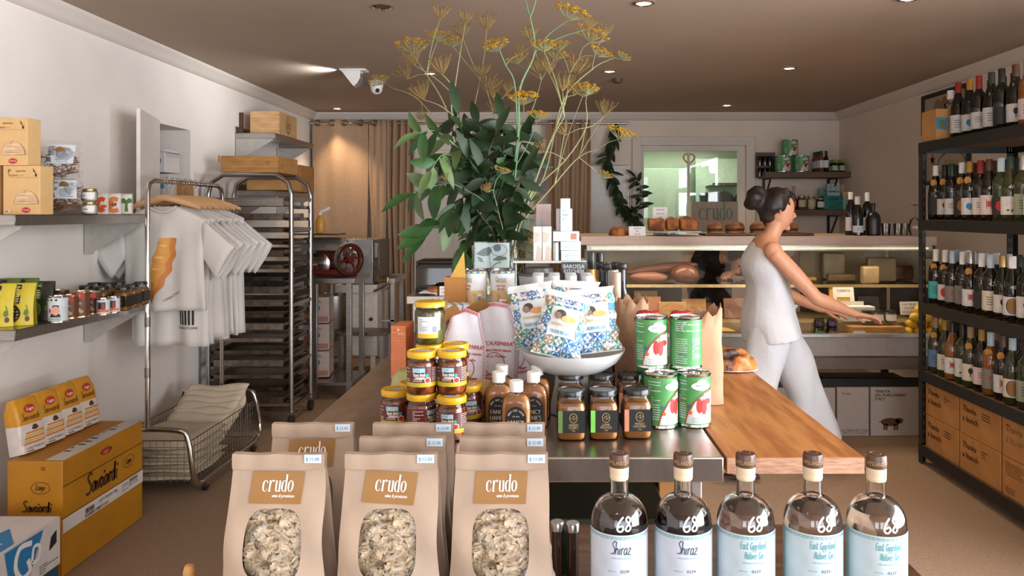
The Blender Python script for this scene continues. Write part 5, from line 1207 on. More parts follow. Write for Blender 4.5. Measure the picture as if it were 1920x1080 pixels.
loaf('small bun behind the left price card', (X(1185, 5.0), 5.02, CT), .05, .04, .035, 0, seed=9)
card_sign('left white price card beside the round bun', (X(1195, 4.87), 4.87, CT), .108, .062, ['CIABATTA', 'BUN', '$2.50'], 0, -.1)
card_sign('white price card standing behind the tin loaves', (X(1238, 5.12), 5.12, CT+.0), .10, .19, ['SOURDOUGH', 'TIN LOAF', '$9', '', '', '', ''], 0, -.05)
t = thing('serving_board', 'long dark serving board under the filled rolls', 'board', (X(1400, 4.98), 4.98, CT)); MB().box(-.30, .42, -.09, .11, .0, .016).build('board', M['dwood'], t, bevel=.006)
MB().tube([(.36, -.09, .01), (.40, -.11, 0.0), (.41, -.115, -.03), (.385, -.12, -.05), (.37, -.12, -.03)], .003, 6, smooth=4).build('cord', M['dwood'], t)
for i, (px, D, m_, lb) in enumerate(((1340, 4.95, 'crust', 'left filled roll on the serving board'), (1374, 4.97, 'crust', 'second filled roll on the serving board'), (1382, 5.08, 'crustd', 'dark roll at the back of the serving board'), (1420, 4.98, 'crust', 'filled roll right behind the dark haired head'), (1482, 5.05, 'crust', 'roll right of the head on the serving board'))):
    t = thing('filled_roll', lb, 'bread', (X(px, D), D, CT+.017), 0, 'filled rolls on the serving board')
    for k, (z, s_) in enumerate(((0, 1), (.032, -1))):
        b = MB(); b.grid(lambda u, v: (.052*math.cos(u*2*PI)*math.cos(v*PI/2)**.7, .04*math.sin(u*2*PI)*math.cos(v*PI/2)**.7, (.02 if k == 0 else .04)*math.sin(v*PI/2)+z), 22, 8); b.build('roll_half', M[m_], t, ang=80)
    b = MB(); b.lathe([(0, .012), (.048, .014), (.053, .022), (.05, .03), (0, .032)], 18, cap=False, sy=.8); b.build('filling', flat((70, 44, 30), .5), t)
def wbottle(name, label, cat, loc, prof, body, cap, capz, lab=None, group=None, n=24, rz=0, extra=None):
    t = thing(name, label, cat, loc, rz, group); MB().lathe(prof, n).build('body', body, t)
    if cap:
        r0, z0, z1 = capz; MB().lathe([(r0, z0), (r0, z1-.002), (r0*.94, z1), (0, z1)], 16, cap=False).build('cap', cap, t)
    if lab:
        R, z0, z1, m = lab[:4]; b = MB(); b.lathe([(R+.0008, z0), (R+.0008, z1)], 28, cap=False, a0=-PI/2-1.35, a1=-PI/2+1.35)
        if len(lab) > 4: lab[4](b, R+.0014, z0, z1)
        b.build('label', [m, M['ink'], M['gold'], M['blue'], M['red']], t)
    return t
CH = [(.036, 0), (.041, .005), (.041, .14), (.036, .18), (.024, .22), (.0145, .25), (.014, .29)]
CLA = [(.034, 0), (.037, .004), (.037, .18), (.033, .205), (.018, .225), (.0145, .24), (.0145, .295)]
BUR = [(.036, 0), (.039, .004), (.039, .15), (.034, .185), (.021, .225), (.0145, .25), (.0145, .295)]
def sc(prof, k): return [(r*k, z*k) for r, z in prof]
def lines(b, r, z0, z1): scribble(b, -.016, .016, z0+.2*(z1-z0), z0+.7*(z1-z0), 3, cyl(r), 1, int(z1*999), .3)
k = 1.0
wbottle('wine_bottle', 'white capped bottle standing leftmost on the counter top', 'bottle', (X(1595, 5.05), 5.05, CT), sc(BUR, .98), M['wineb'], M['white'], (.0155, .225, .29), (.0385, .03, .12, M['cardw'], lines), 'bottles on the counter top')
wbottle('sparkling_bottle', 'foil topped sparkling bottle in front on the counter top', 'bottle', (X(1608, 4.98), 4.98, CT), sc(CH, .87), M['wineb'], M['cardw'], (.0165, .18, .258), (.0357, .02, .065, flat((190, 200, 206)), lines), 'bottles on the counter top')
wbottle('wine_bottle', 'taller white capped bottle at the rear of the counter top group', 'bottle', (X(1626, 5.1), 5.1, CT), sc(CLA, .98), M['wineb'], M['white'], (.0155, .225, .29), (.0365, .03, .12, M['cardw'], lines), 'bottles on the counter top')
wbottle('round_bottle', 'squat glossy black bottle rightmost on the counter top', 'bottle', (X(1637, 5.0), 5.0, CT), [(.04, 0), (.048, .006), (.049, .1), (.045, .13), (.03, .15), (.014, .16), (.013, .21)], M['blackp'], M['blackp'], (.015, .19, .215), None, 'bottles on the counter top')
for i, (px, lb) in enumerate(((1661, 'left tumbler glass on the counter top'), (1672, 'second tumbler glass on the counter top'), (1684, 'third tumbler glass on the counter top'), (1695, 'right tumbler glass on the counter top'))):
    t = thing('tumbler', lb, 'glass', (X(px, 5.0+.05*(i % 2)), 5.0+.05*(i % 2), CT), 0, 'tumblers on the counter top'); MB().lathe([(0, .0), (.025, 0), (.031, .08), (.029, .08), (.024, .006), (0, .006)], 20, cap=False).build('glass_wall', thin('tumbler_glass', (.95, .95, .95), .03, 1.6), t)
t = thing('wine_glass', 'upturned stemmed wine glass right on the counter top', 'glass', (X(1706, 5.0), 4.93, CT)); MB().lathe([(.030, 0), (.04, .04), (.042, .07), (.03, .105), (.008, .12), (.004, .13), (.004, .195), (.03, .203), (.036, .205), (0, .207)], 24, cap=False).build('glass_wall', thin('tumbler_glass'), t)
# back wall shelves
def tshelf(label, px0, z):
    x0 = X(px0, 7.07); t = thing('timber_shelf', label, 'shelf', (x0, 7.07, z)); W_ = XR-x0-.002
    MB().box(0, W_, 0, .295, -.055, 0).build('plank', mat('grey_timber', S(104, 84, 70), .6, vary=.08, stretch=(1, 8, 8)), t, bevel=.003)
    for x in (.04, W_-.12):
        b = MB(); b.box(x, x+.02, .27, .295, -.33, -.056); b.bar((x+.01, .28, -.3), (x+.01, .06, -.07), .012, .018); b.box(x, x+.02, .03, .29, -.066, -.056); b.build('bracket', M['black'], t)
tshelf('upper timber shelf in the far right corner with green cans', 1438, Z(322, 7.07)); tshelf('lower timber shelf in the far right corner with jars', 1440, Z(393, 7.07))
U, Lw = Z(322, 7.07)+.001, Z(393, 7.07)+.001
def deco_tom(b, r, h):
    c = cyl(r+.0006, .1); c2 = cyl(r+.0013, .1); c3 = cyl(r+.002, .1)
    k = h/.125
    b.poly([(-.028*k, .002+.008), (.045*k, .01), (.045*k, .085*k), (.02*k, .08*k), (-.005*k, .06*k), (-.022*k, .03*k)], c, 1)
    b.stroke([(-.0285*k, .009), (-.022*k, .032*k), (-.005*k, .063*k), (.018*k, .083*k), (.045*k, .09*k)], .0022*k, c2, 2)
    b.ell(.012*k, .098*k, .026*k, .010*k, c2, 1, n=22); b.ell(.012*k, .106*k, .013*k, .008*k, c2, 1, n=16); b.text('POMODORO', .012*k, .099*k, .005*k, c3, 5, w=.03*k)
    b.ell(.006*k, .052*k, .0075*k, .017*k, c2, 2, n=16); b.ell(.018*k, .05*k, .0078*k, .018*k, c3, 2, n=16); b.ell(.028*k, .062*k, .011*k, .007*k, c2, 2, n=14); b.stroke([(.012*k, .066*k), (.016*k, .074*k), (.014*k, .08*k)], .0016*k, c3, 3)
    b.ell(-.016*k, .036*k, .0045*k, .0045*k, c2, 4, n=12); b.ell(-.02*k, .05*k, .004*k, .004*k, c2, 5, n=12)
    q = cyl(r+.0006, -.75); scribble(b, -.014*k, .008*k, .02*k, .075*k, 10, q, 1, 7, .35); scribble(b, -.022*k, .01*k, .085*k, .112*k, 4, q, 1, 8, .3)
    scribble(b, -.012*k, .034*k, .012*k, .026*k, 3, c2, 6, 9, .3)
TOMM = [flat((78, 148, 82), .35), flat((214, 220, 222), .35), M['red'], M['green'], M['orange'], flat((70, 92, 150)), flat((150, 158, 156))]
for px, py, lb in ((1469, 0, 'lower left green tomato can on the far shelf'), (1503, 0, 'lower right green tomato can on the far shelf'), (1483, 1, 'top green tomato can stacked on the far shelf')):
    tin(lb, (X(px, 7.15), 7.17+.02*py, U+py*.156), .077, .155, TOMM, lambda b, r, h: deco_tom(b, r, h), 'big tomato cans on the far shelf')
OIL = [(.022, 0), (.024, .003), (.024, .11), (.02, .135), (.011, .155), (.0105, .19)]
for i in range(4):
    wbottle('oil_bottle', 'amber oil bottle, %s of the row on the far shelf' % ['last', 'third', 'second', 'first'][i], 'bottle', (X(1536-4*i+4, 7.12+.05*i), 7.12+.055*i, U), OIL, M['wineo'], flat((40, 70, 40), .4), (.0125, .16, .2), (.024, .04, .11, M['paper']), 'slim oil bottles on the far shelf', 14)
for i in range(2):
    wbottle('oil_bottle', '%s dark vinegar bottle on the far shelf' % ['front', 'rear'][i], 'bottle', (X(1549-4*i, 7.12), 7.12+.06*i, U), OIL, M['wineb'], flat((50, 20, 20), .4), (.0125, .16, .2), (.024, .04, .11, M['paper']), 'slim vinegar bottles on the far shelf', 14)
for i, px in enumerate((1565, 1579, 1559, 1573)):
    D = 7.12 if i < 2 else 7.2
    wbottle('sauce_bottle', ['left green capped bottle in front', 'right green capped bottle in front', 'left green capped bottle behind', 'right green capped bottle behind'][i]+' on the far shelf', 'bottle', (X(px, D), D, U), [(.026, 0), (.028, .004), (.028, .065), (.014, .085), (.012, .1)], M['wineb'], flat((120, 170, 50), .4), (.014, .09, .12), (.028, .012, .06, flat((180, 200, 170))), 'green capped bottles on the far shelf', 14)
t = thing('bottle_rack', 'hanging rack of dark glassware left of the far shelves', 'rack', (X(1437, 7.2), 7.25, U)); MB().box(-.075, .11, .04, .05, -.05, .20).build('back_board', M['dwood'], t)
for i in range(3):
    for j in range(2):
        b = MB(); b.lathe([(0, 0), (.022, 0), (.026, .06), (.02, .09), (.018, .09), (.02, .06), (0, .006)], 14, (-.05+i*.05, 0, -.04+j*.11), cap=False); b.build('dark_glass', thin('dark_tumbler', (.25, .22, .2), .04, 2.5), t)
t = wbottle('red_bottle', 'red spirit bottle with a silver neck on the lower far shelf', 'bottle', (X(1488, 7.2), 7.2, Lw), [(.035, 0), (.045, .006), (.045, .05), (.03, .10), (.013, .14), (.012, .2)], flat((168, 30, 30), .12), flat((196, 150, 130), .3), (.015, .15, .225), (.045, .01, .04, flat((90, 30, 30))), None, 18)
for px, hh, fc, lc, lb in ((1467, .105, (130, 70, 50), (206, 190, 170), 'far left jar on the lower far shelf beside the head'), (1484, .105, (130, 60, 30), (200, 180, 150), 'red brown jar beneath the red bottle'), (1503, .108, (140, 74, 36), (206, 190, 160), 'red brown jar left of the pale jar'), (1521, .108, (200, 190, 150), (196, 190, 150), 'pale jar in the lower shelf row'), (1538, .09, (60, 70, 40), (220, 216, 206), 'short dark jar beside the teal box')):
    lidded_jar(lb, (X(px, 7.15), 7.15, Lw), .04, hh*1.2, mat('gold_lid', (.62, .46, .22), .3, .9), flat(fc, .4), 'jars on the lower far shelf', lab=(flat(lc), (.2, .7), 1.1), n=16)
teal = flat((30, 128, 124), .5)
for i in range(2):
    t = thing('teal_box', ['lower teal box of the pair on the far shelf', 'upper teal box of the pair on the far shelf'][i], 'box', (X(1563, 7.12), 7.12, Lw+i*.066), 0, 'teal boxes on the far shelf'); MB().box(-.09, .09, 0, .12, 0, .065).build('carton', teal, t, bevel=.002)
    b = MB(); b.ell(0, .033, .05, .014, plane(.001), 0); b.text('ORTIZ', 0, .033, .012, plane(.002), 1); b.build('print', [flat((16, 92, 96)), teal], t)
for px, D, w_, h_, cc, z, tx, lb in ((1556, 7.18, .045, .115, (176, 206, 206), .133, 'PASTE', 'left pale box standing on the teal boxes'), (1567, 7.18, .08, .115, (186, 210, 210), .133, 'MARTELLI', 'wide pale box standing on the teal boxes'), (1546, 7.26, .1, .205, (110, 160, 150), 0, 'RICE', 'greenish box behind the teal boxes'), (1584, 7.24, .085, .24, (222, 184, 140), 0, 'POLENTA', 'tall peach patterned box by the corner'), (1592, 7.15, .12, .17, (226, 190, 160), 0, 'MASTRI', 'peach box behind the counter bottles'), (1588, 7.1, .07, .1, (150, 190, 170), 0, 'TEA', 'small mint box right of the teal boxes')):
    t = thing('pantry_box', lb, 'box', (X(px, D), D, Lw+z), 0, 'small boxes on the lower far shelf'); MB().box(-w_/2, w_/2, 0, .03, 0, h_).build('carton', flat(cc, .5), t, bevel=.0015)
    b = MB(); b.text(tx, 0, h_*.35, .018, plane(.001), 0, w=w_*.8, bold=.001); b.ring(0, h_*.72, w_*.25, h_*.14, .003, plane(.001), 0); b.build('print', M['ink'], t)
# mesh panel and garland on the back wall
t = thing('mesh_panel', 'square wire mesh panel leaning on the back wall by the garland', 'mesh panel', (X(1104, 7.33), 7.33, 1.0)); w_ = X(1178, 7.33)-X(1104, 7.33); h_ = Z(310, 7.33)-1.0
b = MB(); b.tube([(0, 0, 0), (w_, 0, 0), (w_, 0, h_), (0, 0, h_)], .006, 6, closed=True); b.build('frame', M['bright'], t)
b = MB()
for i in range(1, 28): b.box(w_*i/28-.0015, w_*i/28+.0015, -.002, .001, 0, h_)
for i in range(1, 46): b.box(0, w_, -.002, .001, h_*i/46-.0015, h_*i/46+.0015)
b.build('wires', M['bright'], t)
# ================================================================== RIGHT: wine rack
GX0, GX1, GY0, GY1 = 2.10, 2.64, 2.45, 4.235
lev = [.10, .52, .90, 1.365, 1.80]
t = thing('wine_rack', 'tall black bolt-together shelving unit full of wine along the right wall', 'shelving', (GX0, GY0, 0)); W, L = GX1-GX0, GY1-GY0
for x, y, sx in ((0, L, 1), (W, L, -1), (0, 0, 1), (W, 0, -1)):
    b = MB(); b.box(min(x, x+sx*.04), max(x, x+sx*.04), y-.002 if y else 0, y if y else .002, 0, 1.80); b.box(min(x, x+sx*.002), max(x, x+sx*.002), y-.04 if y else 0, y if y else .04, 0, 1.80)
    po = b.build('post', M['black'], t)
    b = MB(); rim = lambda u, v: (x+sx*u, (y-.0035 if y else -.0015), v)
    q2 = lambda u, v: (x-sx*.0012, (y-u if y else u), v)
    for i in range(34):
        z = .06+i*.0515; b.box(*sorted((x+sx*.012, x+sx*.017)), y-.0045 if y else -.002, y-.0021 if y else -.0005, z, z+.022)
        b.box(*sorted((x+sx*.026, x+sx*.031)), y-.0045 if y else -.002, y-.0021 if y else -.0005, z, z+.022)
        b.poly([(.015, z), (.022, z+.004), (.02, z+.022), (.013, z+.02)], q2, 0)
    b.build('slots', flat((108, 92, 76), .7), po)
for z in lev:
    th = .05
    for a in ((-.001, .0, 0, L), (W-.0, W+.001, 0, L)):
        MB().box(a[0]-.001, a[1]+.001, a[2], a[3], z-th, z+.008).build('side_beam', M['black'], t, bevel=.0005)
    for y in (0, L): MB().box(0, W, y-.002, y+.002, z-th, z+.004).build('end_beam', M['black'], t)
    MB().box(.003, W-.003, .004, L-.004, z-.016, z-.001).build('shelf_panel', mat('chipboard', S(120, 90, 62), .8, scale=60, vary=.12), t)
# bottles
mB, mG, mO = M['wineb'], M['wineg'], M['wineo']
capm = {'white': M['white'], 'silver': mat('silver_cap', (.5, .5, .48), .3, .8), 'black': M['blackp'], 'red': flat((150, 40, 30), .35), 'gold': mat('gold_cap', (.5, .33, .12), .35, .8), 'green': flat((38, 56, 40), .35), 'brown': flat((80, 54, 38), .4), 'paleblue': flat((176, 196, 206), .35), 'wine': flat((70, 20, 24), .35), 'mustard': flat((176, 130, 40), .4), 'cork': flat((166, 136, 100), .6)}
LABC = {'white': (206, 204, 202), 'cream': (206, 196, 176), 'grey': (120, 118, 114), 'teal': (70, 170, 176), 'dark': (44, 42, 42), 'sage': (140, 150, 130), 'pink': (206, 186, 186), 'bluegrey': (90, 116, 150)}
def lab_plain(b, r, z0, z1): scribble(b, -.018, .018, z0+.25*(z1-z0), z0+.75*(z1-z0), 4, cyl(r), 1, int(z1*997), .28)
def lab_blot(b, r, z0, z1):
    rr = random.Random(3); b.poly([((.014+rr.uniform(-.003, .003))*math.cos(a)-.002, (z0+z1)/2+(.017+rr.uniform(-.004, .004))*math.sin(a)) for a in [i*PI/9 for i in range(18)]], cyl(r), 3)
def lab_sun(b, r, z0, z1): b.ell(-.004, (z0+z1)/2, .019, .024, cyl(r), 4, n=22)
def lab_tree(b, r, z0, z1): b.ell(0, z0+.6*(z1-z0), .011, .016, cyl(r), 1, n=9); b.rect(-.002, .002, z0+.25*(z1-z0), z0+.5*(z1-z0), cyl(r), 1); b.rect(-.014, .014, z0+.1*(z1-z0), z0+.13*(z1-z0), cyl(r), 1)
def lab_gold(b, r, z0, z1): b.rect(-.016, .016, z0+.5*(z1-z0), z0+.62*(z1-z0), cyl(r), 2); b.rect(.002, .016, z0+.15*(z1-z0), z0+.3*(z1-z0), cyl(r), 2); b.ell(-.01, z0+.25*(z1-z0), .006, .004, cyl(r), 1)
def lab_oval(b, r, z0, z1): b.ell(0, (z0+z1)/2, .024, .03, cyl(r), 2, n=24); b.ring(0, (z0+z1)/2, .028, .036, .004, cyl(r+.0005), 1)
def lab_dots(b, r, z0, z1):
    b.rect(-.012, .012, z0+.3*(z1-z0), z0+.8*(z1-z0), cyl(r), 1); b.rect(-.008, .008, z0+.4*(z1-z0), z0+.7*(z1-z0), cyl(r+.0005), 4)
def lab_cross(b, r, z0, z1): b.stroke([(-.007, z0+.65*(z1-z0)), (.005, z0+.45*(z1-z0))], .006, cyl(r), 4, sm=0); b.stroke([(.005, z0+.65*(z1-z0)), (-.007, z0+.45*(z1-z0))], .006, cyl(r+.0004), 4, sm=0)
DN = {'plain': (lab_plain, ''), 'blot': (lab_blot, 'blue blot '), 'sun': (lab_sun, 'red disc '), 'tree': (lab_tree, 'little tree '), 'gold': (lab_gold, 'gold mark '), 'oval': (lab_oval, 'oval picture '), 'dots': (lab_dots, 'dark square '), 'cross': (lab_cross, 'red cross ')}
PR = {'b': BUR, 'c': CLA}
def place_wine(shelf, X0, items, zname, row, y_start, step, yj=0):
    for i, (shape, cap, lc, dn, price, tagd, body) in enumerate(items):
        D = y_start-step*i; fn, nm = DN[dn]
        o_ = ['far end', 'second from the far end', 'third from the far end', 'fourth from the far end', 'fifth from the far end', 'sixth from the far end', 'seventh from the far end', 'eighth from the far end', 'ninth from the far end', 'tenth from the far end', 'eleventh from the far end', 'twelfth from the far end', 'thirteenth from the far end'][i]
        o_ = o_.replace(' the far end', ' far end'); lb = '%s capped wine bottle, %s %slabel, %s shelf %s, %s' % (cap, lc, nm, zname, row, o_)
        assert len(lb.split()) <= 16, lb
        Xx = X0+(.004 if i % 2 else -.003)
        t = wbottle('wine_bottle', lb, 'bottle', (Xx, D, shelf+.0005), PR[shape], {'B': mB, 'G': mG, 'O': mO}[body], capm[cap], (.0158, .232, .302), (.0378 if shape == 'c' else .0398, .03, .115 if i % 3 else .125, flat(LABC[lc]), fn), 'wine bottles on the %s shelf' % zname, 20, rz=-.55)
        if price:
            b = MB(); r_ = .034
            hand_txt = price; b.text(hand_txt, .004, .16, .02, cyl(.0385), 0, shear=.2); b.build('price_writing', M['white'], t)
        if tagd:
            b = MB(); b.T = Matrix.Translation((-.008, -.034, .205)) @ Matrix.Rotation(.35, 4, 'X'); b.lathe([(0, -.0), (.0, .0)], 3) if False else None
            b.prism([(.016*math.cos(a), .021*math.sin(a)) for a in [k*PI/10 for k in range(20)]], -.0008, .0008, lambda u, v, w_: (u, w_, v)); b.build('neck_tag', flat((196, 138, 66), .6), t)
            b = MB(); b.tube([(.015*math.cos(a), .015*math.sin(a), .236+.004*math.sin(a*1)) for a in [k*PI/6 for k in range(12)]], .0008, 4, closed=True); b.build('string', M['white'], t)
T_, N_ = True, False
A = [('b','red','white','plain','',N_,'B'),('b','mustard','white','blot','',N_,'B'),('c','red','white','plain','',N_,'B'),('b','green','white','plain','',N_,'B'),('c','black','dark','plain','',N_,'B'),('b','brown','white','tree','',N_,'B'),('c','mustard','pink','plain','',N_,'O'),('c','black','white','plain','',N_,'B')]
place_wine(lev[4]+.008, 2.20, A, 'top', 'front row', 4.0, .096)
A2 = [('b','wine','cream','plain','',N_,'B'),('c','black','cream','plain','',N_,'B'),('b','black','cream','plain','',N_,'B'),('c','brown','cream','plain','',N_,'B'),('b','green','cream','plain','',N_,'B'),('c','black','grey','plain','',N_,'B')]
place_wine(lev[4]+.008, 2.33, A2, 'top', 'middle row', 3.93, .1)
Bf = [('b','white','dark','plain','24',T_,'B'),('b','black','white','tree','',T_,'B'),('c','green','white','plain','33',N_,'B'),('b','white','dark','oval','28',T_,'B'),('b','mustard','white','blot','38',T_,'B'),('c','red','white','plain','',N_,'B'),('b','brown','pink','dots','41',N_,'B'),('c','paleblue','dark','sun','44',N_,'G'),('b','green','white','gold','40',N_,'G'),('c','silver','sage','plain','50',N_,'G'),('b','black','white','plain','45',N_,'B')]
place_wine(lev[3]+.008, 2.165, Bf, 'second', 'front row', 4.165, .084)
B2 = [('c','black','cream','plain','',N_,'B'),('b','silver','cream','plain','',N_,'B'),('c','wine','cream','plain','',N_,'B'),('b','black','cream','tree','',N_,'B'),('c','brown','grey','plain','',N_,'B'),('b','black','grey','plain','',N_,'B'),('c','green','grey','plain','',N_,'B'),('b','brown','cream','gold','',N_,'B'),('c','black','dark','plain','',N_,'B')]
place_wine(lev[3]+.008, 2.26, B2, 'second', 'second row', 4.12, .09)
Cf = [('c','white','teal','plain','40',T_,'B'),('c','white','white','sun','40',T_,'B'),('c','paleblue','grey','cross','42',N_,'B'),('c','white','grey','plain','45',N_,'B'),('b','silver','white','dots','',T_,'B'),('c','white','dark','plain','36',N_,'B'),('c','paleblue','cream','plain','42',N_,'B'),('b','gold','white','tree','',N_,'B'),('b','white','white','oval','40',N_,'B'),('c','green','white','tree','',N_,'B'),('b','gold','pink','plain','38',N_,'B')]
place_wine(lev[2]+.008, 2.165, Cf, 'third', 'front row', 4.165, .086)
C2 = [('c','paleblue','cream','plain','',N_,'B'),('c','white','cream','plain','',N_,'B'),('c','silver','cream','plain','',N_,'B'),('c','silver','dark','plain','',N_,'B'),('b','white','cream','tree','',N_,'B'),('c','paleblue','grey','plain','',N_,'B'),('b','black','grey','plain','',N_,'B'),('c','paleblue','white','plain','',N_,'B'),('b','green','dark','plain','',N_,'B')]
place_wine(lev[2]+.008, 2.26, C2, 'third', 'second row', 4.12, .09)
Df = [('b','cork','bluegrey','plain','60',T_,'G'),('b','mustard','cream','plain','',N_,'G'),('b','black','white','dots','32',N_,'O'),('c','black','white','gold','30',N_,'G'),('b','cork','cream','tree','25',T_,'G'),('b','mustard','pink','plain','34',N_,'B'),('c','paleblue','grey','cross','36',T_,'O'),('b','brown','white','dots','39',T_,'B'),('b','paleblue','cream','oval','33',N_,'G'),('c','black','sage','plain','30',N_,'G'),('b','black','white','plain','48',N_,'B')]
place_wine(lev[1]+.008, 2.165, Df, 'fourth', 'front row', 4.165, .086)
D2 = [('c','black','cream','plain','',N_,'G'),('c','black','grey','plain','',N_,'G'),('b','wine','cream','plain','',N_,'B'),('c','black','dark','plain','',N_,'B'),('b','cork','dark','plain','',N_,'G'),('c','black','cream','tree','',N_,'B'),('b','brown','grey','plain','',N_,'B'),('c','silver','grey','plain','',N_,'B')]
place_wine(lev[1]+.008, 2.26, D2, 'fourth', 'second row', 4.12, .094)
# cartons below
for j in range(2):
    for i, (y1, y0) in enumerate(((4.20, 3.86), (3.85, 3.50), (3.49, 3.14), (3.13, 2.78))):
        t = thing('wine_carton', ['lower', 'upper'][j]+' brown wine carton, '+['at the far end', 'second from the far end', 'third from the far end', 'nearest the camera'][i]+' under the wine rack shelves', 'carton', (GX0+.02, y0, lev[0]+.001+.185*j), 0, 'brown wine cartons at the foot of the rack')
        MB().box(0, .30, 0, y1-y0-.004, 0, .183).build('carton', M['cardd'], t, bevel=.003)
        b = MB(); q = lambda u, v: (-.0012, y1-y0-u, v)
        ink = 1 if (j == 1 and i == 2) else 0
        if not (j == 0 and i == 2):
            b.text('Thanks', .09, .135, .030, q, ink, shear=.2, w=.12, bold=.0006); b.text('a bunch', .10, .085, .030, q, ink, shear=.0, w=.135, bold=.0008); scribble(b, .2, .27, .11, .15, 3, q, ink, i+3*j, .4)
        else: scribble(b, .03, .16, .10, .165, 6, q, 0, 4, .35); scribble(b, .03, .1, .02, .05, 3, q, 0, 6, .35)
        b.build('print', [M['inkb'], flat((206, 160, 110))], t)
        if j == 1:
            b = MB(); b.prism([(0, .184), (.0, .186), (.10, .225 if i else .2), (.10, .223 if i else .198)], .01, y1-y0-.02, lambda u, v, w_: (u, w_, v)); b.build('flap', M['cardd'], t)
# top of rack: gift box lying, clear bottle, framed posters on the wall
t = thing('spirit_carton', 'brown carton with a cut-out showing a jar at the far top of the wine rack', 'carton', (GX0+.01, 4.06, 1.809)); MB().box(0, .26, 0, .16, 0, .17).build('carton', M['card'], t, bevel=.003)
b = MB(); q = lambda u, v: (-.0015, .16-u, v); f_ = lambda u, v: (u, -.0015, v)
b.poly([(.0, .06), (.055, .055), (.06, .12), (.0, .125)], f_, 0); b.poly([(.055, .065), (.13, .06), (.13, .12), (.055, .115)], lambda u, v: (u, -.002, v), 1); b.poly([(.13, .06), (.155, .065), (.155, .118), (.13, .122)], f_, 2); b.ell(.03, .09, .018, .022, lambda u, v: (u, -.0025, v), 3, n=12)
b.build('print', [flat((50, 140, 176)), flat((160, 140, 116)), M['cardw'], flat((110, 110, 80))], t)
wbottle('spirit_bottle', 'clear bottle with a white cap standing on the brown carton', 'bottle', (2.22, 4.12, 1.982), [(.03, 0), (.034, .004), (.034, .03), (.015, .045), (.014, .07)], M['thinjar'], M['white'], (.0175, .055, .105), None)
def poster(label, px0, px1, z0, z1, deco):
    D0, D1 = XR*F/(px0-1028), XR*F/(px1-1028); t = thing('framed_poster', label, 'poster', (XR-.004, D1, z0)); L = D0-D1; h_ = z1-z0
    for nm, a in (('frame_rail', (0, L, h_-.03, h_)), ('frame_rail', (0, L, 0, .03)), ('frame_stile', (0, .03, .03, h_-.03)), ('frame_stile', (L-.03, L, .03, h_-.03))): MB().box(-.02, 0, a[0], a[1], a[2], a[3]).build(nm, M['black'], t)
    MB().box(-.008, -.002, .03, L-.03, .03, h_-.03).build('sheet', flat((176, 160, 138), .4), t); b = MB(); q = lambda u, v: (-.0095, L-u, v); deco(b, L, h_, q); b.build('print', [flat((130, 124, 96)), flat((150, 100, 50)), M['ink'], flat((160, 74, 60)), flat((92, 120, 104))], t)
poster('framed poster high on the right wall behind the clear bottle', 1733, 1820, 2.0, 2.30, lambda b, L, h, q: (b.ell(L*.35, h*.5, .06, .1, q, 0), b.ell(L*.5, h*.55, .05, .09, lambda u, v: (q(u, v)[0]-.001, q(u, v)[1], v), 1), scribble(b, L*.65, L*.9, h*.3, h*.7, 5, q, 2, 3)))
poster('framed poster with a green oval behind the second rack shelf', 1736, 1822, 1.62, 1.93, lambda b, L, h, q: (b.ring(L*.62, h*.45, .19, .10, .016, q, 4), b.text('DELI', L*.62, h*.45, .06, q, 0), b.poly([(L*.2+.05*math.cos(a*PI*.8+PI/2), h*.6+.05*math.sin(a*PI*.8+PI/2)) for a in range(5)], q, 3)))

# ================================================================== DISPLAY TABLE (steel) and wooden top
TZ = .90; TX0, TX1, TY0, TY1 = -.578, .367, 1.56, 3.35
t = thing('steel_table', 'long steel display table in the middle of the shop', 'table', (TX0, TY0, 0)); W, L = TX1-TX0, TY1-TY0
MB().box(0, W, 0, L, TZ-.053, TZ).build('table_top', M['steelc'], t, bevel=.003)
for x in (.04, W-.088):
    for y in (.03, L-.08): MB().box(x, x+.048, y, y+.048, 0, TZ-.054).build('leg', M['bright'], t, bevel=.002)
MB().box(.03, W-.03, .06, L-.04, .28, .31).build('undershelf', M['steel'], t, bevel=.002)
t = thing('wooden_board_table', 'thick varnished timber bench top right of the steel table', 'table', (TX1+.006, TY0, 0)); W2 = X(1622, TY0)-TX1-.006; L2 = 2.52-TY0
MB().box(0, W2, .0025, L2, TZ-.034, TZ-.001).build('board', M['wood'], t, bevel=.002)
MB().box(.001, W2-.001, 0, .0026, TZ-.034, TZ-.0015).build('end_grain', M['woodend'], t)
for y in (.55, L2-.1): MB().box(.01, .05, y, y+.04, 0, TZ-.035).build('leg', M['steeld'], t)
# beneath the table
t = thing('green_carton', 'dark green carton with a red oval badge below the table', 'carton', (-.02, TY0+.10, .312)); MB().box(0, .29, 0, .3, 0, .42).build('carton', flat((20, 34, 22), .4), t, bevel=.004)
b = MB(); q = plane(.0012); q2 = plane(.0022); q3 = plane(.003); b.ell(.045, .385, .034, .018, q, 0, n=28); b.ring(.045, .385, .034, .018, .002, q2, 1); b.text('VB', .038, .385, .018, q3, 1, bold=.001)
for i, ch in enumerate('VICTORIA'): a = 1.3-i*.36; b.text(ch, .045+.046*math.cos(a), .385+.029*math.sin(a), .007, q, 1, rot=a-PI/2)
b.rect(.12, .28, .37, .40, q, 3); b.rect(0.0, .285, .325, .331, q, 4); b.build('print', [M['red'], M['cardw'], M['ink'], flat((60, 22, 18), .5), flat((120, 126, 120), .4)], t)
b = MB(); b.box(.0, .22, 0, .3, 0, .38); o = b.build('carton', M['cardd'], None, (-.34, TY0+.1, .312), bevel=.004); tag(o, 'plain brown carton under the table behind the pasta bags', 'carton')
t = thing('open_carton', 'open brown carton with lettering under the table by the leg', 'carton', (.275+.01, TY0+.16, .312))
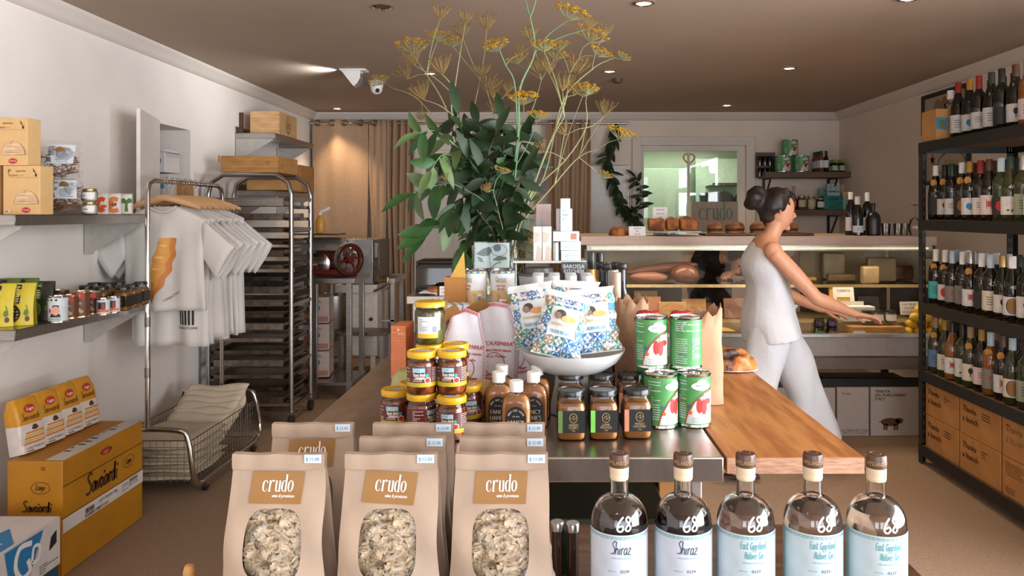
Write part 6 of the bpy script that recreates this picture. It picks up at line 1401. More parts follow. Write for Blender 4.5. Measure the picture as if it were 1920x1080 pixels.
t.location = (.275, TY0+.3, .312); MB().box(0, .06, 0, .2, 0, .44).build('carton', M['cardd'], t, bevel=.003)
t2 = thing('storage_carton', 'brown carton printed FRAGILE seen between the dark bottles', 'carton', (.10, TY0+.45, .312)); MB().box(0, .17, 0, .26, 0, .44).build('carton', M['cardd'], t2, bevel=.003)
b = MB(); b.text('FRAGILE', .10, .3, .022, plane(.001), 0, rot=-PI/2); b.build('print', M['inkb'], t2)

# ---------------- on the steel table
def tz(px, py, z=TZ):
    D = dep(py, z); return (X(px, D), D, z+.0008)
t = thing('orange_box', 'tall orange carton at the left edge of the steel table', 'box', tz(747, 712), -.05); w_, h_ = .047, .164
MB().box(-w_/2, w_/2, 0, .11, 0, h_).build('carton', flat((232, 136, 84), .5), t, bevel=.0015)
b = MB(); q = plane(.001); b.rect(-.02, .02, h_-.035, h_-.02, q, 0); scribble(b, -.018, .018, h_-.034, h_-.022, 2, plane(.0016), 1, 3, .5); b.ell(0, h_-.012, .004, .004, q, 2, n=6); b.ell(-.012, h_-.012, .003, .003, q, 1, n=6); scribble(b, -.019, .019, .01, h_-.04, 14, q, 3, 5, .25)
b.build('print', [flat((240, 170, 120)), flat((206, 84, 40)), M['white'], flat((236, 150, 100))], t)
def zuccato(label, loc, rz, k=1.0):
    t = thing('tomato_jar', label, 'jar', loc, rz, 'yellow lidded tomato jars'); r, h = .034, .098
    MB().lathe([(r*.82, 0), (r*.94, .003), (r, .012), (r, h*.66), (r*.93, h*.76), (r*.86, h*.8), (r*.86, h*.86)], 30).build('body', M['thinjar'], t)
    b = MB(); b.lathe([(0, .003), (r*.85, .003), (r*.95, .012), (r*.96, h*.66), (r*.86, h*.74), (0, h*.76)], 26, cap=False)
    b.build('contents', mat('roast_tomato', S(176, 84, 34), .25, col2=S(104, 40, 18), scale=60, bump=.6, bscale=70, bd=.004), t)
    b = MB(); rl = r*1.0; b.lathe([(rl*.97, h*.845), (rl, h*.86), (rl, h*.965), (rl*.96, h*.99), (rl*.86, h), (rl*.80, h-.002), (0, h-.002)], 30, cap=False)
    lid = b.build('lid', M['ylid'], t)
    b = MB(); b.ell(0, -.002, .018, .011, topmap(h-.0012), 0, n=20); scribble(b, -.014, .012, -.008, .004, 3, topmap(h-.0006), 1, 4, .4); b.build('lid_sticker', [M['white'], M['ink']], lid)
    b = MB(); c, c2, c3 = cyl(r+.0004), cyl(r+.0010), cyl(r+.0015)
    b.rect(-r*2.2, r*2.2, h*.2, h*.30, c, 0, n=30); b.rect(-r*2.2, r*2.2, h*.30, h*.66, c, 5, n=30)
    b.rect(-.022, .008, h*.53, h*.64, c2, 1, n=6); b.text('ZUCCATO', -.007, h*.585, .0085, c3, 2, w=.027, bold=.0004)
    b.text('Roast dried', -.006, h*.485, .0075, c2, 2, w=.026, bold=.0003); b.text('Tomatoes', -.005, h*.42, .0075, c2, 2, w=.024, bold=.0003); scribble(b, -.02, .002, h*.32, h*.39, 2, c2, 2, 6, .35)
    b.ell(.012, h*.46, .0045, .0045, c2, 3, n=14); b.ell(.014, h*.35, .008, .007, c2, 2, n=14); b.ell(.014, h*.35, .0062, .0055, c3, 4, n=12)
    scribble(b, .026, .05, h*.32, h*.64, 8, c2, 2, 9, .3); scribble(b, -.055, -.03, h*.32, h*.64, 8, c2, 2, 10, .3)
    b.build('label', [flat((186, 172, 40), .4), flat((92, 170, 196), .4), M['white'], flat((60, 160, 140)), M['red'], flat((96, 34, 22), .35)], t)
    return t
z2 = TZ+.0985
J = [((742, 806), TZ, .15, 'lower left yellow lidded tomato jar at the table edge'), ((790, 815), TZ, 1.15, 'lower middle tomato jar turned so its label faces right'), ((847, 822), TZ, .0, 'lower right tomato jar in the front row'),
     ((878, 795), TZ, .5, 'tomato jar behind the lower right one'), ((820, 790), TZ, .2, 'yellow lidded jar hidden between the front tomato jars')]
for (px, py), z, rz, lb in J: zuccato(lb, tz(px, py, z), rz)
zuccato('upper left tomato jar stacked on the front row', (X(791, 1.715), 1.715, z2), .15); zuccato('upper right tomato jar stacked on the front row', (X(847, 1.72), 1.72, z2), .05)
zuccato('rear tomato jar carrying the green olive jar', (X(806, 1.80), 1.805, z2), .4); zuccato('rear tomato jar right of the one under the olives', (X(852, 1.80), 1.81, z2), .4)
zuccato('tomato jar at the bottom of the rear stack', (X(775, 1.83), 1.83, TZ+.0005), .4)
# olive jar
t = thing('olive_jar', 'taller jar of green olives with a yellow lid on the stack', 'jar', (X(806, 1.80), 1.80, z2+.0988)); r, h = .036, .102
MB().lathe([(r*.82, 0), (r*.95, .003), (r, .012), (r, h*.74), (r*.93, h*.82), (r*.86, h*.85), (r*.86, h*.9)], 30).build('body', M['thinjar'], t)
b = MB(); b.lathe([(0, .003), (r*.85, .003), (r*.95, .012), (r*.95, h*.72), (r*.84, h*.78), (0, h*.78)], 26, cap=False); b.build('contents', mat('olives', S(112, 104, 44), .3, col2=S(60, 54, 22), scale=60, bump=.6, bscale=60, bd=.004), t)
b = MB(); rl = r*1.02; b.lathe([(rl*.97, h*.87), (rl, h*.88), (rl, h*.97), (rl*.96, h*.99), (rl*.86, h), (0, h-.002)], 30, cap=False); b.build('lid', M['ylid'], t)
b = MB(); c, c2 = cyl(r+.0004, .1), cyl(r+.001, .1); b.rect(-.03, .022, h*.17, h*.66, c, 0, n=12); b.rect(-.03, .022, h*.17, h*.27, c2, 1, n=12); scribble(b, -.026, -.002, h*.32, h*.62, 7, c2, 2, 3, .3); barcode(b, .008, .02, h*.3, h*.45, c2, 2); b.build('label', [M['paper'], M['ylid'], flat((120, 126, 130))], t)
b = MB(); b.lathe([(0, 0), (.03, .004), (.046, .03), (.05, .055), (.044, .085), (.028, .102), (.006, .105), (.005, .118), (0, .118)], 24, cap=False); o = tag(b.build('gourd', flat((176, 172, 116), .45), None, tz(772, 742)), 'round pale green gourd behind the left tomato jars', 'gourd'); o.location.y = 1.945; o.location.x = X(768, 1.945)
t = thing('wooden_tray', 'low wooden tray behind the jars under the rice sacks', 'tray', (X(912, 1.95), 1.93, TZ+.001)); MB().box(-.10, .10, -.05, .30, 0, .03).build('tray', M['crate'], t, bevel=.003)
MB().tube([(-.10, -.03, .02), (-.16, -.04, .02)], .009, 8).build('handle', M['dwood'], t)
b = MB()
def sq_(u, v):
    a = u*2*PI; p = (v-.5)*PI; k = 1+.07*math.cos(a*8); return (.046*k*math.cos(a)*math.cos(p), .046*k*math.sin(a)*math.cos(p), .026*math.sin(p)+.026)
b.grid(sq_, 40, 12); o = tag(b.build('squash', mat('squash_skin', S(214, 176, 116), .5, vary=.08), None, (X(905, 1.915), 1.915, TZ+.031), ang=180), 'ribbed yellow squash between the tomato jars and hot sauce', 'squash')
# rice sacks
def sack(label, loc, rz, w_, d_, h_, seed, txts, lean=.0):
    t = thing('rice_sack', label, 'sack', loc, rz, 'white cloth rice sacks'); t.rotation_euler = (lean, 0, rz); rr = random.Random(seed); ph = [rr.uniform(0, 6) for _ in range(4)]
    def fn(u, v, s_):
        wv = w_*(.94+.08*math.sin(PI*min(1, v*1.2))-.30*max(0, v-.62)/.38); th = d_/2*(1-v)**.45*(math.sin(PI*(.03+.94*u))**.55)+.002
        x = (u-.5)*wv+.02*max(0, v-.7)*math.sin(ph[0]); y = s_*th*(1+.06*math.sin(v*11+ph[1]+u*4))+.004*math.sin(u*9+v*6+ph[2]); return (x, y, v*h_-(.03*abs(u-.5)**1.0*v*math.sin(ph[3])))
    b = MB(); b.grid(lambda u, v: fn(u, v, -1), 22, 24); b.grid(lambda u, v: fn(u, v, 1), 22, 24); b.add([fn(u_/8, 0, -1) for u_ in range(9)]+[fn(u_/8, 0, 1) for u_ in range(9)], [(i, i+9, i+10, i+1) for i in range(8)])
    b.build('sack', mat('rice_cloth', S(222, 220, 226), .8, vary=.02, bump=.5, bscale=26, bd=.006), t, ang=60)
    mp = lambda u, v: (lambda q: (q[0], q[1]-.0016, q[2]))(fn(min(.99, max(.01, u/w_+.5)), min(.99, max(.01, v/h_)), -1))
    b = MB()
    for s_, u, v, hh, ww in txts: b.text(s_, u, v, hh, mp, 0, w=ww, bold=.0004)
    b.ring(.0, h_*.3, .028, .03, .002, mp, 0, 32); b.build('print', M['red'], t)
    b = MB()
    for sd in (.02, .98):
        for i in range(34):
            v = .02+.95*i/34; p = fn(sd, v, -1); p2 = fn(sd-.05 if sd > .5 else sd+.05, v+.012, -1); b.bar((p[0], p[1]-.002, p[2]), (p2[0], p2[1]-.003, p2[2]), .0016, .0012)
    for i in range(20):
        u = .03+.94*i/20; p = fn(u, .955, -1); p2 = fn(min(1, u+.02), .995, -1); b.bar((p[0], p[1]-.002, p[2]), (p2[0], p2[1]-.002, p2[2]), .0018, .0012)
    b.build('red_stitching', flat((214, 92, 96)), t)
    b = MB(); p = fn(.35, .93, -1)
    b.T = Matrix.Translation((p[0]-.03, p[1]-.012, p[2]+.005)) @ Matrix.Rotation(-.5, 4, 'Y') @ Matrix.Rotation(.9, 4, 'X'); b.box(-.04, .028, -.001, .001, -.03, .022)
    tg = b.build('paper_tag', M['gold'], t); b2 = MB(); b2.T = b.T; scribble(b2, -.034, .02, -.02, .015, 5, plane(.0018), 0, 3, .3); b2.build('tag_print', flat((206, 96, 50)), tg)
    return t
tx = [('D.O. "CALASPARRA"', -.0, .125, .011, .105), ('DENOMINACION DE ORIGEN', 0, .106, .006, .09), ('Arroz Paella', .0, .090, .007, .06), ('Virgen del Campo', -.0, .042, .008, .07), ('"LA ESPERANZA"', 0, .030, .008, .08), ('Pilo', -.02, .014, .012, .03)]
sack('left white rice sack leaning behind the tomato jars', (X(878, 2.0)-.01, 1.985, TZ+.032), .10, .115, .06, .225, 1, tx, -.12)
sack('middle white rice sack with red print', (X(928, 2.03), 2.045, TZ+.032), -.08, .125, .06, .235, 2, tx, -.05)
sack('right white rice sack turned sideways by the bowl', (X(958, 2.12), 2.125, TZ+.032), .5, .12, .06, .228, 3, tx, 0)
# hot sauce
def hot(label, loc, var, rz=0):
    t = thing('hot_sauce_bottle', label, 'bottle', loc, rz, 'flask shaped hot sauce bottles'); w_, d_ = .034, .019
    pr = [(.96, 0), (1, .004), (1, .068), (.96, .080), (.86, .091), (.68, .099), (.46, .104), (.38, .108), (.38, .112)]
    def fl(b, pr, sx, sy, z0=0):
        vs = []; n = 28
        for k_, z in pr:
            blend = min(1, max(0, (z-.085)/.022)); ax, ay = sx*k_, sy*k_*(1-blend)+.0128*blend*(1 if sx == w_ else .9)
            for i in range(n):
                a = 2*PI*i/n; ca, sa = math.cos(a), math.sin(a); p = 4-2*blend; q = (abs(ca)**p+abs(sa)**p)**(-1/p); vs.append((ax*ca*q, ay*sa*q, z))
        m = len(pr); b.add(vs, [(j*n+i, j*n+(i+1) % n, (j+1)*n+(i+1) % n, (j+1)*n+i) for j in range(m-1) for i in range(n)]+[tuple(range(n))[::-1], tuple((m-1)*n+i for i in range(n))])
    b = MB(); fl(b, pr, w_, d_); b.build('flask', M['thinjar'], t)
    b = MB(); fl(b, [(.94, .003), (.97, .006), (.97, .067), (.93, .079), (.83, .090), (.65, .097)], w_*.97, d_*.96); b.build('sauce', flat((196, 132, 62) if var != 2 else (188, 120, 56), .35), t)
    b = MB(); b.lathe([(.0155, .107), (.0158, .128), (.0145, .131), (0, .131)], 22, cap=False); b.build('cap', M['white'], t)
    b = MB(); q, q2 = plane(d_+.0006), plane(d_+.0012)
    pts = [(-.023, .006), (.023, .006), (.023, .05)]+[(.023*math.cos(a), .05+.026*math.sin(a)) for a in [i*PI/14 for i in range(1, 14)]]+[(-.023, .05)]
    b.poly(pts, q, 0); b.text('FANCY', 0, .040, .0105, q2, 1, w=.036, bold=.0004); b.text("HANK'S", 0, .026, .0105, q2, 1, w=.038, bold=.0004); b.text('EST 2013', 0, .054, .0028, q2, 1)
    for i, ch in enumerate('VERY HOT SAUCE'):
        a = PI-.42-i*(PI-.84)/13
        if ch != ' ': b.text(ch, .0185*math.cos(a), .049+.0185*math.sin(a), .0042, q2, 1, rot=a-PI/2)
    b.text(['PINEAPPLE', 'ORIGINAL', 'THE REAPER'][var], 0, .011, .0038, q2, 1, w=.034); b.rect(-.02, -.004, .0175, .0182, q2, 1); b.rect(.004, .02, .0175, .0182, q2, 1)
    b.build('label', [mat('black_label'  , (0, 0, 0)), flat((214, 204, 190), .5)], t)
for (px, py), v, lb in (((968, 822), 1, 'front hot sauce bottle, nearest of the five'), ((935, 800), 0, 'left hot sauce bottle partly behind the front one'), ((1000, 800), 2, 'right hot sauce bottle partly behind the front one'), ((941, 783), 0, 'rear left hot sauce bottle showing only its cap'), ((1007, 783), 2, 'rear right hot sauce bottle behind the right one')):
    hot(lb, tz(px, py), v)
# pedestal bowl
bc = tz(1072, 772); t = thing('pedestal_bowl', 'large pale ceramic pedestal bowl holding crisp packets', 'bowl', bc)
MB().lathe([(.056, 0), (.06, .002), (.052, .03), (.044, .07), (.042, .095), (.05, .098), (.088, .112), (.118, .132), (.136, .158), (.137, .162), (.133, .162), (.113, .137), (.08, .117), (0, .105)], 56, cap=False).build('bowl', M['ceramic'], t)
def chips(label, loc, rot, accent, seed, w_=.125, h_=.165):
    t = thing('crisp_packet', label, 'packet', loc, 0, 'truffle crisp packets in the bowl'); t.rotation_euler = rot; rr = random.Random(seed)
    def fn(u, v, s_):
        e = (math.sin(PI*u)**.7)*(math.sin(PI*min(1, max(0, (v-.04)/.92)))**.55 if .04 < v < .96 else 0); th = .032*e+.0008
        return ((u-.5)*w_*(1-.07*math.sin(PI*v))+.003*math.sin(v*26)*abs(u-.5)*2, s_*th+.002*math.sin(u*13+v*9+seed), v*h_)
    b = MB(); b.grid(lambda u, v: fn(u, v, -1), 18, 22); b.grid(lambda u, v: fn(u, v, 1), 18, 22); b.build('foil', mat('crisp_foil', S(222, 226, 228), .3, vary=.03, bump=.6, bscale=24, bd=.006), t, ang=60)
    mk = lambda e: (lambda u, v: (lambda q: (q[0], q[1]-e, q[2]))(fn(min(.995, max(.005, u/w_+.5)), min(.995, max(.005, v/h_)), -1)))
    q, q2, q3 = mk(.0014), mk(.002), mk(.0026); b = MB()
    T = .0255; k = 0
    for j in range(7):
        for i in range(-2, 3):
            u, v = i*T+.001*j, .014+j*T*.95
            if v > h_-.012 or (abs(i) <= 1 and .05 < v < .13) : continue
            if abs(i) == 0 and v < .04 and False: continue
            col = [0, 1, 2, 0, 3][(i*3+j*2+seed) % 5]; k = (i+j*2+seed) % 3; a = T*.5
            if k != 1: b.rect(u-T*.46, u+T*.46, v-T*.44, v+T*.44, q, col, n=3); q_, col_ = q2, 4
            else: q_, col_ = q, col
            if k == 0:
                for m_ in range(4):
                    th = PI/4+m_*PI/2; b.poly([(u+a*.15*math.cos(th), v+a*.15*math.sin(th)), (u+a*.7*math.cos(th-.35), v+a*.7*math.sin(th-.35)), (u+a*1.15*math.cos(th), v+a*1.15*math.sin(th)), (u+a*.7*math.cos(th+.35), v+a*.7*math.sin(th+.35))], q_, col_)
                b.ell(u, v, a*.14, a*.14, q2, 4, n=8)
            elif k == 1:
                b.ring(u, v, a, a, .0028, q, col, 16)
                for m_ in range(4): th = m_*PI/2; b.poly([(u, v), (u+a*.6*math.cos(th-.4), v+a*.6*math.sin(th-.4)), (u+a*.85*math.cos(th), v+a*.85*math.sin(th)), (u+a*.6*math.cos(th+.4), v+a*.6*math.sin(th+.4))], q2, col)
            else:
                for m_ in range(4): th = m_*PI/2; cx, cy = u+a*.5*math.cos(th), v+a*.5*math.sin(th); b.poly([(cx+a*.42*math.cos(th+PI/2*n_), cy+a*.42*math.sin(th+PI/2*n_)) for n_ in range(4)], q_, col_)
    b.rect(-.036, .036, h_-.036, h_-.014, q2, 4, n=6); b.text('LUCIA', 0, h_-.024, .0125, q3, 5, w=.052)
    b.text('TRUFA NEGRA', 0, .060, .0085, q3, 1, w=.056, bold=.0002)
    b.ell(-.008, .105, .014, .011, q2, 6, n=16); b.ell(-.016, .1, .010, .009, q3, 7, n=14); b.ell(.014, .095, .019, .008, q3, 8, n=18); b.poly([(-.03, .082), (.034, .08), (.03, .074), (-.026, .076)], q2, 9)
    b.build('print', [flat((54, 122, 178), .4), flat((70, 150, 176), .4), flat((52, 140, 128), .4), accent, flat((232, 226, 222), .4), flat((120, 130, 170)), flat((72, 62, 62)), flat((150, 130, 112)), flat((226, 160, 92)), flat((196, 186, 150))], t, ang=60)
tan = flat((150, 128, 86), .4); olv = flat((112, 116, 70), .4)
chips('front left truffle crisp packet tilting out of the bowl', (X(1040, 1.86), 1.855, 1.052), (-.28, .22, -.1), tan, 0)
chips('right truffle crisp packet leaning back in the bowl', (X(1120, 1.9), 1.885, 1.058), (-.25, -.1, .08), tan, 1)
chips('rear left brown patterned crisp packet', (X(1010, 1.98), 1.965, 1.06), (-.1, -.16, -.1), olv, 3, .12, .165)
chips('rear middle crisp packet peeping between the front ones', (X(1075, 1.99), 1.985, 1.065), (-.05, .05, 0), tan, 2)
# square spice jars
SG, SL2, SO = flat((92, 120, 62)), flat((116, 196, 76)), flat((196, 128, 96))
for (px, py), s_, l1, l2, lb in (((1071, 820), SG, 'GREEN', 'CURRY', 'front left square jar with a green strip'), ((1131, 819), SL2, 'LIME', 'PICKLE', 'front middle square jar with a bright green strip'), ((1193, 817), SO, 'MANGO', 'CHUTNEY', 'front right square jar with an orange strip'),
     ((1070, 783), SG, 'GREEN', 'CURRY', 'rear left square jar behind the green strip one'), ((1129, 783), SL2, 'LIME', 'PICKLE', 'rear middle square jar'), ((1181, 782), SO, 'MANGO', 'CHUTNEY', 'rear right square jar next to the tomato cans')):
    spice_jar(lb, tz(px, py), s_, l1, l2, .98)
# tomato cans
def tcan(label, loc, rz, back=False):
    def back_d(b, r, h):
        c = cyl(r+.0006)
        scribble(b, -.034, .036, h*.72, h*.92, 5, c, 1, 3, .35); scribble(b, -.034, -.004, h*.1, h*.6, 12, c, 1, 4, .3); scribble(b, .008, .034, h*.2, h*.6, 9, c, 6, 5, .7)
    return tin(label, loc, .0405, .127, TOMM, back_d if back else (lambda b, r, h: deco_tom(b, r, h)), 'green tomato cans on the steel table', None, rz)
tcan('lower left tomato can in front', tz(1239, 797), .35); tcan('lower right tomato can in front, by the timber board', tz(1301, 795), -.1)
tcan('lower rear tomato can half hidden behind the front pair', tz(1222, 770), 1.6); tcan('lower rear tomato can on the right', tz(1285, 769), 2)
tcan('upper left tomato can stacked with its tomatoes facing front', (X(1222, 1.86), 1.865, TZ+.1285), -.1); tcan('upper right tomato can showing its back label', (X(1286, 1.86), 1.862, TZ+.1285), 0, True)
# red topped passata bottles behind
for px, D, z, lb in ((1213, 2.03, .0, 'rear left bottle with a red paper top behind the cans'), (1219, 1.955, .0, 'front left bottle with a red paper top behind the cans'), (1278, 1.96, .0, 'bottle with a red paper top behind the right cans'), (1172, 2.32, .0, 'bottle with a red paper top beside the crisp packets')):
    h_ = 1.41-(583-400)/F*D-TZ if px != 1172 else 1.41-(592-400)/F*D-TZ
    t = thing('passata_bottle', lb, 'bottle', (X(px, D), D, TZ+.0008), 0, 'red topped bottles'); MB().lathe([(.03, 0), (.033, .004), (.033, h_*.6), (.026, h_*.75), (.024, h_-.02)], 22).build('body', flat((206, 206, 204), .3), t)
    b = MB(); n = 40; vs = []; lv = [(.030, h_-.032), (.034, h_-.022), (.029, h_-.012), (.027, h_-.003), (.02, h_)]
    for r_, z_ in lv:
        for i in range(n): a = 2*PI*i/n; q = r_*(1+(.05 if r_ > .028 else .015)*math.sin(a*13)); vs.append((q*math.cos(a), q*math.sin(a), z_))
    b.add(vs, [(j*n+i, j*n+(i+1) % n, (j+1)*n+(i+1) % n, (j+1)*n+i) for j in range(4) for i in range(n)]+[tuple(4*n+i for i in range(n))]); b.rect(-.008, .008, -.006, .004, topmap(h_+.0006), 1); b.build('paper_top', [flat((196, 46, 34), .4), M['white']], t)
# brown paper bags
def pbag(label, loc, w_, d_, h_, rz, seed, hi=0):
    t = thing('paper_bag', label, 'paper bag', loc, rz, 'open brown paper bags'); rr = random.Random(seed); n = 32
    def P(i, v):
        a = 2*PI*i/n; ca, sa = math.cos(a), math.sin(a); p = 6-2.5*v; q = (abs(ca)**p+abs(sa)**p)**(-1/p); k = 1+.04*math.sin(a*3+v*6+seed)*v+.02*math.sin(a*7+v*13)
        top = h_+(hi*ca if v == 1 else 0)*1+(.012*math.sin(a*9+seed) if v == 1 else 0); return (w_/2*ca*q*k, d_/2*sa*q*k, v*top)
    b = MB(); lv = [0, .1, .25, .4, .55, .7, .85, 1]
    vs = [P(i, v) for v in lv for i in range(n)]; b.add(vs, [(j*n+i, j*n+(i+1) % n, (j+1)*n+(i+1) % n, (j+1)*n+i) for j in range(len(lv)-1) for i in range(n)]+[tuple(range(n))[::-1]])
    b.build('bag', M['kraftd'], t, ang=30, solid=.0012)
pbag('brown paper bag standing right of the cans on the timber board', (X(1318, 2.0)-.005, 2.03, TZ+.001), .115, .10, .235, .1, 2, .02)
pbag('brown paper bag between the bowl and the tomato cans', (X(1192, 2.15)-.01, 2.17, TZ+.001), .09, .12, .26, .0, 5, .0)
# items on the bag: none.  loaf and plate on the board
lp_ = tz(1372, 690, TZ); lp_ = (X(1372, 2.43), 2.43, TZ)
t = thing('loaf_plate', 'thin white plate under the dark crusty loaf', 'plate', lp_); MB().lathe([(0, 0), (.05, 0), (.085, .006), (.086, .008), (.05, .003), (0, .003)], 36, cap=False, sx=1, sy=.7).build('plate', M['white'], t)
loaf('dark crusty focaccia loaf at the end of the timber board', (lp_[0]-.008, 2.43, TZ+.005), .082, .055, .062, .1, 'crustd', 11, None, .3)
# ================================================================== middle of the display
t = thing('display_riser', 'steel riser at the rear of the display table under the bean tins', 'riser', (-.335, 2.21, TZ)); RZ = 1.098
MB().box(0, .53, 0, .92, .185, RZ-TZ).build('riser_top', M['steel'], t, bevel=.002)
for x in (0.005, .495):
    for y in (.005, .885): MB().box(x, x+.03, y, y+.03, .0005, .185).build('leg', M['steel'], t)
MB().box(.02, .51, .89, .9, .0005, .185).build('back_panel', M['steeld'], t)
def bean_d(off):
    def f(b, r, h):
        c, c2, c3 = cyl(r+.0005, off), cyl(r+.001, off), cyl(r+.0015, off)
        b.rect(-.05, .06, h*.9, h*.965, c, 1, n=20); 
        for i in range(5): b.rect(-.045+i*.022, -.032+i*.022, h*.915, h*.95, c2, 6, n=2)
        b.text('Capriccio', -.002, h*.76, .014, c2, 2, shear=.2, w=.036); b.rect(-.018, .018, h*.66, h*.70, c2, 3, n=6)
        b.text('BUTTER', 0, h*.575, .008, c2, 4, w=.028, bold=.0003); b.text('BEANS', 0, h*.49, .008, c2, 4, w=.024, bold=.0003); b.rect(-.05, .06, h*.06, h*.45, c, 7, n=20)
        rr = random.Random(4)
        for i in range(26): b.ell(-.045+(i % 9)*.0125+rr.uniform(-.002, .002), h*(.11+.11*(i//9))+rr.uniform(-.002, .002), .0078, .0062, c2 if i % 2 else c3, 5 if i % 3 else 8, n=12)
        b.rect(.036, .052, h*.08, h*.36, c3, 0, n=3); barcode(b, .038, .050, h*.1, h*.3, cyl(r+.002, off), 1)
    return f
BM = [flat((226, 226, 226), .3), flat((40, 120, 176), .35), flat((70, 130, 176), .35), flat((206, 184, 76), .35), flat((196, 84, 76), .35), flat((226, 190, 156), .35), flat((220, 206, 120), .35), flat((214, 196, 120), .35), flat((206, 164, 126), .35)]
for px, off, lb in ((890, -.55, 'left butter bean tin with its barcode side showing'), (942, -.05, 'right butter bean tin with its name facing front')):
    tin(lb, (X(px, 2.5), 2.5, RZ+.0008), .042, .125, BM, bean_d(off), 'butter bean tins', None)
# botanical card resting on the tins
t = thing('botanical_card', 'clear framed botanical card leaning on top of the bean tins', 'framed card', (X(923, 2.49), 2.485, RZ+.1268)); t.rotation_euler = (-.06, 0, 0)
MB().box(-.062, .062, 0, .012, 0, .092).build('acrylic_block', M['thin'], t, bevel=.001)
b = MB(); p = plane(-.004); q = plane(-.0033); b.rect(-.057, .057, .004, .087, p, 0)
b.poly([(-.055, .05), (-.03, .068), (-.01, .074), (.0, .06), (-.012, .045), (-.03, .042), (-.045, .046)], q, 1); b.poly([(-.052, .042), (-.034, .036), (-.03, .022), (-.042, .024)], q, 2)
b.stroke([(-.006, .072), (-.01, .04), (-.004, .004)], .002, q, 2); b.ell(.016, .07, .013, .012, q, 3, n=18); b.ring(.022, .062, .028, .02, .002, q, 2); b.poly([(.0, .03), (.02, .044), (.045, .04), (.05, .032), (.02, .026)], q, 1); b.stroke([(.0, .005), (.012, .018), (.03, .022)], .004, q, 2)
b.build('print', [flat((206, 222, 226)), flat((92, 112, 104)), flat((116, 134, 112)), flat((90, 116, 136))], t)
# glass step with soap boxes
gz = 1.247
t = thing('glass_step', 'clear glass step behind the white capped bottles', 'glass shelf', (X(962, 2.6), 2.55, RZ+.0006)); gw = X(1098, 2.6)-X(962, 2.6)
MB().box(0, gw, 0, .17, gz-RZ-.008, gz-RZ).build('glass_top', mat('frosted_edge', S(206, 210, 206), .2, vary=0, spec=.8), t, bevel=.001)
for x in (0, gw-.004): MB().box(x, x+.004, 0, .17, 0, gz-RZ-.0085).build('glass_side', M['thin'], t)
pw = flat((206, 222, 222), .5); pkm = flat((206, 176, 160), .5)
def sbox(label, px0, px1, py0, py1, D, m, d_=.06, deco=0, z=None, rz=0):
    z0 = gz+.0008 if z is None else z; w_ = (px1-px0)/F*D; h_ = (py1-py0)/F*D; t = thing('soap_box', label, 'box', (X((px0+px1)/2, D), D, z0), rz, 'pale boxes on the glass step')
    MB().box(-w_/2, w_/2, 0, d_, 0, h_).build('carton', m, t, bevel=.001); b = MB(); p = plane(.0008)
    if deco == 0: b.stroke([(-w_*.3, h_*.4), (-w_*.1, h_*.7), (w_*.1, h_*.35), (w_*.3, h_*.6)], .0025, p, 0)
    if deco == 1: b.poly([(-w_*.5, h_*.5), (w_*.1, h_*.55), (w_*.3, h_*.8), (-w_*.5, h_*.85)], p, 1); b.poly([(-w_*.2, 0), (w_*.5, 0), (w_*.5, h_*.35), (0, h_*.45)], p, 1)
    if deco == 2: b.rect(w_*.18, w_*.4, h_*.2, h_*.8, p, 2)
    if deco == 3: scribble(b, -w_*.3, w_*.3, h_*.3, h_*.7, 3, p, 0, 3, .3)
    b.build('print', [flat((130, 170, 176)), pkm, flat((176, 120, 96))], t); return z0+h_
sbox('left upright box with a pink pattern on the glass step', 1000, 1016, 421, 485, 2.56, pw, .04, 1); sbox('right upright box with a pink pattern on the glass step', 1017, 1034, 421, 485, 2.56, pw, .04, 1)
zt = sbox('bottom pale box of the right hand stack', 1052, 1089, 466, 485, 2.56, pw, .07, 3)
zt = sbox('second pale box of the right hand stack', 1051, 1089, 449, 465.5, 2.56, pw, .07, 3, zt+.0006)
zt = sbox('third box of the stack, with a small brown square', 1037, 1086, 430, 448.5, 2.56, pw, .07, 2, zt+.0006)
sbox('tall slim pale box on top of the right hand stack', 1051, 1069, 368, 429.5, 2.565, pw, .03, 3, zt+.0006); sbox('wider box behind the tall slim one', 1043, 1073, 388, 430, 2.6, flat((206, 196, 196), .5), .028, 3, zt+.0006)
sbox('large faint pink box at the back of the glass step', 1005, 1033, 384, 487, 2.66, flat((176, 156, 150), .5), .05, 0)
b = MB(); b.lathe([(.014, 0), (.014, .062), (0, .062)], 20); tag(b.build('metal_tin', M['steel'], None, (X(1043, 2.6), 2.58, gz+.001)), 'small silver tin beside the right hand box stack', 'tin')
t = thing('white_tub', 'white plastic tub with a grey lid below the glass step', 'tub', (X(1010, 2.62), 2.635, RZ+.0008)); MB().lathe([(.062, 0), (.072, .095), (.07, .095), (.06, .004), (0, .004)], 32, cap=False).build('tub', flat((206, 206, 208), .4), t); MB().lathe([(.075, .093), (.075, .101), (.05, .103), (.048, .12), (0, .122)], 32, cap=False).build('lid', flat((110, 108, 106), .35), t)
t = thing('black_pouch', 'black stand-up pouch with pale lettering under the glass step', 'pouch', (X(1076, 2.5), 2.5, RZ+.0008))
b = MB()
def pf(u, v, s_): return ((u-.5)*.085, s_*(.022*(1-v)*math.sin(PI*u)**.6+.001), v*.148)
b.grid(lambda u, v: pf(u, v, -1), 12, 10); b.grid(lambda u, v: pf(u, v, 1), 12, 10); b.build('pouch', flat((44, 46, 50), .25), t, ang=60)
b = MB(); q = lambda u, v: (lambda p: (p[0], p[1]-.0015, p[2]))(pf(u/.085+.5, v/.148, -1)); b.text('BAROSSA', 0, .134, .013, q, 0, w=.07, bold=.0003); b.text('KITCHEN', 0, .118, .012, q, 0, w=.066, bold=.0003); b.build('lettering', flat((196, 200, 200)), t)
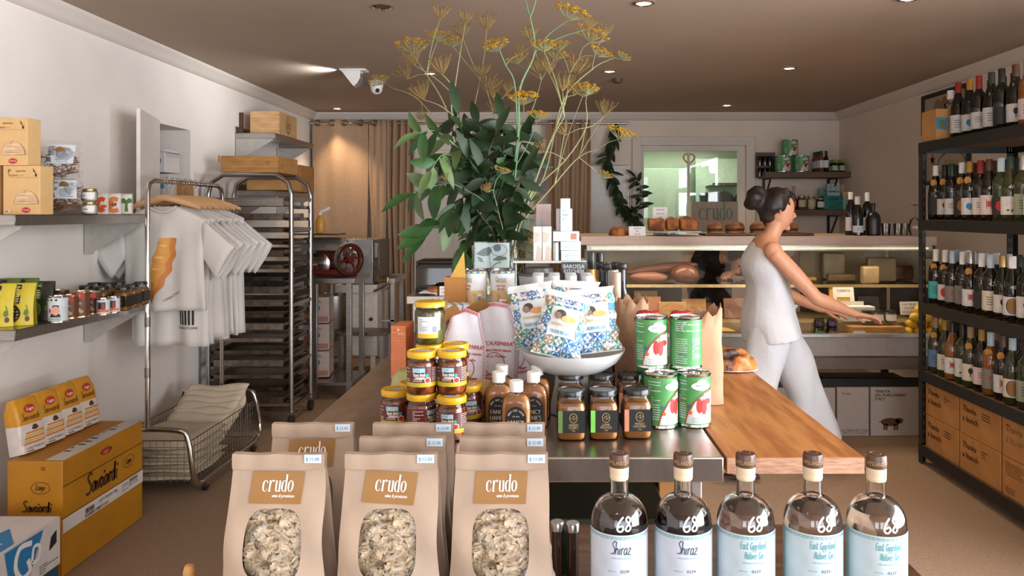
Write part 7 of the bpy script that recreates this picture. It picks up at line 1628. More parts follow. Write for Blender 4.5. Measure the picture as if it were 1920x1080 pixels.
# white capped bottles in carriers
for c_ in range(2):
    cxp = (1024, 1086)[c_]; t = thing('bottle_carrier', ['left brown card carrier around white capped bottles', 'right brown card carrier around white capped bottles'][c_], 'carrier', (X(cxp, 2.28), 2.245, RZ+.0008)); b = MB(); w_ = .05
    for a in ((-w_, w_, 0, .001, 0, .075), (-w_, w_, .165, .166, 0, .075), (-w_-.001, -w_, 0, .166, 0, .075), (w_, w_+.001, 0, .166, 0, .075)): b.box(*a)
    b.box(-w_, w_, 0, .166, 0, .001); b.build('carrier', M['card'], t)
    for i in range(2):
        for j in range(3):
            D = 2.275+j*.052; tt = thing('juice_bottle', 'white capped bottle, %s row, %s in the %s carrier' % (['front', 'middle', 'rear'][j], ['left side', 'right side'][i], ['left', 'right'][c_]), 'bottle', (t.location.x-.0245+.049*i, D, RZ+.003), 0, 'white capped bottles in card carriers')
            MB().lathe([(.021, 0), (.0225, .004), (.0225, .07), (.017, .088), (.014, .094), (.014, .105)], 20).build('body', mat('amber_juice', S(160, 110, 50), .1, vary=.05), tt)
            b = MB(); n = 30; vs = []
            for z_ in (.096, .12): vs += [((.0172+.0005*(k % 2))*math.cos(2*PI*k/n), (.0172+.0005*(k % 2))*math.sin(2*PI*k/n), z_) for k in range(n)]
            b.add(vs, [(k, (k+1) % n, n+(k+1) % n, n+k) for k in range(n)]+[tuple(n+k for k in range(n))]); b.build('cap', flat((206, 208, 214), .4), tt, ang=60)
# oil and vinegar bottles
def oil(label, px, D, pytop, r, body, cap, capr, caph, wrap=None, name='oil_bottle'):
    h_ = Z(pytop, D)-TZ; t = thing(name, label, 'bottle', (X(px, D), D, TZ+.0008), 0, 'tall bottles right of the crisp packets')
    MB().lathe([(r*.9, 0), (r, .005), (r, h_*.58), (r*.8, h_*.68), (.0125, h_*.78), (.012, h_-.01)], 22).build('body', body, t)
    MB().lathe([(capr*.92, h_-caph), (capr, h_-caph+.002), (capr, h_-.003), (capr*.9, h_), (0, h_)], 18, cap=False).build('stopper', cap, t)
    if wrap: b = MB(); b.rect(-.02, .02, h_*.2, h_*.45, cyl(r+.0008), 0, n=8); b.build('label', wrap, t)
yo = mat('golden_oil', S(176, 130, 44), .08, vary=.05)
oil('leftmost tall bottle of golden oil with a black cap', 1109, 2.62, 473, .028, yo, M['blackp'], .0135, .06); oil('second tall bottle of golden oil with a glinting cap', 1125, 2.66, 474, .028, yo, M['blackp'], .0145, .06)
oil('dark stoppered bottle behind the golden oil bottles', 1129, 2.50, 492, .03, M['wineb'], M['blackp'], .0175, .02, M['paper']); oil('dark stoppered bottle in front of the other stoppered one', 1138, 2.42, 495, .03, M['wineb'], M['blackp'], .0175, .02, M['green'])
oil('rear dark stoppered bottle right of the paper capped pair', 1155, 2.5, 492, .03, M['wineb'], M['blackp'], .0175, .02); oil('rightmost dark stoppered bottle with a green label', 1167, 2.38, 494, .033, M['wineb'], M['blackp'], .0175, .02, M['green'])
oil('rear bottle with a tan wrapped neck', 1150, 2.34, 507, .026, flat((70, 22, 18), .15), flat((176, 158, 136), .5), .0125, .085); oil('front bottle of red vinegar with a tan wrapped neck', 1156, 2.27, 511, .026, flat((80, 20, 18), .15), flat((186, 168, 148), .5), .0135, .09, M['paper'])
# white filter packets and paper bag left of the tins
b = MB(); b.box(-.09, .05, 0, .16, 0, .14); tag(b.build('kraft_carton', M['cardd'], None, (X(845, 2.3), 2.28, TZ+.001), bevel=.003), 'brown carton under the row of white packets', 'carton')
for i in range(5):
    t = thing('white_packet', ['leftmost', 'second', 'third', 'fourth', 'rightmost'][i]+' slim white packet in the leaning row left of the bean tins', 'packet', (X(806, 2.3)+.0245*i, 2.3+.004*i, TZ+.142), .25, 'slim white packets'); t.rotation_euler = (0, .18, .25)
    MB().box(-.011, .0115, 0, .07, 0, .085).build('packet', flat((206, 212, 220), .5), t, bevel=.001)
pbag('crumpled brown paper bag beside the slim white packets', (X(826, 2.2), 2.18, TZ+.001), .04, .05, .25, .4, 8)
b = MB(); b.poly([(0, 0), (.05, 0), (.045, .085)], lambda u, v: (u, 0, v)); b.poly([(0, 0), (.045, .085), (.05, 0)], lambda u, v: (u, .002, v)); tag(b.build('yellow_card', flat((206, 160, 70)), None, (X(842, 2.42), 2.45, TZ+.30)), 'yellow card corner behind the white packets', 'card')
b = MB(); b.box(-.02, .05, .003, .05, 0, .299); tag(b.build('tan_box', M['cardd'], None, (X(842, 2.42), 2.45, TZ+.001)), 'tall tan box behind the slim white packets', 'box')

# ================================================================== FRONT TABLE
FZ = .80; FX0, FX1, FY0, FY1 = -.53, .63, .55, 1.467
t = thing('front_table', 'dark timber front table under the pasta bags and spirit bottles', 'table', (FX0, FY0, 0)); W, L = FX1-FX0, FY1-FY0
MB().box(0, W, 0, L, FZ-.03, FZ).build('table_top', mat('front_table_wood', S(96, 66, 46), .35, scale=5, stretch=(1, 8, 8), col2=S(66, 42, 28)), t, bevel=.003)
for x in (.03, W-.08):
    for y in (.03, L-.08): MB().box(x, x+.05, y, y+.05, 0, FZ-.031).build('leg', M['dwood'], t)
PM = mat('dried_pasta', S(244, 224, 194), .6, scale=40, vary=.08)
rr = random.Random(7)
PIECES = MB()
def curl(b, cx, cy, cz, rr, s_=.011):
    R3 = Matrix.Rotation(rr.uniform(0, 6), 4, 'X') @ Matrix.Rotation(rr.uniform(0, 6), 4, 'Y') @ Matrix.Rotation(rr.uniform(0, 6), 4, 'Z'); ph = rr.uniform(0, 6); n = 14; vs = []
    for i in range(n+1):
        a = i/n*PI*1.5+ph; r1 = s_*.45; f = 1+.0*math.sin(i*1.9)
        p0 = Vector((r1*math.cos(a), r1*math.sin(a), -s_*.55)); w1 = .32*s_*math.sin(i*1.7); p1 = Vector(((r1+w1)*math.cos(a)*1.25, (r1+w1)*math.sin(a)*1.25, s_*.5))
        pm = (p0+p1)/2*.94
        for p in (p0, pm, p1): p = R3 @ p; vs.append((cx+p.x, cy+p.y*.8, cz+p.z))
    b.add(vs, [(3*i+j, 3*i+3+j, 3*i+4+j, 3*i+1+j) for i in range(n) for j in range(2)])
def rrect(cx, cz, a, c, n=48, p=3.6):
    out = []
    for i in range(n):
        t_ = 2*PI*i/n; ca, sa = math.cos(t_), math.sin(t_); q = (abs(ca)**p+abs(sa)**p)**(-1/p); out.append((cx+a*ca*q, cz+c*sa*q))
    return out
def make_bag(label, loc, rz=0, price='$ 11-00', lrot=-.02):
    t = thing('pasta_bag', label, 'paper bag', loc, rz, 'kraft bags of dried pasta'); H_ = .241; w0, w1, dp = .077, .0695, .034; n = 48; wc, wa, wb = .112, .0425, .051
    def yf(x, z):    # front surface depth: bulging below, folding flat to the top
        k = max(0, min(1, (H_-.022-z)/.12)); k = k*k*(3-2*k); e = max(0, 1-(abs(x)/.078)**4); return -(dp*k*(.72+.28*e)+.003)+.0022*math.sin(z*60+x*30)*k+.0015*math.sin(x*90+z*40)*k
    def wd(z):
        k = z/H_; return w0+(w1-w0)*k**1.5+.003*math.sin(z*40)*(1-k)
    inner = rrect(0, wc, wa, wb, n); outer = []
    for i in range(n):
        t_ = 2*PI*i/n; ca, sa = math.cos(t_), math.sin(t_)
        q = min(1/max(1e-6, abs(ca)), 1/max(1e-6, abs(sa))); ux, uz = ca*q, sa*q; z = wc+(H_-.02-wc)*uz if uz > 0 else wc+wc*uz; outer.append((ux*wd(z), z))
    vs = []; K = 9
    for j in range(K+1):
        f = j/K
        for (a, c), (d, e) in zip(inner, outer): x, z = a+(d-a)*f, c+(e-c)*f; vs.append((x, yf(x, z), z))
    b = MB(); b.add(vs, [(j*n+i, j*n+(i+1) % n, (j+1)*n+(i+1) % n, (j+1)*n+i) for j in range(K) for i in range(n)])
    # sides, gussets and back
    m = 18
    for sd in (-1, 1):
        def g(u, v, sd=sd):
            z = v*(H_-.02); w_ = wd(z); yb = -yf(sd*w_, z) if False else dp*.9*(max(0, min(1, (H_-.022-z)/.12)))**.8+.003; y = yf(sd*w_, z)+(yb-yf(sd*w_, z))*u; inn = .018*math.sin(PI*u)*min(1, z/.05)*(1 if z > .02 else z/.02); return (sd*(w_-inn+.012*math.sin(PI*u)*max(0, 1-z/.12)), y, z)
        b.grid(g, 8, m)
    b.grid(lambda u, v: (lambda z: ((u-.5)*2*wd(z), dp*.9*(max(0, min(1, (H_-.022-z)/.12)))**.8+.003, z))(v*(H_-.02)), 10, m)
    b.build('bag', M['kraft'], t, ang=50)
    b = MB(); b.grid(lambda u, v: ((u-.5)*2*(w1+.0012), -.0068-.0006*math.sin(u*20)-.001*math.sin(PI*v), H_-.023+.023*v+.0008*math.sin(u*14+1)), 20, 3)
    b.grid(lambda u, v: ((u-.5)*2*(w1+.0012), .005, H_-.023+.023*v+.0008*math.sin(u*14+1)), 20, 2); b.grid(lambda u, v: ((u-.5)*2*(w1+.0012), -.0068+.0118*v, H_+.0008*math.sin(u*14+1)), 20, 1)
    fl = b.build('folded_top', M['kraft'], t, ang=50)
    b = MB(); q = plane(.009); b.rect(.040, .0665, H_-.0125, H_+.0005, q, 0); b.text(price, .053, H_-.0065, .0055, plane(.0094), 1, w=.02); b.build('price_sticker', [flat((196, 214, 226)), flat((120, 134, 146))], t)
    mp = lambda e: (lambda u, v: (u, yf(u, v)-e, v)); b = MB(); q, q2 = mp(.0012), mp(.0018); cu, cv = -.001, .192; a_, c_ = .0395, .0225
    cr, sr = math.cos(lrot), math.sin(lrot); rot = lambda f: (lambda u, v: f(cu+(u-cu)*cr-(v-cv)*sr+(v-cv)*.06, cv+(u-cu)*sr+(v-cv)*cr)); q, q2 = rot(q), rot(q2)
    for j in range(5): b.rect(cu-a_, cu+a_, cv-c_+j*2*c_/5, cv-c_+(j+1)*2*c_/5, q, 0, n=8)
    serif(b, 'crudo', cu+.001, cv-.006, .0155, q2, 1); b.text('wine & provisions', cu+.011, cv-.0115, .0045, q2, 1, w=.034, shear=.2, bold=.00012); b.build('label', [M['gold'], M['white']], t)
    # pasta behind the window
    b = MB(); r2 = random.Random(5)
    if 'front' in label:
        pts = []
        for i in range(11):
            for j in range(13):
                x = -.042+.0084*i+r2.uniform(-.003, .003); z = wc-.050+.0084*j+r2.uniform(-.003, .003)
                if (abs(x)/.041)**3.6+(abs(z-wc)/.050)**3.6 < 1.0: pts.append((x, z))
        for x, z in pts: curl(b, x, yf(x, z)+.0155+r2.uniform(0, .006), z, r2, r2.uniform(.0115, .0145))
        o = b.build('pasta', PM, t, ang=50); o['kind'] = 'stuff'
        b = MB(); b.grid(lambda u, v: ((u-.5)*.096, yf((u-.5)*.096, wc-.056+.112*v)+.021, wc-.056+.112*v), 8, 10); b.build('pasta_core', mat('pasta_core', S(226, 198, 160), .8), t)
        def ff(u, v):
            x, z = (u-.5)*.088, wc-.054+.108*v; return (x, yf(x, z)+.0042+.0014*math.sin(x*150+z*60)+.0014*math.sin(z*170-x*80), z)
        b = MB(); b.grid(ff, 30, 34); b.build('window_film', M['film'], t, ang=180)
    return t
BY0 = 1.148
fb = [(525, BY0, 0, 'front left kraft bag of curly pasta', '$ 11-00', -.01), (735, BY0, 0, 'front middle kraft bag of curly pasta', '$ 11-50', -.05), (941, BY0, 0, 'front right kraft bag of curly pasta', '$ 11-00', -.0)]
for px, D, rz, lb, pr, lr in fb: make_bag(lb, (X(px, D), D, FZ+.0005), rz, pr, lr)
for px, D, lb in ((588, 1.312, 'single kraft bag standing behind the left pasta bag'), (756, 1.230, 'second kraft bag in the middle file'), (776, 1.312, 'last kraft bag in the middle file'), (943, 1.230, 'second kraft bag in the right file'), (946, 1.312, 'last kraft bag in the right file')):
    make_bag(lb, (X(px, D), D, FZ+.0005), 0, '$ 12-00', .02)
# spirit bottles
def gin(label, px, D, dark, batch, bno, rz=-.05):
    t = thing('spirit_bottle', label, 'bottle', (X(px, D), D, FZ+.0008), rz, 'round shouldered spirit bottles'); R = .0425
    out = [(0, .0), (.038, 0), (.0415, .003), (R, .008), (R, .143)]+[(.0135+(R-.0135)*math.cos(a), .143+.040*math.sin(a)) for a in [i*PI/2/9 for i in range(1, 9)]]+[(.0142, .184), (.0133, .19), (.0133, .216)]
    inn = [(.0105, .216), (.0105, .19), (.0108, .182)]+[(.0105+(R-.003-.0105)*math.cos(a), .143+.0375*math.sin(a)) for a in [i*PI/2/9 for i in range(8, 0, -1)]]+[(R-.003, .143), (R-.003, .016), (.034, .009), (0, .009)]
    MB().lathe(out+inn, 48, cap=False).build('glass_body', M['glass'], t)
    lz = .1655; ang = math.asin((lz-.143)/.0375); rl = .0105+(R-.0032-.0105)*math.cos(ang)
    liq = [(0, .0095), (.0335, .0095), (R-.0022, .0165), (R-.0022, .143)]+[(.0105+(R-.0022-.0105)*math.cos(a), .143+.0372*math.sin(a)) for a in [ang*i/5 for i in range(1, 6)]]
    liq += [(0, liq[-1][1])]
    MB().lathe(liq, 44, cap=False).build('liquid', mat('dark_spirit', (.012, .006, .004), .02, vary=0, spec=.5) if dark else mat('clear_spirit', (.99, .99, .99), 0, trans=1, ior=1.34, vary=0), t)
    MB().lathe([(.0135, .208), (.0142, .211), (.0142, .214), (.0138, .215), (.0145, .218), (.0145, .229), (0, .229)], 26, cap=False).build('wooden_stopper', M['hanger'] if False else flat((220, 200, 168), .6), t)
    b = MB(); b.lathe([(.0148, .2275), (.0148, .2435), (.0138, .2465), (.010, .2472), (.0098, .2466), (0, .2466)], 30, cap=False)
    c = cyl(.0151); b.text('EAST GIPPSLAND DISTILLED -', 0, .2355, .0058, c, 1, w=.075); b.ell(0, 0, .008, .008, topmap(.2475), 1, n=16); b.ell(0, 0, .0068, .0068, topmap(.2477), 0, n=16); b.build('cap', [flat((84, 54, 40), .3), flat((186, 150, 96), .4)], t)
    b = MB(); Rl = R+.0006; c, c2 = cyl(Rl), cyl(Rl+.0004); cm = cyl(Rl+.0004)
    b.lathe([(Rl, .012), (Rl, .140)], 56, cap=False, a0=-PI/2-1.75, a1=-PI/2+1.95, mi=0)
    inkm = 2 if dark else 1
    b.rect(-.072, .08, .1365, .1374, c2, 1, n=40); b.rect(-.072, .08, .1335, .1339, c2, 1, n=40); 
    for i in range(46): b.rect(-.07+i*.0033, -.068+i*.0033, .1345, .1359, c2, 1 if i % 2 else 5)
    b.rect(-.0745, -.062, .06, .14, c2, 6, n=3); scribble(b, -.073, -.0635, .02, .06, 9, c2, 1, 3, .4)
    if dark: hand(b, 'Shiraz', .001, .112, .0150, cm, 2, .085, .12, xs=.8); tx_ = 'SMALL BATCH ARTISAN GIN'
    else: hand(b, 'East Gippsland', .003, .1195, .0105, cm, 1, .095, .08, xs=.62); hand(b, 'Native Gin', .004, .1055, .0105, cm, 1, .095, .08, xs=.66); tx_ = 'SMALL BATCH ARTISAN GIN'
    b.text(tx_, .003, .1065 if dark else .0995, .0022, cm, 1, w=.032)
    b.text('BATCH No.', -.012, .087, .0022, cm, 1, w=.012, align='c'); b.text(batch, .006, .0875, .0042, cm, 2, shear=.2, w=.013); b.text('BOTTLE No.', -.012, .0775, .0022, cm, 1, w=.013); b.text(bno, .009, .0775, .0042, cm, 2, shear=.2, w=.018); b.rect(-.018, .022, .0825, .0828, cm, 5, n=8)
    if dark: b.ring(.012, .066, .0055, .0065, .0006, cm, 5); b.ring(.012, .066, .0035, .0045, .0006, cm, 5)
    else:
        for du in (0, .007, .014, .021): b.stroke([(-.015+du, .074-du*.1), (-.008+du, .066), (-.001+du, .060)], .0008, cm, 1)
    b.text('37% ALC/VOL 700ml', .016, .052, .0018, cm, 1, w=.016)
    rw = random.Random(int(px))
    for i in range(15):
        u = -.056+i*.009; hgt = .040+.006*math.sin(i*1.1)+.003*math.cos(i*2.3)
        for rws in range(3):
            for k in range(3):
                b.stroke([(u+(.0045 if rws % 2 else 0)+(.0052-k*.0016)*math.cos(a), hgt-rws*.006+(.0048-k*.0016)*math.sin(a)) for a in [PI*j/6 for j in range(7)]], .0007, cm, 3 if dark else 4, sm=0)
    b.build('label', [flat((196, 204, 216) if dark else (190, 208, 214), .5), flat((100, 160, 168)), flat((50, 58, 80)), flat((62, 84, 108)), flat((86, 170, 156)), flat((170, 186, 196)), flat((150, 190, 196))], t)
    b = MB()
    def sh(u, v):   # on the shoulder
        z = .150+v; a = math.asin(min(.98, max(0, (z-.143)/.040))); r_ = .0135+(R-.0135)*math.cos(a)+.0008; th = u/.038; return (r_*math.sin(th), -r_*math.cos(th), z)
    hand(b, '68', .004, -.0045, .0195, sh, 0, .13, .1); b.build('price_writing', flat((214, 226, 234), .5), t)
for a in ((1161, 1.13, 1, '0228', '228628', 'leftmost spirit bottle, dark, beside the pasta bags'), (1281, 1.13, 1, '0224', '226103', 'right one of the two dark spirit bottles'), (1398, 1.13, 0, '0233', '23310', 'left clear gin bottle beside the dark pair'), (1524, 1.13, 0, '0233', '23307', 'middle one of the three clear gin bottles'), (1643, 1.125, 0, '0233', '23308', 'rightmost clear gin bottle')):
    gin(a[5], a[0], a[1], a[2], a[3], a[4])
for px, m_, cm_, hh, lb in ((1045, flat((50, 30, 22), .15), M['steel'], .094, 'left slim dark tube with a silver cap beside the pasta bag'), (1074, flat((50, 30, 22), .15), M['steel'], .092, 'right slim dark tube with a silver cap'), (1060, flat((24, 44, 26), .15), M['blackp'], .084, 'dark green glossy tube between the silver capped ones')):
    D = 1.25; t = thing('slim_bottle', lb, 'bottle', (X(px, D), D+(.02 if px == 1060 else 0), FZ+.0008), 0, 'slim tubes between bag and bottles'); MB().lathe([(.009, 0), (.0095, .002), (.0095, hh-.014)], 16).build('body', m_, t); MB().lathe([(.0108, hh-.014), (.0112, hh-.002), (.010, hh), (0, hh)], 18, cap=False).build('cap', cm_, t)
# corner of a printed white box and a wooden post at the left
t = thing('printed_box', 'white printed box corner peeping out left of the front pasta bag', 'box', (-.425, 1.02, FZ+.0008), .75)
MB().box(-.15, .12, -.12, .14, 0, .004).build('lid', M['white'], t)
b = MB(); q = topmap(.0046); b.poly([(-.15, -.02), (-.15, .04), (-.06, .05), (-.05, .0)], q, 0); b.ell(-.06, .1, .03, .022, q, 1, n=16); b.ell(.02, .115, .035, .02, q, 2, n=18); b.ell(-.1, .11, .014, .012, q, 3, n=10); b.build('print', [flat((196, 160, 90)), flat((150, 116, 84)), flat((230, 140, 40)), M['blue']], t)
t = thing('wooden_post', 'rounded wooden post end at the bottom edge left of the pasta bags', 'post', (X(355, 1.22), 1.22, 0)); MB().lathe([(.010, 0), (.010, .78), (.0098, .825), (.007, .835), (0, .838)], 20, cap=False).build('post', M['crate'], t); MB().lathe([(.10, 0), (.10, .012), (.02, .02), (.01, .02)], 24).build('foot', M['crate'], t)
# ================================================================== VASE AND FLOWERS
VD = 2.9; vx = X(940, VD)
t = thing('glass_vase', 'large clear glass vase on the riser holding all the stems', 'vase', (vx, VD, RZ+.0008))
MB().lathe([(.09, 0), (.095, .004), (.095, .28)], 36, cap=True).build('glass_wall', thin('vase_glass', (.93, .95, .94), .02, 1.5), t)
MB().lathe([(0, .006), (.09, .006), (.09, .13), (0, .13)], 28, cap=False).build('water', thin('vase_water', (.82, .82, .7), .02, 1.2), t)
rr = random.Random(31)
def P3(px, py, D): return Vector(at(px, py, D))
def umbel(stems, fl, dry, hub, up, R, n, kind, rr):
    """rays from a hub to a shallow dome, each ending in a little cluster"""
    up = up.normalized(); a1 = up.orthogonal().normalized(); a2 = up.cross(a1)
    for i in range(n):
        q = math.sqrt((i+.5)/n); th = i*2.39996+rr.uniform(-.15, .15); sp = q*(1.05 if kind != 'fan' else .95)
        tip = hub+((a1*math.cos(th)+a2*math.sin(th))*R*sp+up*R*((1.0-.35*q*q) if kind != 'fan' else (1.15-.2*q))*(.62 if kind == 'dome' else 1))*rr.uniform(.78, 1.12)
        mid = hub+(tip-hub)*.5+up*R*.04+(tip-hub-up*(tip-hub).dot(up))*(.14)
        (stems if kind == 'dome' else dry).tube([hub, mid, tip], lambda t_: .0011-.0004*t_, 4, smooth=2, cap=False)
        m_ = 7 if kind == 'dome' else 4
        for k in range(m_):
            d = (a1*math.cos(k*2.4+i)+a2*math.sin(k*2.4+i))*rr.uniform(.3, 1)*R*.16+up*R*rr.uniform(.06, .14); e = tip+d
            dry.tube([tip, e], .0005, 3, cap=False) if kind != 'dome' else stems.tube([tip, e], .0005, 3, cap=False)
            r_ = R*.062*rr.uniform(.6, 1.2) if kind == 'dome' else R*.03
            fl.add([(e.x+r_, e.y, e.z), (e.x, e.y+r_, e.z), (e.x-r_, e.y, e.z), (e.x, e.y-r_, e.z), (e.x, e.y, e.z+r_*.8), (e.x, e.y, e.z-r_*.8)], [(0, 1, 4), (1, 2, 4), (2, 3, 4), (3, 0, 4), (1, 0, 5), (2, 1, 5), (3, 2, 5), (0, 3, 5)])
def fennel(label, path, D0, D1, r0, umb, green=False, twigs=()):
    """path: points up the stalk (as seen), depth runs D0->D1; umb: (px,py,Rpx,kind,parent index)"""
    n = len(path); pts = [P3(p[0], p[1], D0+(D1-D0)*i/(n-1)) for i, p in enumerate(path)]; base = Vector((vx+(pts[0].x-vx)*.3, VD+(D0-VD)*.3, RZ+.02))
    if (Vector((pts[0].x, pts[0].y))-Vector((vx, VD))).length < .3: pts = [base]+pts; off = 1
    else: off = 0
    t = thing('fennel_stem', label, 'flower stem', tuple(base), 0, 'dried fennel stems'); o0 = base
    b = MB(); b.T = Matrix.Translation(-o0); b.tube(pts, lambda q: r0*(.78-.5*q), 7, smooth=5)
    for p in pts[1:-1]: b.ball(p, r0*.68, 8)
    for (ax, ay, bx, by, wd) in twigs:
        A = P3(ax, ay, (D0+D1)/2+.1*(D1-D0)); B = P3(bx, by, D1+.03); b.tube([A, (A+B)/2+Vector((0, .01, -.01)), B], lambda q: wd*(1-.6*q), 5, smooth=3)
    for (px, py, Rp, kind, pi) in umb:
        D = D1+rr.uniform(-.05, .05); R = Rp/F*D; hubp = P3(px, py+Rp*(.45 if kind == 'dome' else .75), D); par = pts[min(len(pts)-1, pi+off)]
        mid = (par+hubp)/2+Vector((rr.uniform(-.01, .01), 0, .008)); b.tube([par, mid, hubp], lambda q: max(.0012, r0*.34*(1-.5*q)), 5, smooth=4)
        up = (hubp-mid).normalized()*.5+Vector((0, 0, 1)); st, fl, dr = MB(), MB(), MB(); st.T = fl.T = dr.T = b.T; umbel(st, fl, dr, hubp, up, R, 22 if kind == 'dome' else 26, kind, rr)
        h = MB()
        for k_, q_ in enumerate((st, fl, dr)): h.add(q_.v, q_.f, k_)
        h.build('flower_head', [M['fstem'], M['fyel'] if kind == 'dome' else flat((130, 96, 44), .7), M['fdry']], t, ang=80)
    b.build('stem', M['fstemg'] if green else M['fstem'], t, ang=80)
    return t
fennel('tallest green fennel stalk rising through the top edge of the picture', [(945, 430), (962, 330), (972, 240), (975, 165), (1003, 97), (994, 32)], 2.86, 2.7, .0085, [(1066, 22, 36, 'dome', 5-1), (1100, 40, 20, 'fan', 4)], True, [(994, 32, 1010, -25, .004), (994, 32, 980, -30, .003)])
fennel('green fennel stalk with a yellow head below the top edge', [(955, 420), (968, 300), (966, 165), (948, 122), (937, 95)], 2.84, 2.75, .006, [(931, 84, 30, 'dome', 4), (972, 90, 18, 'fan', 3)], True)
fennel('fennel stalk with the broad yellow cluster at mid height', [(950, 420), (968, 310), (975, 225)], 2.82, 2.62, .006, [(981, 182, 34, 'dome', 2), (1008, 215, 22, 'dome', 1)], True)
fennel('fennel stalk with big open seed fans on the left', [(925, 430), (880, 300), (848, 215), (851, 178)], 2.88, 2.85, .009, [(830, 118, 30, 'fan', 3), (795, 165, 30, 'fan', 2), (872, 30, 20, 'fan', 3), (778, 105, 24, 'fan', 3)])
fennel('fennel stalk bearing the leftmost yellow crown', [(920, 430), (870, 310), (835, 200), (800, 140)], 2.92, 3.0, .007, [(775, 85, 34, 'dome', 3), (820, 66, 26, 'dome', 3), (765, 130, 24, 'fan', 3), (825, 20, 22, 'fan', 3)])
fennel('thin fennel stalk arching out to the far left spray', [(915, 430), (850, 280), (788, 190), (735, 165)], 2.95, 3.05, .0045, [(712, 150, 20, 'dome', 3), (790, 215, 14, 'fan', 2)])
fennel('slim fennel stalk with brown seed fans left of centre', [(930, 430), (905, 320), (885, 240), (900, 150)], 2.95, 3.1, .006, [(868, 55, 22, 'fan', 3), (912, 38, 26, 'fan', 3), (850, 78, 22, 'dome', 3), (915, 150, 26, 'fan', 3)])
fennel('fennel stalk with several small fans in the middle', [(945, 430), (930, 320), (925, 250), (925, 215)], 2.98, 3.12, .005, [(925, 165, 24, 'fan', 3), (905, 130, 22, 'fan', 3), (950, 160, 20, 'fan', 3), (930, 200, 18, 'fan', 3)])
fennel('fennel stalk with a golden haze of flowers at upper right', [(960, 430), (1010, 320), (1058, 195), (1068, 140), (1085, 110)], 2.88, 2.8, .008, [(1105, 65, 34, 'dome', 4), (1080, 118, 30, 'fan', 3), (1120, 95, 24, 'dome', 4), (1048, 85, 24, 'dome', 3)])
fennel('fennel stalk ending in the right hand spray by the ceiling light', [(962, 430), (1020, 330), (1055, 190), (1110, 130), (1140, 113)], 2.9, 2.95, .006, [(1166, 105, 16, 'dome', 4), (1075, 160, 26, 'fan', 2), (1130, 55, 22, 'fan', 3)])
fennel('fennel stalk reaching the yellow fan near the garland', [(965, 440), (1040, 345), (1085, 295), (1120, 280)], 2.88, 2.85, .006, [(1160, 248, 30, 'dome', 3), (1092, 168, 30, 'dome', 1), (1132, 200, 24, 'fan', 2), (1130, 325, 16, 'dome', 2)], False, [(1040, 345, 1062, 225, .004), (1085, 295, 1098, 240, .0035), (1098, 240, 1135, 215, .003)])
fennel('bent fennel stalk with dry tips over the crisp packets', [(960, 450), (1000, 360), (1060, 300), (1098, 240), (1098, 190)], 2.84, 2.75, .006, [(1100, 165, 22, 'dome', 4), (1018, 270, 18, 'fan', 2), (1060, 240, 18, 'fan', 3)])
fennel('thick leaning green stalk low over the glass step', [(965, 455), (1000, 350), (1032, 265), (1058, 220)], 2.8, 2.72, .0075, [(1055, 150, 28, 'fan', 3), (1030, 120, 24, 'fan', 3), (1020, 85, 26, 'dome', 3)], False)
fennel('dried fennel stalk with small heads among the laurel leaves', [(945, 450), (935, 400), (925, 360)], 2.7, 2.6, .004, [(940, 318, 18, 'dome', 2), (915, 350, 14, 'fan', 2), (838, 330, 12, 'fan', 1)], True)
fennel('fine fennel stalk crossing behind the others with faint heads', [(940, 430), (960, 300), (1000, 200), (1015, 150)], 3.0, 3.2, .005, [(1010, 120, 26, 'fan', 3), (995, 60, 24, 'fan', 3), (1040, 100, 26, 'dome', 3), (970, 110, 22, 'dome', 3)])
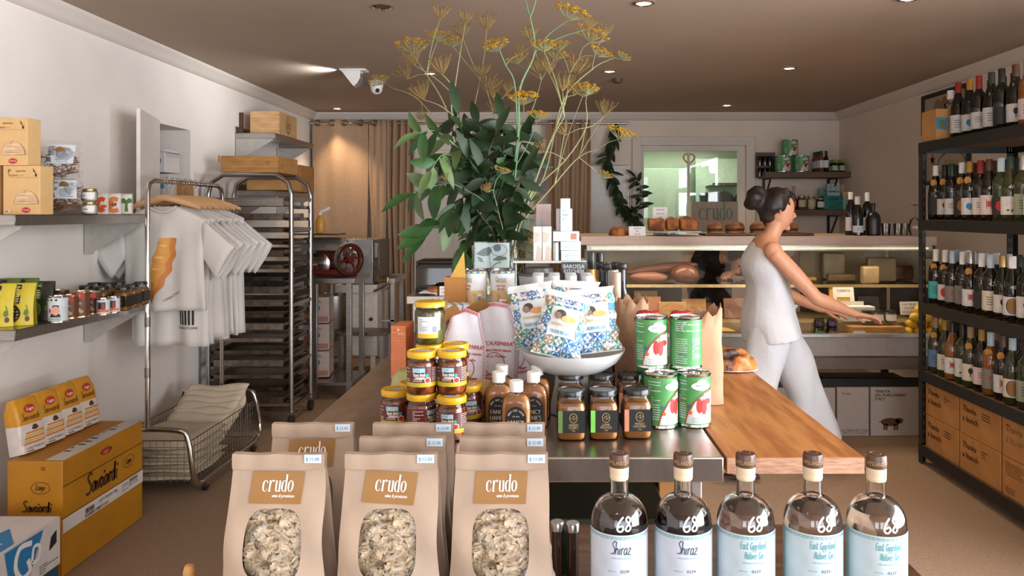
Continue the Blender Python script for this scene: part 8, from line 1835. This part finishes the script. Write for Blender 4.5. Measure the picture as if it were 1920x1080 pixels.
# laurel branches
def leaf(b, base, d, nrm, L, W_, mi, curl_=.25, rr=rr):
    d = d.normalized(); s_ = d.cross(nrm)
    if s_.length < 1e-3: s_ = d.orthogonal()
    s_.normalize(); nn = s_.cross(d).normalized(); m = 7; vs = []
    for i in range(m+1):
        t_ = i/m; w_ = W_*math.sin(PI*min(1, t_*.97+.02))**.85*(1-.25*t_)*.5; c = base+d*L*t_-nn*L*curl_*t_*t_
        vs += [c-s_*w_+nn*w_*.28, c, c+s_*w_+nn*w_*.28]
    b.add(vs, [(3*i+j, 3*i+1+j, 3*i+4+j, 3*i+3+j) for i in range(m) for j in range(2)], mi)
def branch(label, path, D0, D1, n, L, tone, seed, spread=1.0, name='laurel_branch', grp='leafy laurel branches', base=None, cat='branch', r0=.004, mats=None, endb=True):
    rr = random.Random(seed); m = len(path); pts = [P3(p[0], p[1], D0+(D1-D0)*i/(m-1)) for i, p in enumerate(path)]
    org = base if base is not None else Vector((vx+(pts[0].x-vx)*.3, VD-.02, RZ+.03)); full = ([org] if base is None else [])+pts
    t = thing(name, label, cat, tuple(org), 0, grp); b = MB(); b.T = Matrix.Translation(-org); b.tube(full, lambda q: r0*(1-.6*q), 6, smooth=4); b.build('stem', M['dwood'] if tone == 2 else M['fstemg'], t, ang=80)
    b = MB(); b.T = Matrix.Translation(-org); C_ = catmull(full, 8); k0 = 8 if base is None else 0; C_ = C_[k0:]
    for i in range(n):
        q = (i+.5)/n; j = min(len(C_)-2, int(q*(len(C_)-1))); p = C_[j]; tg = (C_[j+1]-C_[j]).normalized(); a = i*2.4+rr.uniform(-.4, .4)
        o1 = tg.orthogonal().normalized(); o2 = tg.cross(o1); d = tg*rr.uniform(.3, .8)+(o1*math.cos(a)+o2*math.sin(a))*rr.uniform(.6, 1)*spread+Vector((0, 0, rr.uniform(-.9, -.1))); nr = Vector((rr.uniform(-.8, .8), -.8, rr.uniform(-.3, .9)))
        leaf(b, p, d, nr, L*rr.uniform(.7, 1.15), L*rr.uniform(.34, .46), 0 if rr.random() < [.25, .7, .95][tone] else 1, rr.uniform(.0, .35), rr)
    if endb: leaf(b, C_[-1], C_[-1]-C_[-3], Vector((0, -.7, .7)), L, L*.34, 1 if tone == 0 else 0)
    b.build('leaves', mats or [[M['leaf'], M['leafl']], [M['leaf'], M['leafl']], [M['leafd'], M['leaf']]][tone], t, ang=80)
BR = [([(905, 330), (850, 270), (815, 245), (785, 250)], 2.7, 2.5, 13, .115, 0, 'pale leafy branch hanging out at upper left'),
 ([(910, 340), (860, 300), (830, 290), (808, 320)], 2.72, 2.55, 10, .11, 0, 'pale leafy branch just below the upper left one'),
 ([(900, 360), (850, 345), (810, 350), (775, 362)], 2.74, 2.6, 9, .13, 1, 'leafy branch reaching furthest left over the curtain'),
 ([(905, 400), (870, 395), (830, 415), (800, 440)], 2.72, 2.58, 9, .13, 1, 'drooping leafy branch at lower left'),
 ([(900, 380), (870, 370), (850, 390)], 2.66, 2.55, 9, .11, 2, 'short dark branch left of the vase'),
 ([(880, 360), (850, 300), (848, 240)], 2.9, 2.95, 12, .12, 2, 'dark upright branch at the left of the leaf mass'),
 ([(925, 340), (905, 280), (895, 235)], 2.85, 2.9, 15, .12, 2, 'dark upright branch left of centre'), ([(940, 330), (945, 270), (940, 225)], 2.8, 2.82, 15, .12, 2, 'dark upright branch in the centre'),
 ([(955, 330), (970, 290), (985, 250)], 2.86, 2.9, 14, .12, 2, 'dark upright branch right of centre'), ([(935, 400), (915, 350), (905, 320)], 2.7, 2.66, 13, .12, 2, 'dark branch in front of the leaf mass'),
 ([(945, 410), (960, 370), (978, 330)], 2.74, 2.7, 12, .12, 2, 'dark branch leaning right in front'), ([(925, 440), (905, 410), (885, 380)], 2.68, 2.64, 12, .11, 2, 'low dark branch left of the vase rim'),
 ([(940, 450), (935, 420), (930, 380)], 2.74, 2.70, 14, .11, 2, 'low dark branch over the vase rim'), ([(955, 450), (968, 420), (960, 370)], 2.84, 2.9, 12, .11, 2, 'low dark branch behind the green stalks'),
 ([(915, 445), (880, 440), (866, 470)], 2.76, 2.72, 8, .11, 1, 'low branch dipping beside the bean tins'), ([(900, 420), (890, 330), (878, 255)], 3.0, 3.1, 14, .12, 2, 'rear dark branch behind the left leaves'),
 ([(950, 420), (980, 340), (1000, 290)], 3.0, 3.1, 12, .11, 2, 'rear dark branch behind the right stalks'), ([(930, 350), (880, 290), (860, 215)], 2.78, 2.74, 10, .13, 2, 'dark branch with the large leaf against the ceiling'),
 ([(935, 360), (915, 300), (930, 250)], 2.72, 2.7, 13, .115, 2, 'front dark branch in the middle of the bouquet'), ([(925, 380), (895, 340), (880, 300)], 2.74, 2.66, 12, .12, 2, 'front dark branch toward the left')]
for i, (pa, D0, D1, n, L, tone, lb) in enumerate(BR): branch(lb, pa, D0, D1, n, L, tone, 100+i)
# tangle of dry roots and twigs inside the vase
b = MB(); b.T = Matrix.Translation((-vx, -VD, -RZ)); r2 = random.Random(9)
for i in range(46):
    a = r2.uniform(0, 2*PI); r_ = r2.uniform(.02, .1); p0 = Vector((vx+r_*math.cos(a), VD+r_*math.sin(a), RZ+r2.uniform(.02, .1))); a += r2.uniform(-1, 1); p1 = Vector((vx+.085*math.cos(a), VD+.085*math.sin(a), RZ+r2.uniform(.1, .2))); a += r2.uniform(-.8, .8); p2 = Vector((vx+.12*math.cos(a), VD+.12*math.sin(a)-.02, RZ+r2.uniform(.15, .32)))
    b.tube([p0, p1, p2], .0011, 4, smooth=4, cap=False)
o = tag(b.build('dry_twigs', M['fdry'], None, (vx, VD, RZ), ang=80), 'tangle of fine dry twigs spilling around the vase rim', 'twigs', None, 'stuff')
b = MB(); b.T = Matrix.Translation((-X(1010, 2.78), -2.78, -RZ)); 
for i in range(40):
    p0 = Vector((X(r2.uniform(985, 1030), 2.8), 2.8+r2.uniform(-.02, .05), RZ+r2.uniform(.12, .2))); p1 = p0+Vector((r2.uniform(-.05, .07), r2.uniform(-.03, .03), r2.uniform(-.02, .07))); p2 = p1+Vector((r2.uniform(-.05, .07), r2.uniform(-.03, .03), r2.uniform(-.05, .06)))
    b.tube([p0, p1, p2], .0008, 4, smooth=4, cap=False)
o = tag(b.build('fennel_fronds', M['fdry'], None, (X(1010, 2.78), 2.78, RZ), ang=80), 'wiry dry fennel fronds draped over the pale boxes', 'fronds', None, 'stuff')
# garland on the back wall
Dg = 7.24
branch('dark leaf garland hanging from the curtain rod end', [(1157, 232), (1150, 262), (1138, 300), (1148, 335), (1158, 365), (1172, 395), (1186, 412)], Dg, Dg, 76, .13, 2, 61, .9, 'leaf_garland', 'dried garlands on the back wall', P3(1157, 232, Dg), 'garland', .006, [M['leafd'], flat((44, 40, 28), .5)])
branch('shorter dark leaf garland curling up beside the window frame', [(1186, 412), (1196, 395), (1203, 370), (1200, 345), (1192, 333)], Dg, Dg, 26, .12, 2, 62, .8, 'leaf_garland', 'dried garlands on the back wall', P3(1186, 412, Dg), 'garland', .005, [M['leafd'], flat((44, 40, 28), .5)])
# wooden framed board glimpsed behind the stalks
b = MB(); x0, x1 = X(968, 7.2), X(1012, 7.2); 
t = thing('framed_board', 'orange wooden frame glimpsed behind the green stalks', 'picture', (x0, 7.3, Z(400, 7.2))); h_ = Z(344, 7.2)-Z(400, 7.2)
for a in ((0, x1-x0, 0, .03), (0, x1-x0, h_-.05, h_), (0, .04, .03, h_-.05), (x1-x0-.04, x1-x0, .03, h_-.05)): MB().box(a[0], a[1], 0, .03, a[2], a[3]).build('frame_bar', M['crate'], t)
# ================================================================== PEOPLE
def loft(b, pts, radii, side, n=18, sm=5):
    """closed tube through pts with elliptical sections (a along side, b across)"""
    P = catmull(pts, sm); K = len(pts)-1; R = catmull([(a, c, 0) for a, c in radii], sm); vs = []
    side = Vector(side).normalized(); L = len(P)
    for i, p in enumerate(P):
        d = (P[min(L-1, i+1)]-P[max(0, i-1)]).normalized(); s_ = (side-d*side.dot(d)).normalized(); u = d.cross(s_)
        for k in range(n):
            a = 2*PI*k/n; vs.append(p+s_*R[i].x*math.cos(a)+u*R[i].y*math.sin(a))
    b.add(vs, [(i*n+k, i*n+(k+1) % n, (i+1)*n+(k+1) % n, (i+1)*n+k) for i in range(L-1) for k in range(n)]+[tuple(range(n))[::-1], tuple((L-1)*n+k for k in range(n))])
def fused(b, name, m, parent, voxel=.006, smooth=4):
    o = b.build(name, m, parent, ang=180); r = o.modifiers.new('r', 'REMESH'); r.mode = 'VOXEL'; r.voxel_size = voxel; r.use_smooth_shade = True
    s_ = o.modifiers.new('s', 'SMOOTH'); s_.factor = .5; s_.iterations = smooth; return o
def arm(b, sh, el, wr, r=(.043, .036, .023)):
    sh, el, wr = Vector(sh), Vector(el), Vector(wr); q = lambda a, c, t_: a+(c-a)*t_
    loft(b, [sh, q(sh, el, .4), q(sh, el, .85), el, q(el, wr, .25), q(el, wr, .7), wr], [(r[0], r[0]), (r[0]*1.0, r[0]*1.05), (r[1], r[1]), (r[1]*.98, r[1]), (r[1]*1.05, r[1]), (r[2]*1.25, r[2]*1.1), (r[2]*1.1, r[2]*.85)], (0, 1, 0.01) if abs((el-sh).normalized().y) < .9 else (1, 0, 0))
def hand_geo(b, wr, d, palm, side, curl_=.35, k=1.0):
    """wr wrist point, d pointing direction, palm normal, side towards the thumb"""
    d = Vector(d).normalized(); palm = Vector(palm); palm = (palm-d*palm.dot(d)).normalized(); side = d.cross(palm) if side > 0 else palm.cross(d)
    loft(b, [wr, wr+d*.03*k, wr+d*.065*k, wr+d*.088*k], [(.021*k, .015*k), (.032*k, .014*k), (.038*k, .013*k), (.036*k, .010*k)], side, 12, 3)
    for i, (o_, L_) in enumerate(((.028, .068), (.0095, .077), (-.0095, .072), (-.027, .056))):
        p = wr+d*.080*k+side*o_*k; dd = d+side*o_*1.6; dd.normalize(); c1 = curl_*(1+.15*i); q = [p]; a = 0
        for seg, sl in enumerate((.42, .32, .26)):
            a += c1*(.5 if seg == 0 else .9); q.append(q[-1]+(dd*math.cos(a)+palm*math.sin(a))*L_*sl*k)
        b.tube(q, lambda t_: (.0090-.0022*t_)*k, 8, smooth=3); b.ball(q[-1], .0066*k, 8)
    p = wr+d*.022*k+side*.020*k; q = [p, p+(side*.9+d*.55).normalized()*.034*k+palm*.006, p+(side*.75+d*.9).normalized()*.058*k+palm*.016, p+(side*.62+d*1.1).normalized()*.074*k+palm*.024]
    b.tube(q, lambda t_: (.0115-.0035*t_)*k, 8, smooth=3); b.ball(q[-1], .008*k, 8)
def head_geo(b, c, fwd, up, k=1.0):
    fwd = Vector(fwd).normalized(); up = Vector(up); up = (up-fwd*up.dot(fwd)).normalized(); sd = fwd.cross(up)
    c = Vector(c); g = lambda f, u, s_: c+fwd*f*k+up*u*k+sd*s_*k
    secs = [(-.118, .012, .020, .022), (-.10, .022, .036, .040), (-.06, .018, .055, .062), (-.02, .006, .066, .084), (.03, -.006, .073, .094), (.07, -.012, .068, .086), (.10, -.012, .048, .060), (.115, -.010, .02, .026)]
    n = 20; vs = []
    for (u, f, a, e) in secs:
        for i in range(n): t_ = 2*PI*i/n; vs.append(g(f+e*math.cos(t_), u, a*math.sin(t_)))
    b.add(vs, [(j*n+i, j*n+(i+1) % n, (j+1)*n+(i+1) % n, (j+1)*n+i) for j in range(len(secs)-1) for i in range(n)]+[tuple(range(n))[::-1], tuple((len(secs)-1)*n+i for i in range(n))])
    b.tube([g(.082, .018, 0), g(.094, -.006, 0), (g(.102, -.024, 0))], lambda t_: (.007+.006*t_)*k, 8, smooth=3); b.ball(g(.088, -.030, .009), .008*k, 8); b.ball(g(.088, -.030, -.009), .008*k, 8)
    for s_ in (-1, 1):
        b.tube([g(.0, .025, .072*s_), g(-.012, .03, .084*s_), g(-.018, .01, .086*s_), g(-.008, -.02, .076*s_)], .007*k, 6, smooth=3); b.ball(g(.070, .012, .030*s_), .013*k, 8)
    b.tube([g(.083, -.052, -.018), g(.092, -.052, 0), g(.083, -.052, .018)], .006*k, 6, smooth=3); b.ball(g(.07, -.092, 0), .018*k, 8)
    return g
# ---- person in white walking past the counter
PD = 4.02
t = thing('person', 'person in white with dark tied-up hair walking right and reaching past the counter', 'person', (1.2, PD, 0)); o0 = Vector((1.2, PD, 0)); V = lambda x, y, z: Vector((x-1.2, y, z))
b = MB()
loft(b, [V(1.19, 0, .80), V(1.185, 0, .92), V(1.18, 0, 1.02), V(1.165, 0, 1.14), V(1.17, 0, 1.235), V(1.195, 0, 1.28), V(1.215, 0, 1.325), V(1.225, 0, 1.36)], [(.145, .10), (.15, .105), (.125, .088), (.145, .10), (.135, .075), (.06, .05), (.048, .046), (.046, .044)], (0, 1, 0))
b.ball(V(1.165, -.15, 1.215), .05, 12); b.ball(V(1.165, .15, 1.215), .05, 12)
arm(b, V(1.165, -.165, 1.205), V(1.375, -.20, .975), V(1.60, -.13, .885)); arm(b, V(1.165, .165, 1.205), V(1.33, .20, .96), V(1.53, .16, .87))
hand_geo(b, V(1.60, -.13, .885), (1, .12, -.22), (0, -.2, -1), 1, .22); hand_geo(b, V(1.53, .16, .87), (1, -.05, -.15), (0, .2, -1), -1, .3)
g = head_geo(b, V(1.24, 0, 1.425), (1, 0, -.18), (.15, 0, 1), .92)
loft(b, [V(1.2, .075, .84), V(1.31, .08, .66), V(1.385, .08, .48), V(1.46, .08, .30), V(1.545, .08, .09)], [(.085, .085), (.072, .075), (.052, .055), (.05, .055), (.032, .036)], (0, 1, 0))
loft(b, [V(1.18, -.075, .84), V(1.14, -.08, .64), V(1.09, -.08, .47), V(1.0, -.08, .30), V(.925, -.08, .115)], [(.085, .085), (.072, .075), (.052, .055), (.05, .055), (.032, .036)], (0, 1, 0))
for x, y, z, dz in ((1.53, .08, .045, 0), (.91, -.08, .07, -.03)): loft(b, [V(x-.03, y, z), V(x+.04, y, z), V(x+.12, y, z-.012+dz), V(x+.19, y, z-.022+dz)], [(.03, .035), (.036, .032), (.042, .022), (.03, .013)], (0, 1, 0))
fused(b, 'body', M['skin'], t, .0065)
b = MB()
def hj(v, s_): return v+Vector((noise.noise(v*23)*s_, noise.noise(v*23+Vector((5, 0, 0)))*s_, noise.noise(v*23+Vector((9, 3, 0)))*s_))
for f, u, s_, r_ in ((-.02, .055, 0, .082), (-.05, .03, .0, .078), (.03, .085, 0, .05), (-.03, .03, .045, .055), (-.03, .03, -.045, .055), (-.06, -.02, 0, .06), (.0, .09, .02, .05)): b.ball(g(f, u, s_), r_*.95, 16)
for f, u, r_ in ((-.15, .05, .052), (-.165, .02, .045), (-.14, .08, .04), (-.12, .02, .04)): b.ball(g(f, u, .01), r_, 14)
b.v = [tuple(hj(Vector(v), .016)) for v in b.v]; hr = fused(b, 'hair', M['hair'], t, .008, 2)
for s_ in (-1, 1):
    b = MB(); b.ball(g(.080, .012, .030*s_), .0085, 12); b.build('eye', flat((40, 30, 26), .2), t)
b = MB(); b.tube([g(.088, -.052, -.02), g(.097, -.052, 0), g(.088, -.052, .02)], .004, 6, smooth=3); b.build('lips', flat((160, 84, 76), .5), t)
def crumple(b, s_=.012, f=9): b.v = [tuple(Vector(v)+Vector((noise.noise(Vector((v[0]*f, v[1]*f, v[2]*f*.45)))*s_, noise.noise(Vector((v[0]*f+9, v[1]*f, v[2]*f*.45)))*s_, 0))) for v in b.v]
b = MB(); loft(b, [V(1.205, 0, .74), V(1.19, 0, .84), V(1.185, 0, .94), V(1.18, 0, 1.04), V(1.165, 0, 1.14), V(1.168, 0, 1.215), V(1.185, 0, 1.262)], [(.20, .155), (.185, .145), (.165, .125), (.148, .11), (.16, .118), (.135, .088), (.078, .062)], (0, 1, 0), 28)
crumple(b, .02); fused(b, 'white_top', M['cloth'], t, .008, 3)
b = MB(); loft(b, [V(1.19, 0, .94), V(1.19, 0, .84), V(1.2, 0, .74)], [(.165, .125), (.17, .13), (.165, .13)], (0, 1, 0), 28)
loft(b, [V(1.2, .075, .82), V(1.31, .085, .66), V(1.385, .085, .48), V(1.45, .085, .30), V(1.51, .085, .14)], [(.095, .11), (.09, .105), (.085, .10), (.09, .105), (.092, .11)], (0, 1, 0), 22)
loft(b, [V(1.18, -.075, .82), V(1.14, -.085, .64), V(1.09, -.085, .47), V(1.01, -.085, .30), V(.955, -.085, .15)], [(.095, .11), (.09, .105), (.085, .10), (.09, .105), (.092, .11)], (0, 1, 0), 22)
crumple(b, .022); fused(b, 'white_trousers', M['cloth'], t, .009, 3)
for x, y, z, dz in ((1.53, .08, .012, 0), (.91, -.08, .03, -.022)):
    b = MB(); loft(b, [V(x-.05, y, z), V(x+.04, y, z), V(x+.12, y, z-.0+dz*.5), V(x+.2, y, z+dz*.5+.002)], [(.034, .011), (.040, .011), (.046, .011), (.032, .010)], (0, 1, 0)); b.tube([V(x+.09, y-.045, z+dz*.3), V(x+.085, y, z+.05+dz*.4), V(x+.09, y+.045, z+dz*.3)], .008, 8, smooth=4); b.tube([V(x-.02, y-.036, z), V(x-.03, y, z+.075), V(x-.02, y+.036, z)], .007, 8, smooth=4); b.build('sandal', flat((34, 22, 18), .5), t, ang=80)
# ---- person in dark clothes leaning into the counter from behind
t = thing('person', 'person in dark clothes bending into the deli counter from behind', 'person', (1.3, 6.0, 0)); V = lambda x, y, z: Vector((x-1.3, y-6.0, z))
b = MB(); loft(b, [V(1.31, 6.08, .86), V(1.31, 5.98, .98), V(1.30, 5.84, 1.06), V(1.29, 5.72, 1.09), V(1.30, 5.64, 1.09), V(1.34, 5.60, 1.085), V(1.37, 5.57, 1.08)], [(.15, .11), (.135, .10), (.15, .11), (.16, .10), (.12, .075), (.055, .05), (.05, .048)], (1, 0, 0))
g = head_geo(b, V(1.405, 5.50, 1.065), (.1, -.72, -.70), (.25, -.5, .8), .9)
for sx, el, wr in ((1.145, (1.10, 5.56, .86), (1.125, 5.24, .775)), (1.445, (1.50, 5.56, .99), (1.34, 5.42, .985))): arm(b, V(sx, 5.68, 1.07), V(*el), V(*wr))
hand_geo(b, V(1.125, 5.24, .775), (.05, -.9, -.45), (.1, -.4, -1), 1, .5, 1.0); hand_geo(b, V(1.34, 5.42, .985), (-.6, -.75, -.08), (0, 0, -1), -1, .4, 1.0)
for sx in (1.23, 1.39): loft(b, [V(sx, 6.08, .86), V(sx, 6.02, .48), V(sx, 6.08, .08)], [(.085, .09), (.058, .06), (.036, .04)], (1, 0, 0)); loft(b, [V(sx, 6.11, .05), V(sx, 6.03, .05), V(sx, 5.9, .03)], [(.036, .04), (.042, .036), (.034, .018)], (1, 0, 0))
fused(b, 'body', M['skin'], t, .0065)
b = MB()
for f, u, s_, r_ in ((-.02, .055, 0, .085), (-.05, .03, .0, .08), (.03, .085, 0, .05), (-.03, .02, .045, .058), (-.03, .02, -.045, .058), (-.06, -.03, 0, .06)): b.ball(g(f, u, s_), r_*.95, 16)
b.v = [tuple(hj(Vector(v), .012)) for v in b.v]; fused(b, 'hair', M['hair'], t, .008, 2)
for s_ in (-1, 1):
    b = MB(); b.ball(g(.080, .012, .030*s_), .0085, 12); b.build('eye', flat((40, 30, 26), .2), t)
b = MB(); loft(b, [V(1.31, 6.12, .80), V(1.31, 5.99, .97), V(1.30, 5.84, 1.055), V(1.29, 5.72, 1.085), V(1.30, 5.64, 1.085), V(1.325, 5.61, 1.083)], [(.18, .135), (.16, .12), (.165, .12), (.175, .112), (.13, .088), (.066, .06)], (1, 0, 0), 26)
for sx, el, wr in ((1.145, (1.10, 5.56, .86), (1.12, 5.30, .79)), (1.445, (1.50, 5.56, .99), (1.38, 5.45, .985))): arm(b, V(sx, 5.68, 1.07), V(*el), V(*wr), (.058, .047, .034))
crumple(b, .014); fused(b, 'dark_jumper', M['dcloth'], t, .008, 2)
b = MB(); loft(b, [V(1.31, 6.06, .96), V(1.31, 6.09, .86), V(1.31, 6.09, .78)], [(.165, .125), (.17, .13), (.165, .12)], (1, 0, 0), 24)
for sx in (1.225, 1.395): loft(b, [V(sx, 6.08, .84), V(sx, 6.02, .48), V(sx, 6.08, .07)], [(.098, .10), (.075, .078), (.06, .062)], (1, 0, 0))
crumple(b, .014); fused(b, 'dark_trousers', flat((40, 38, 42), .8), t, .009, 2)
for sx in (1.23, 1.39):
    b = MB(); loft(b, [V(sx, 6.13, .035), V(sx, 6.03, .035), V(sx, 5.9, .03), V(sx, 5.87, .025)], [(.042, .034), (.048, .034), (.042, .028), (.03, .02)], (1, 0, 0)); b.build('shoe', M['blackp'], t, ang=80)
b = MB(); c = V(1.125, 5.235, .773); d = Vector((.05, -.9, -.45)).normalized(); o1 = d.orthogonal().normalized(); o2 = d.cross(o1); b.tube([c+(o1*math.cos(a)+o2*math.sin(a))*.030 for a in [i*PI/8 for i in range(16)]], .006, 6, closed=True); b.build('watch', M['blackp'], t)
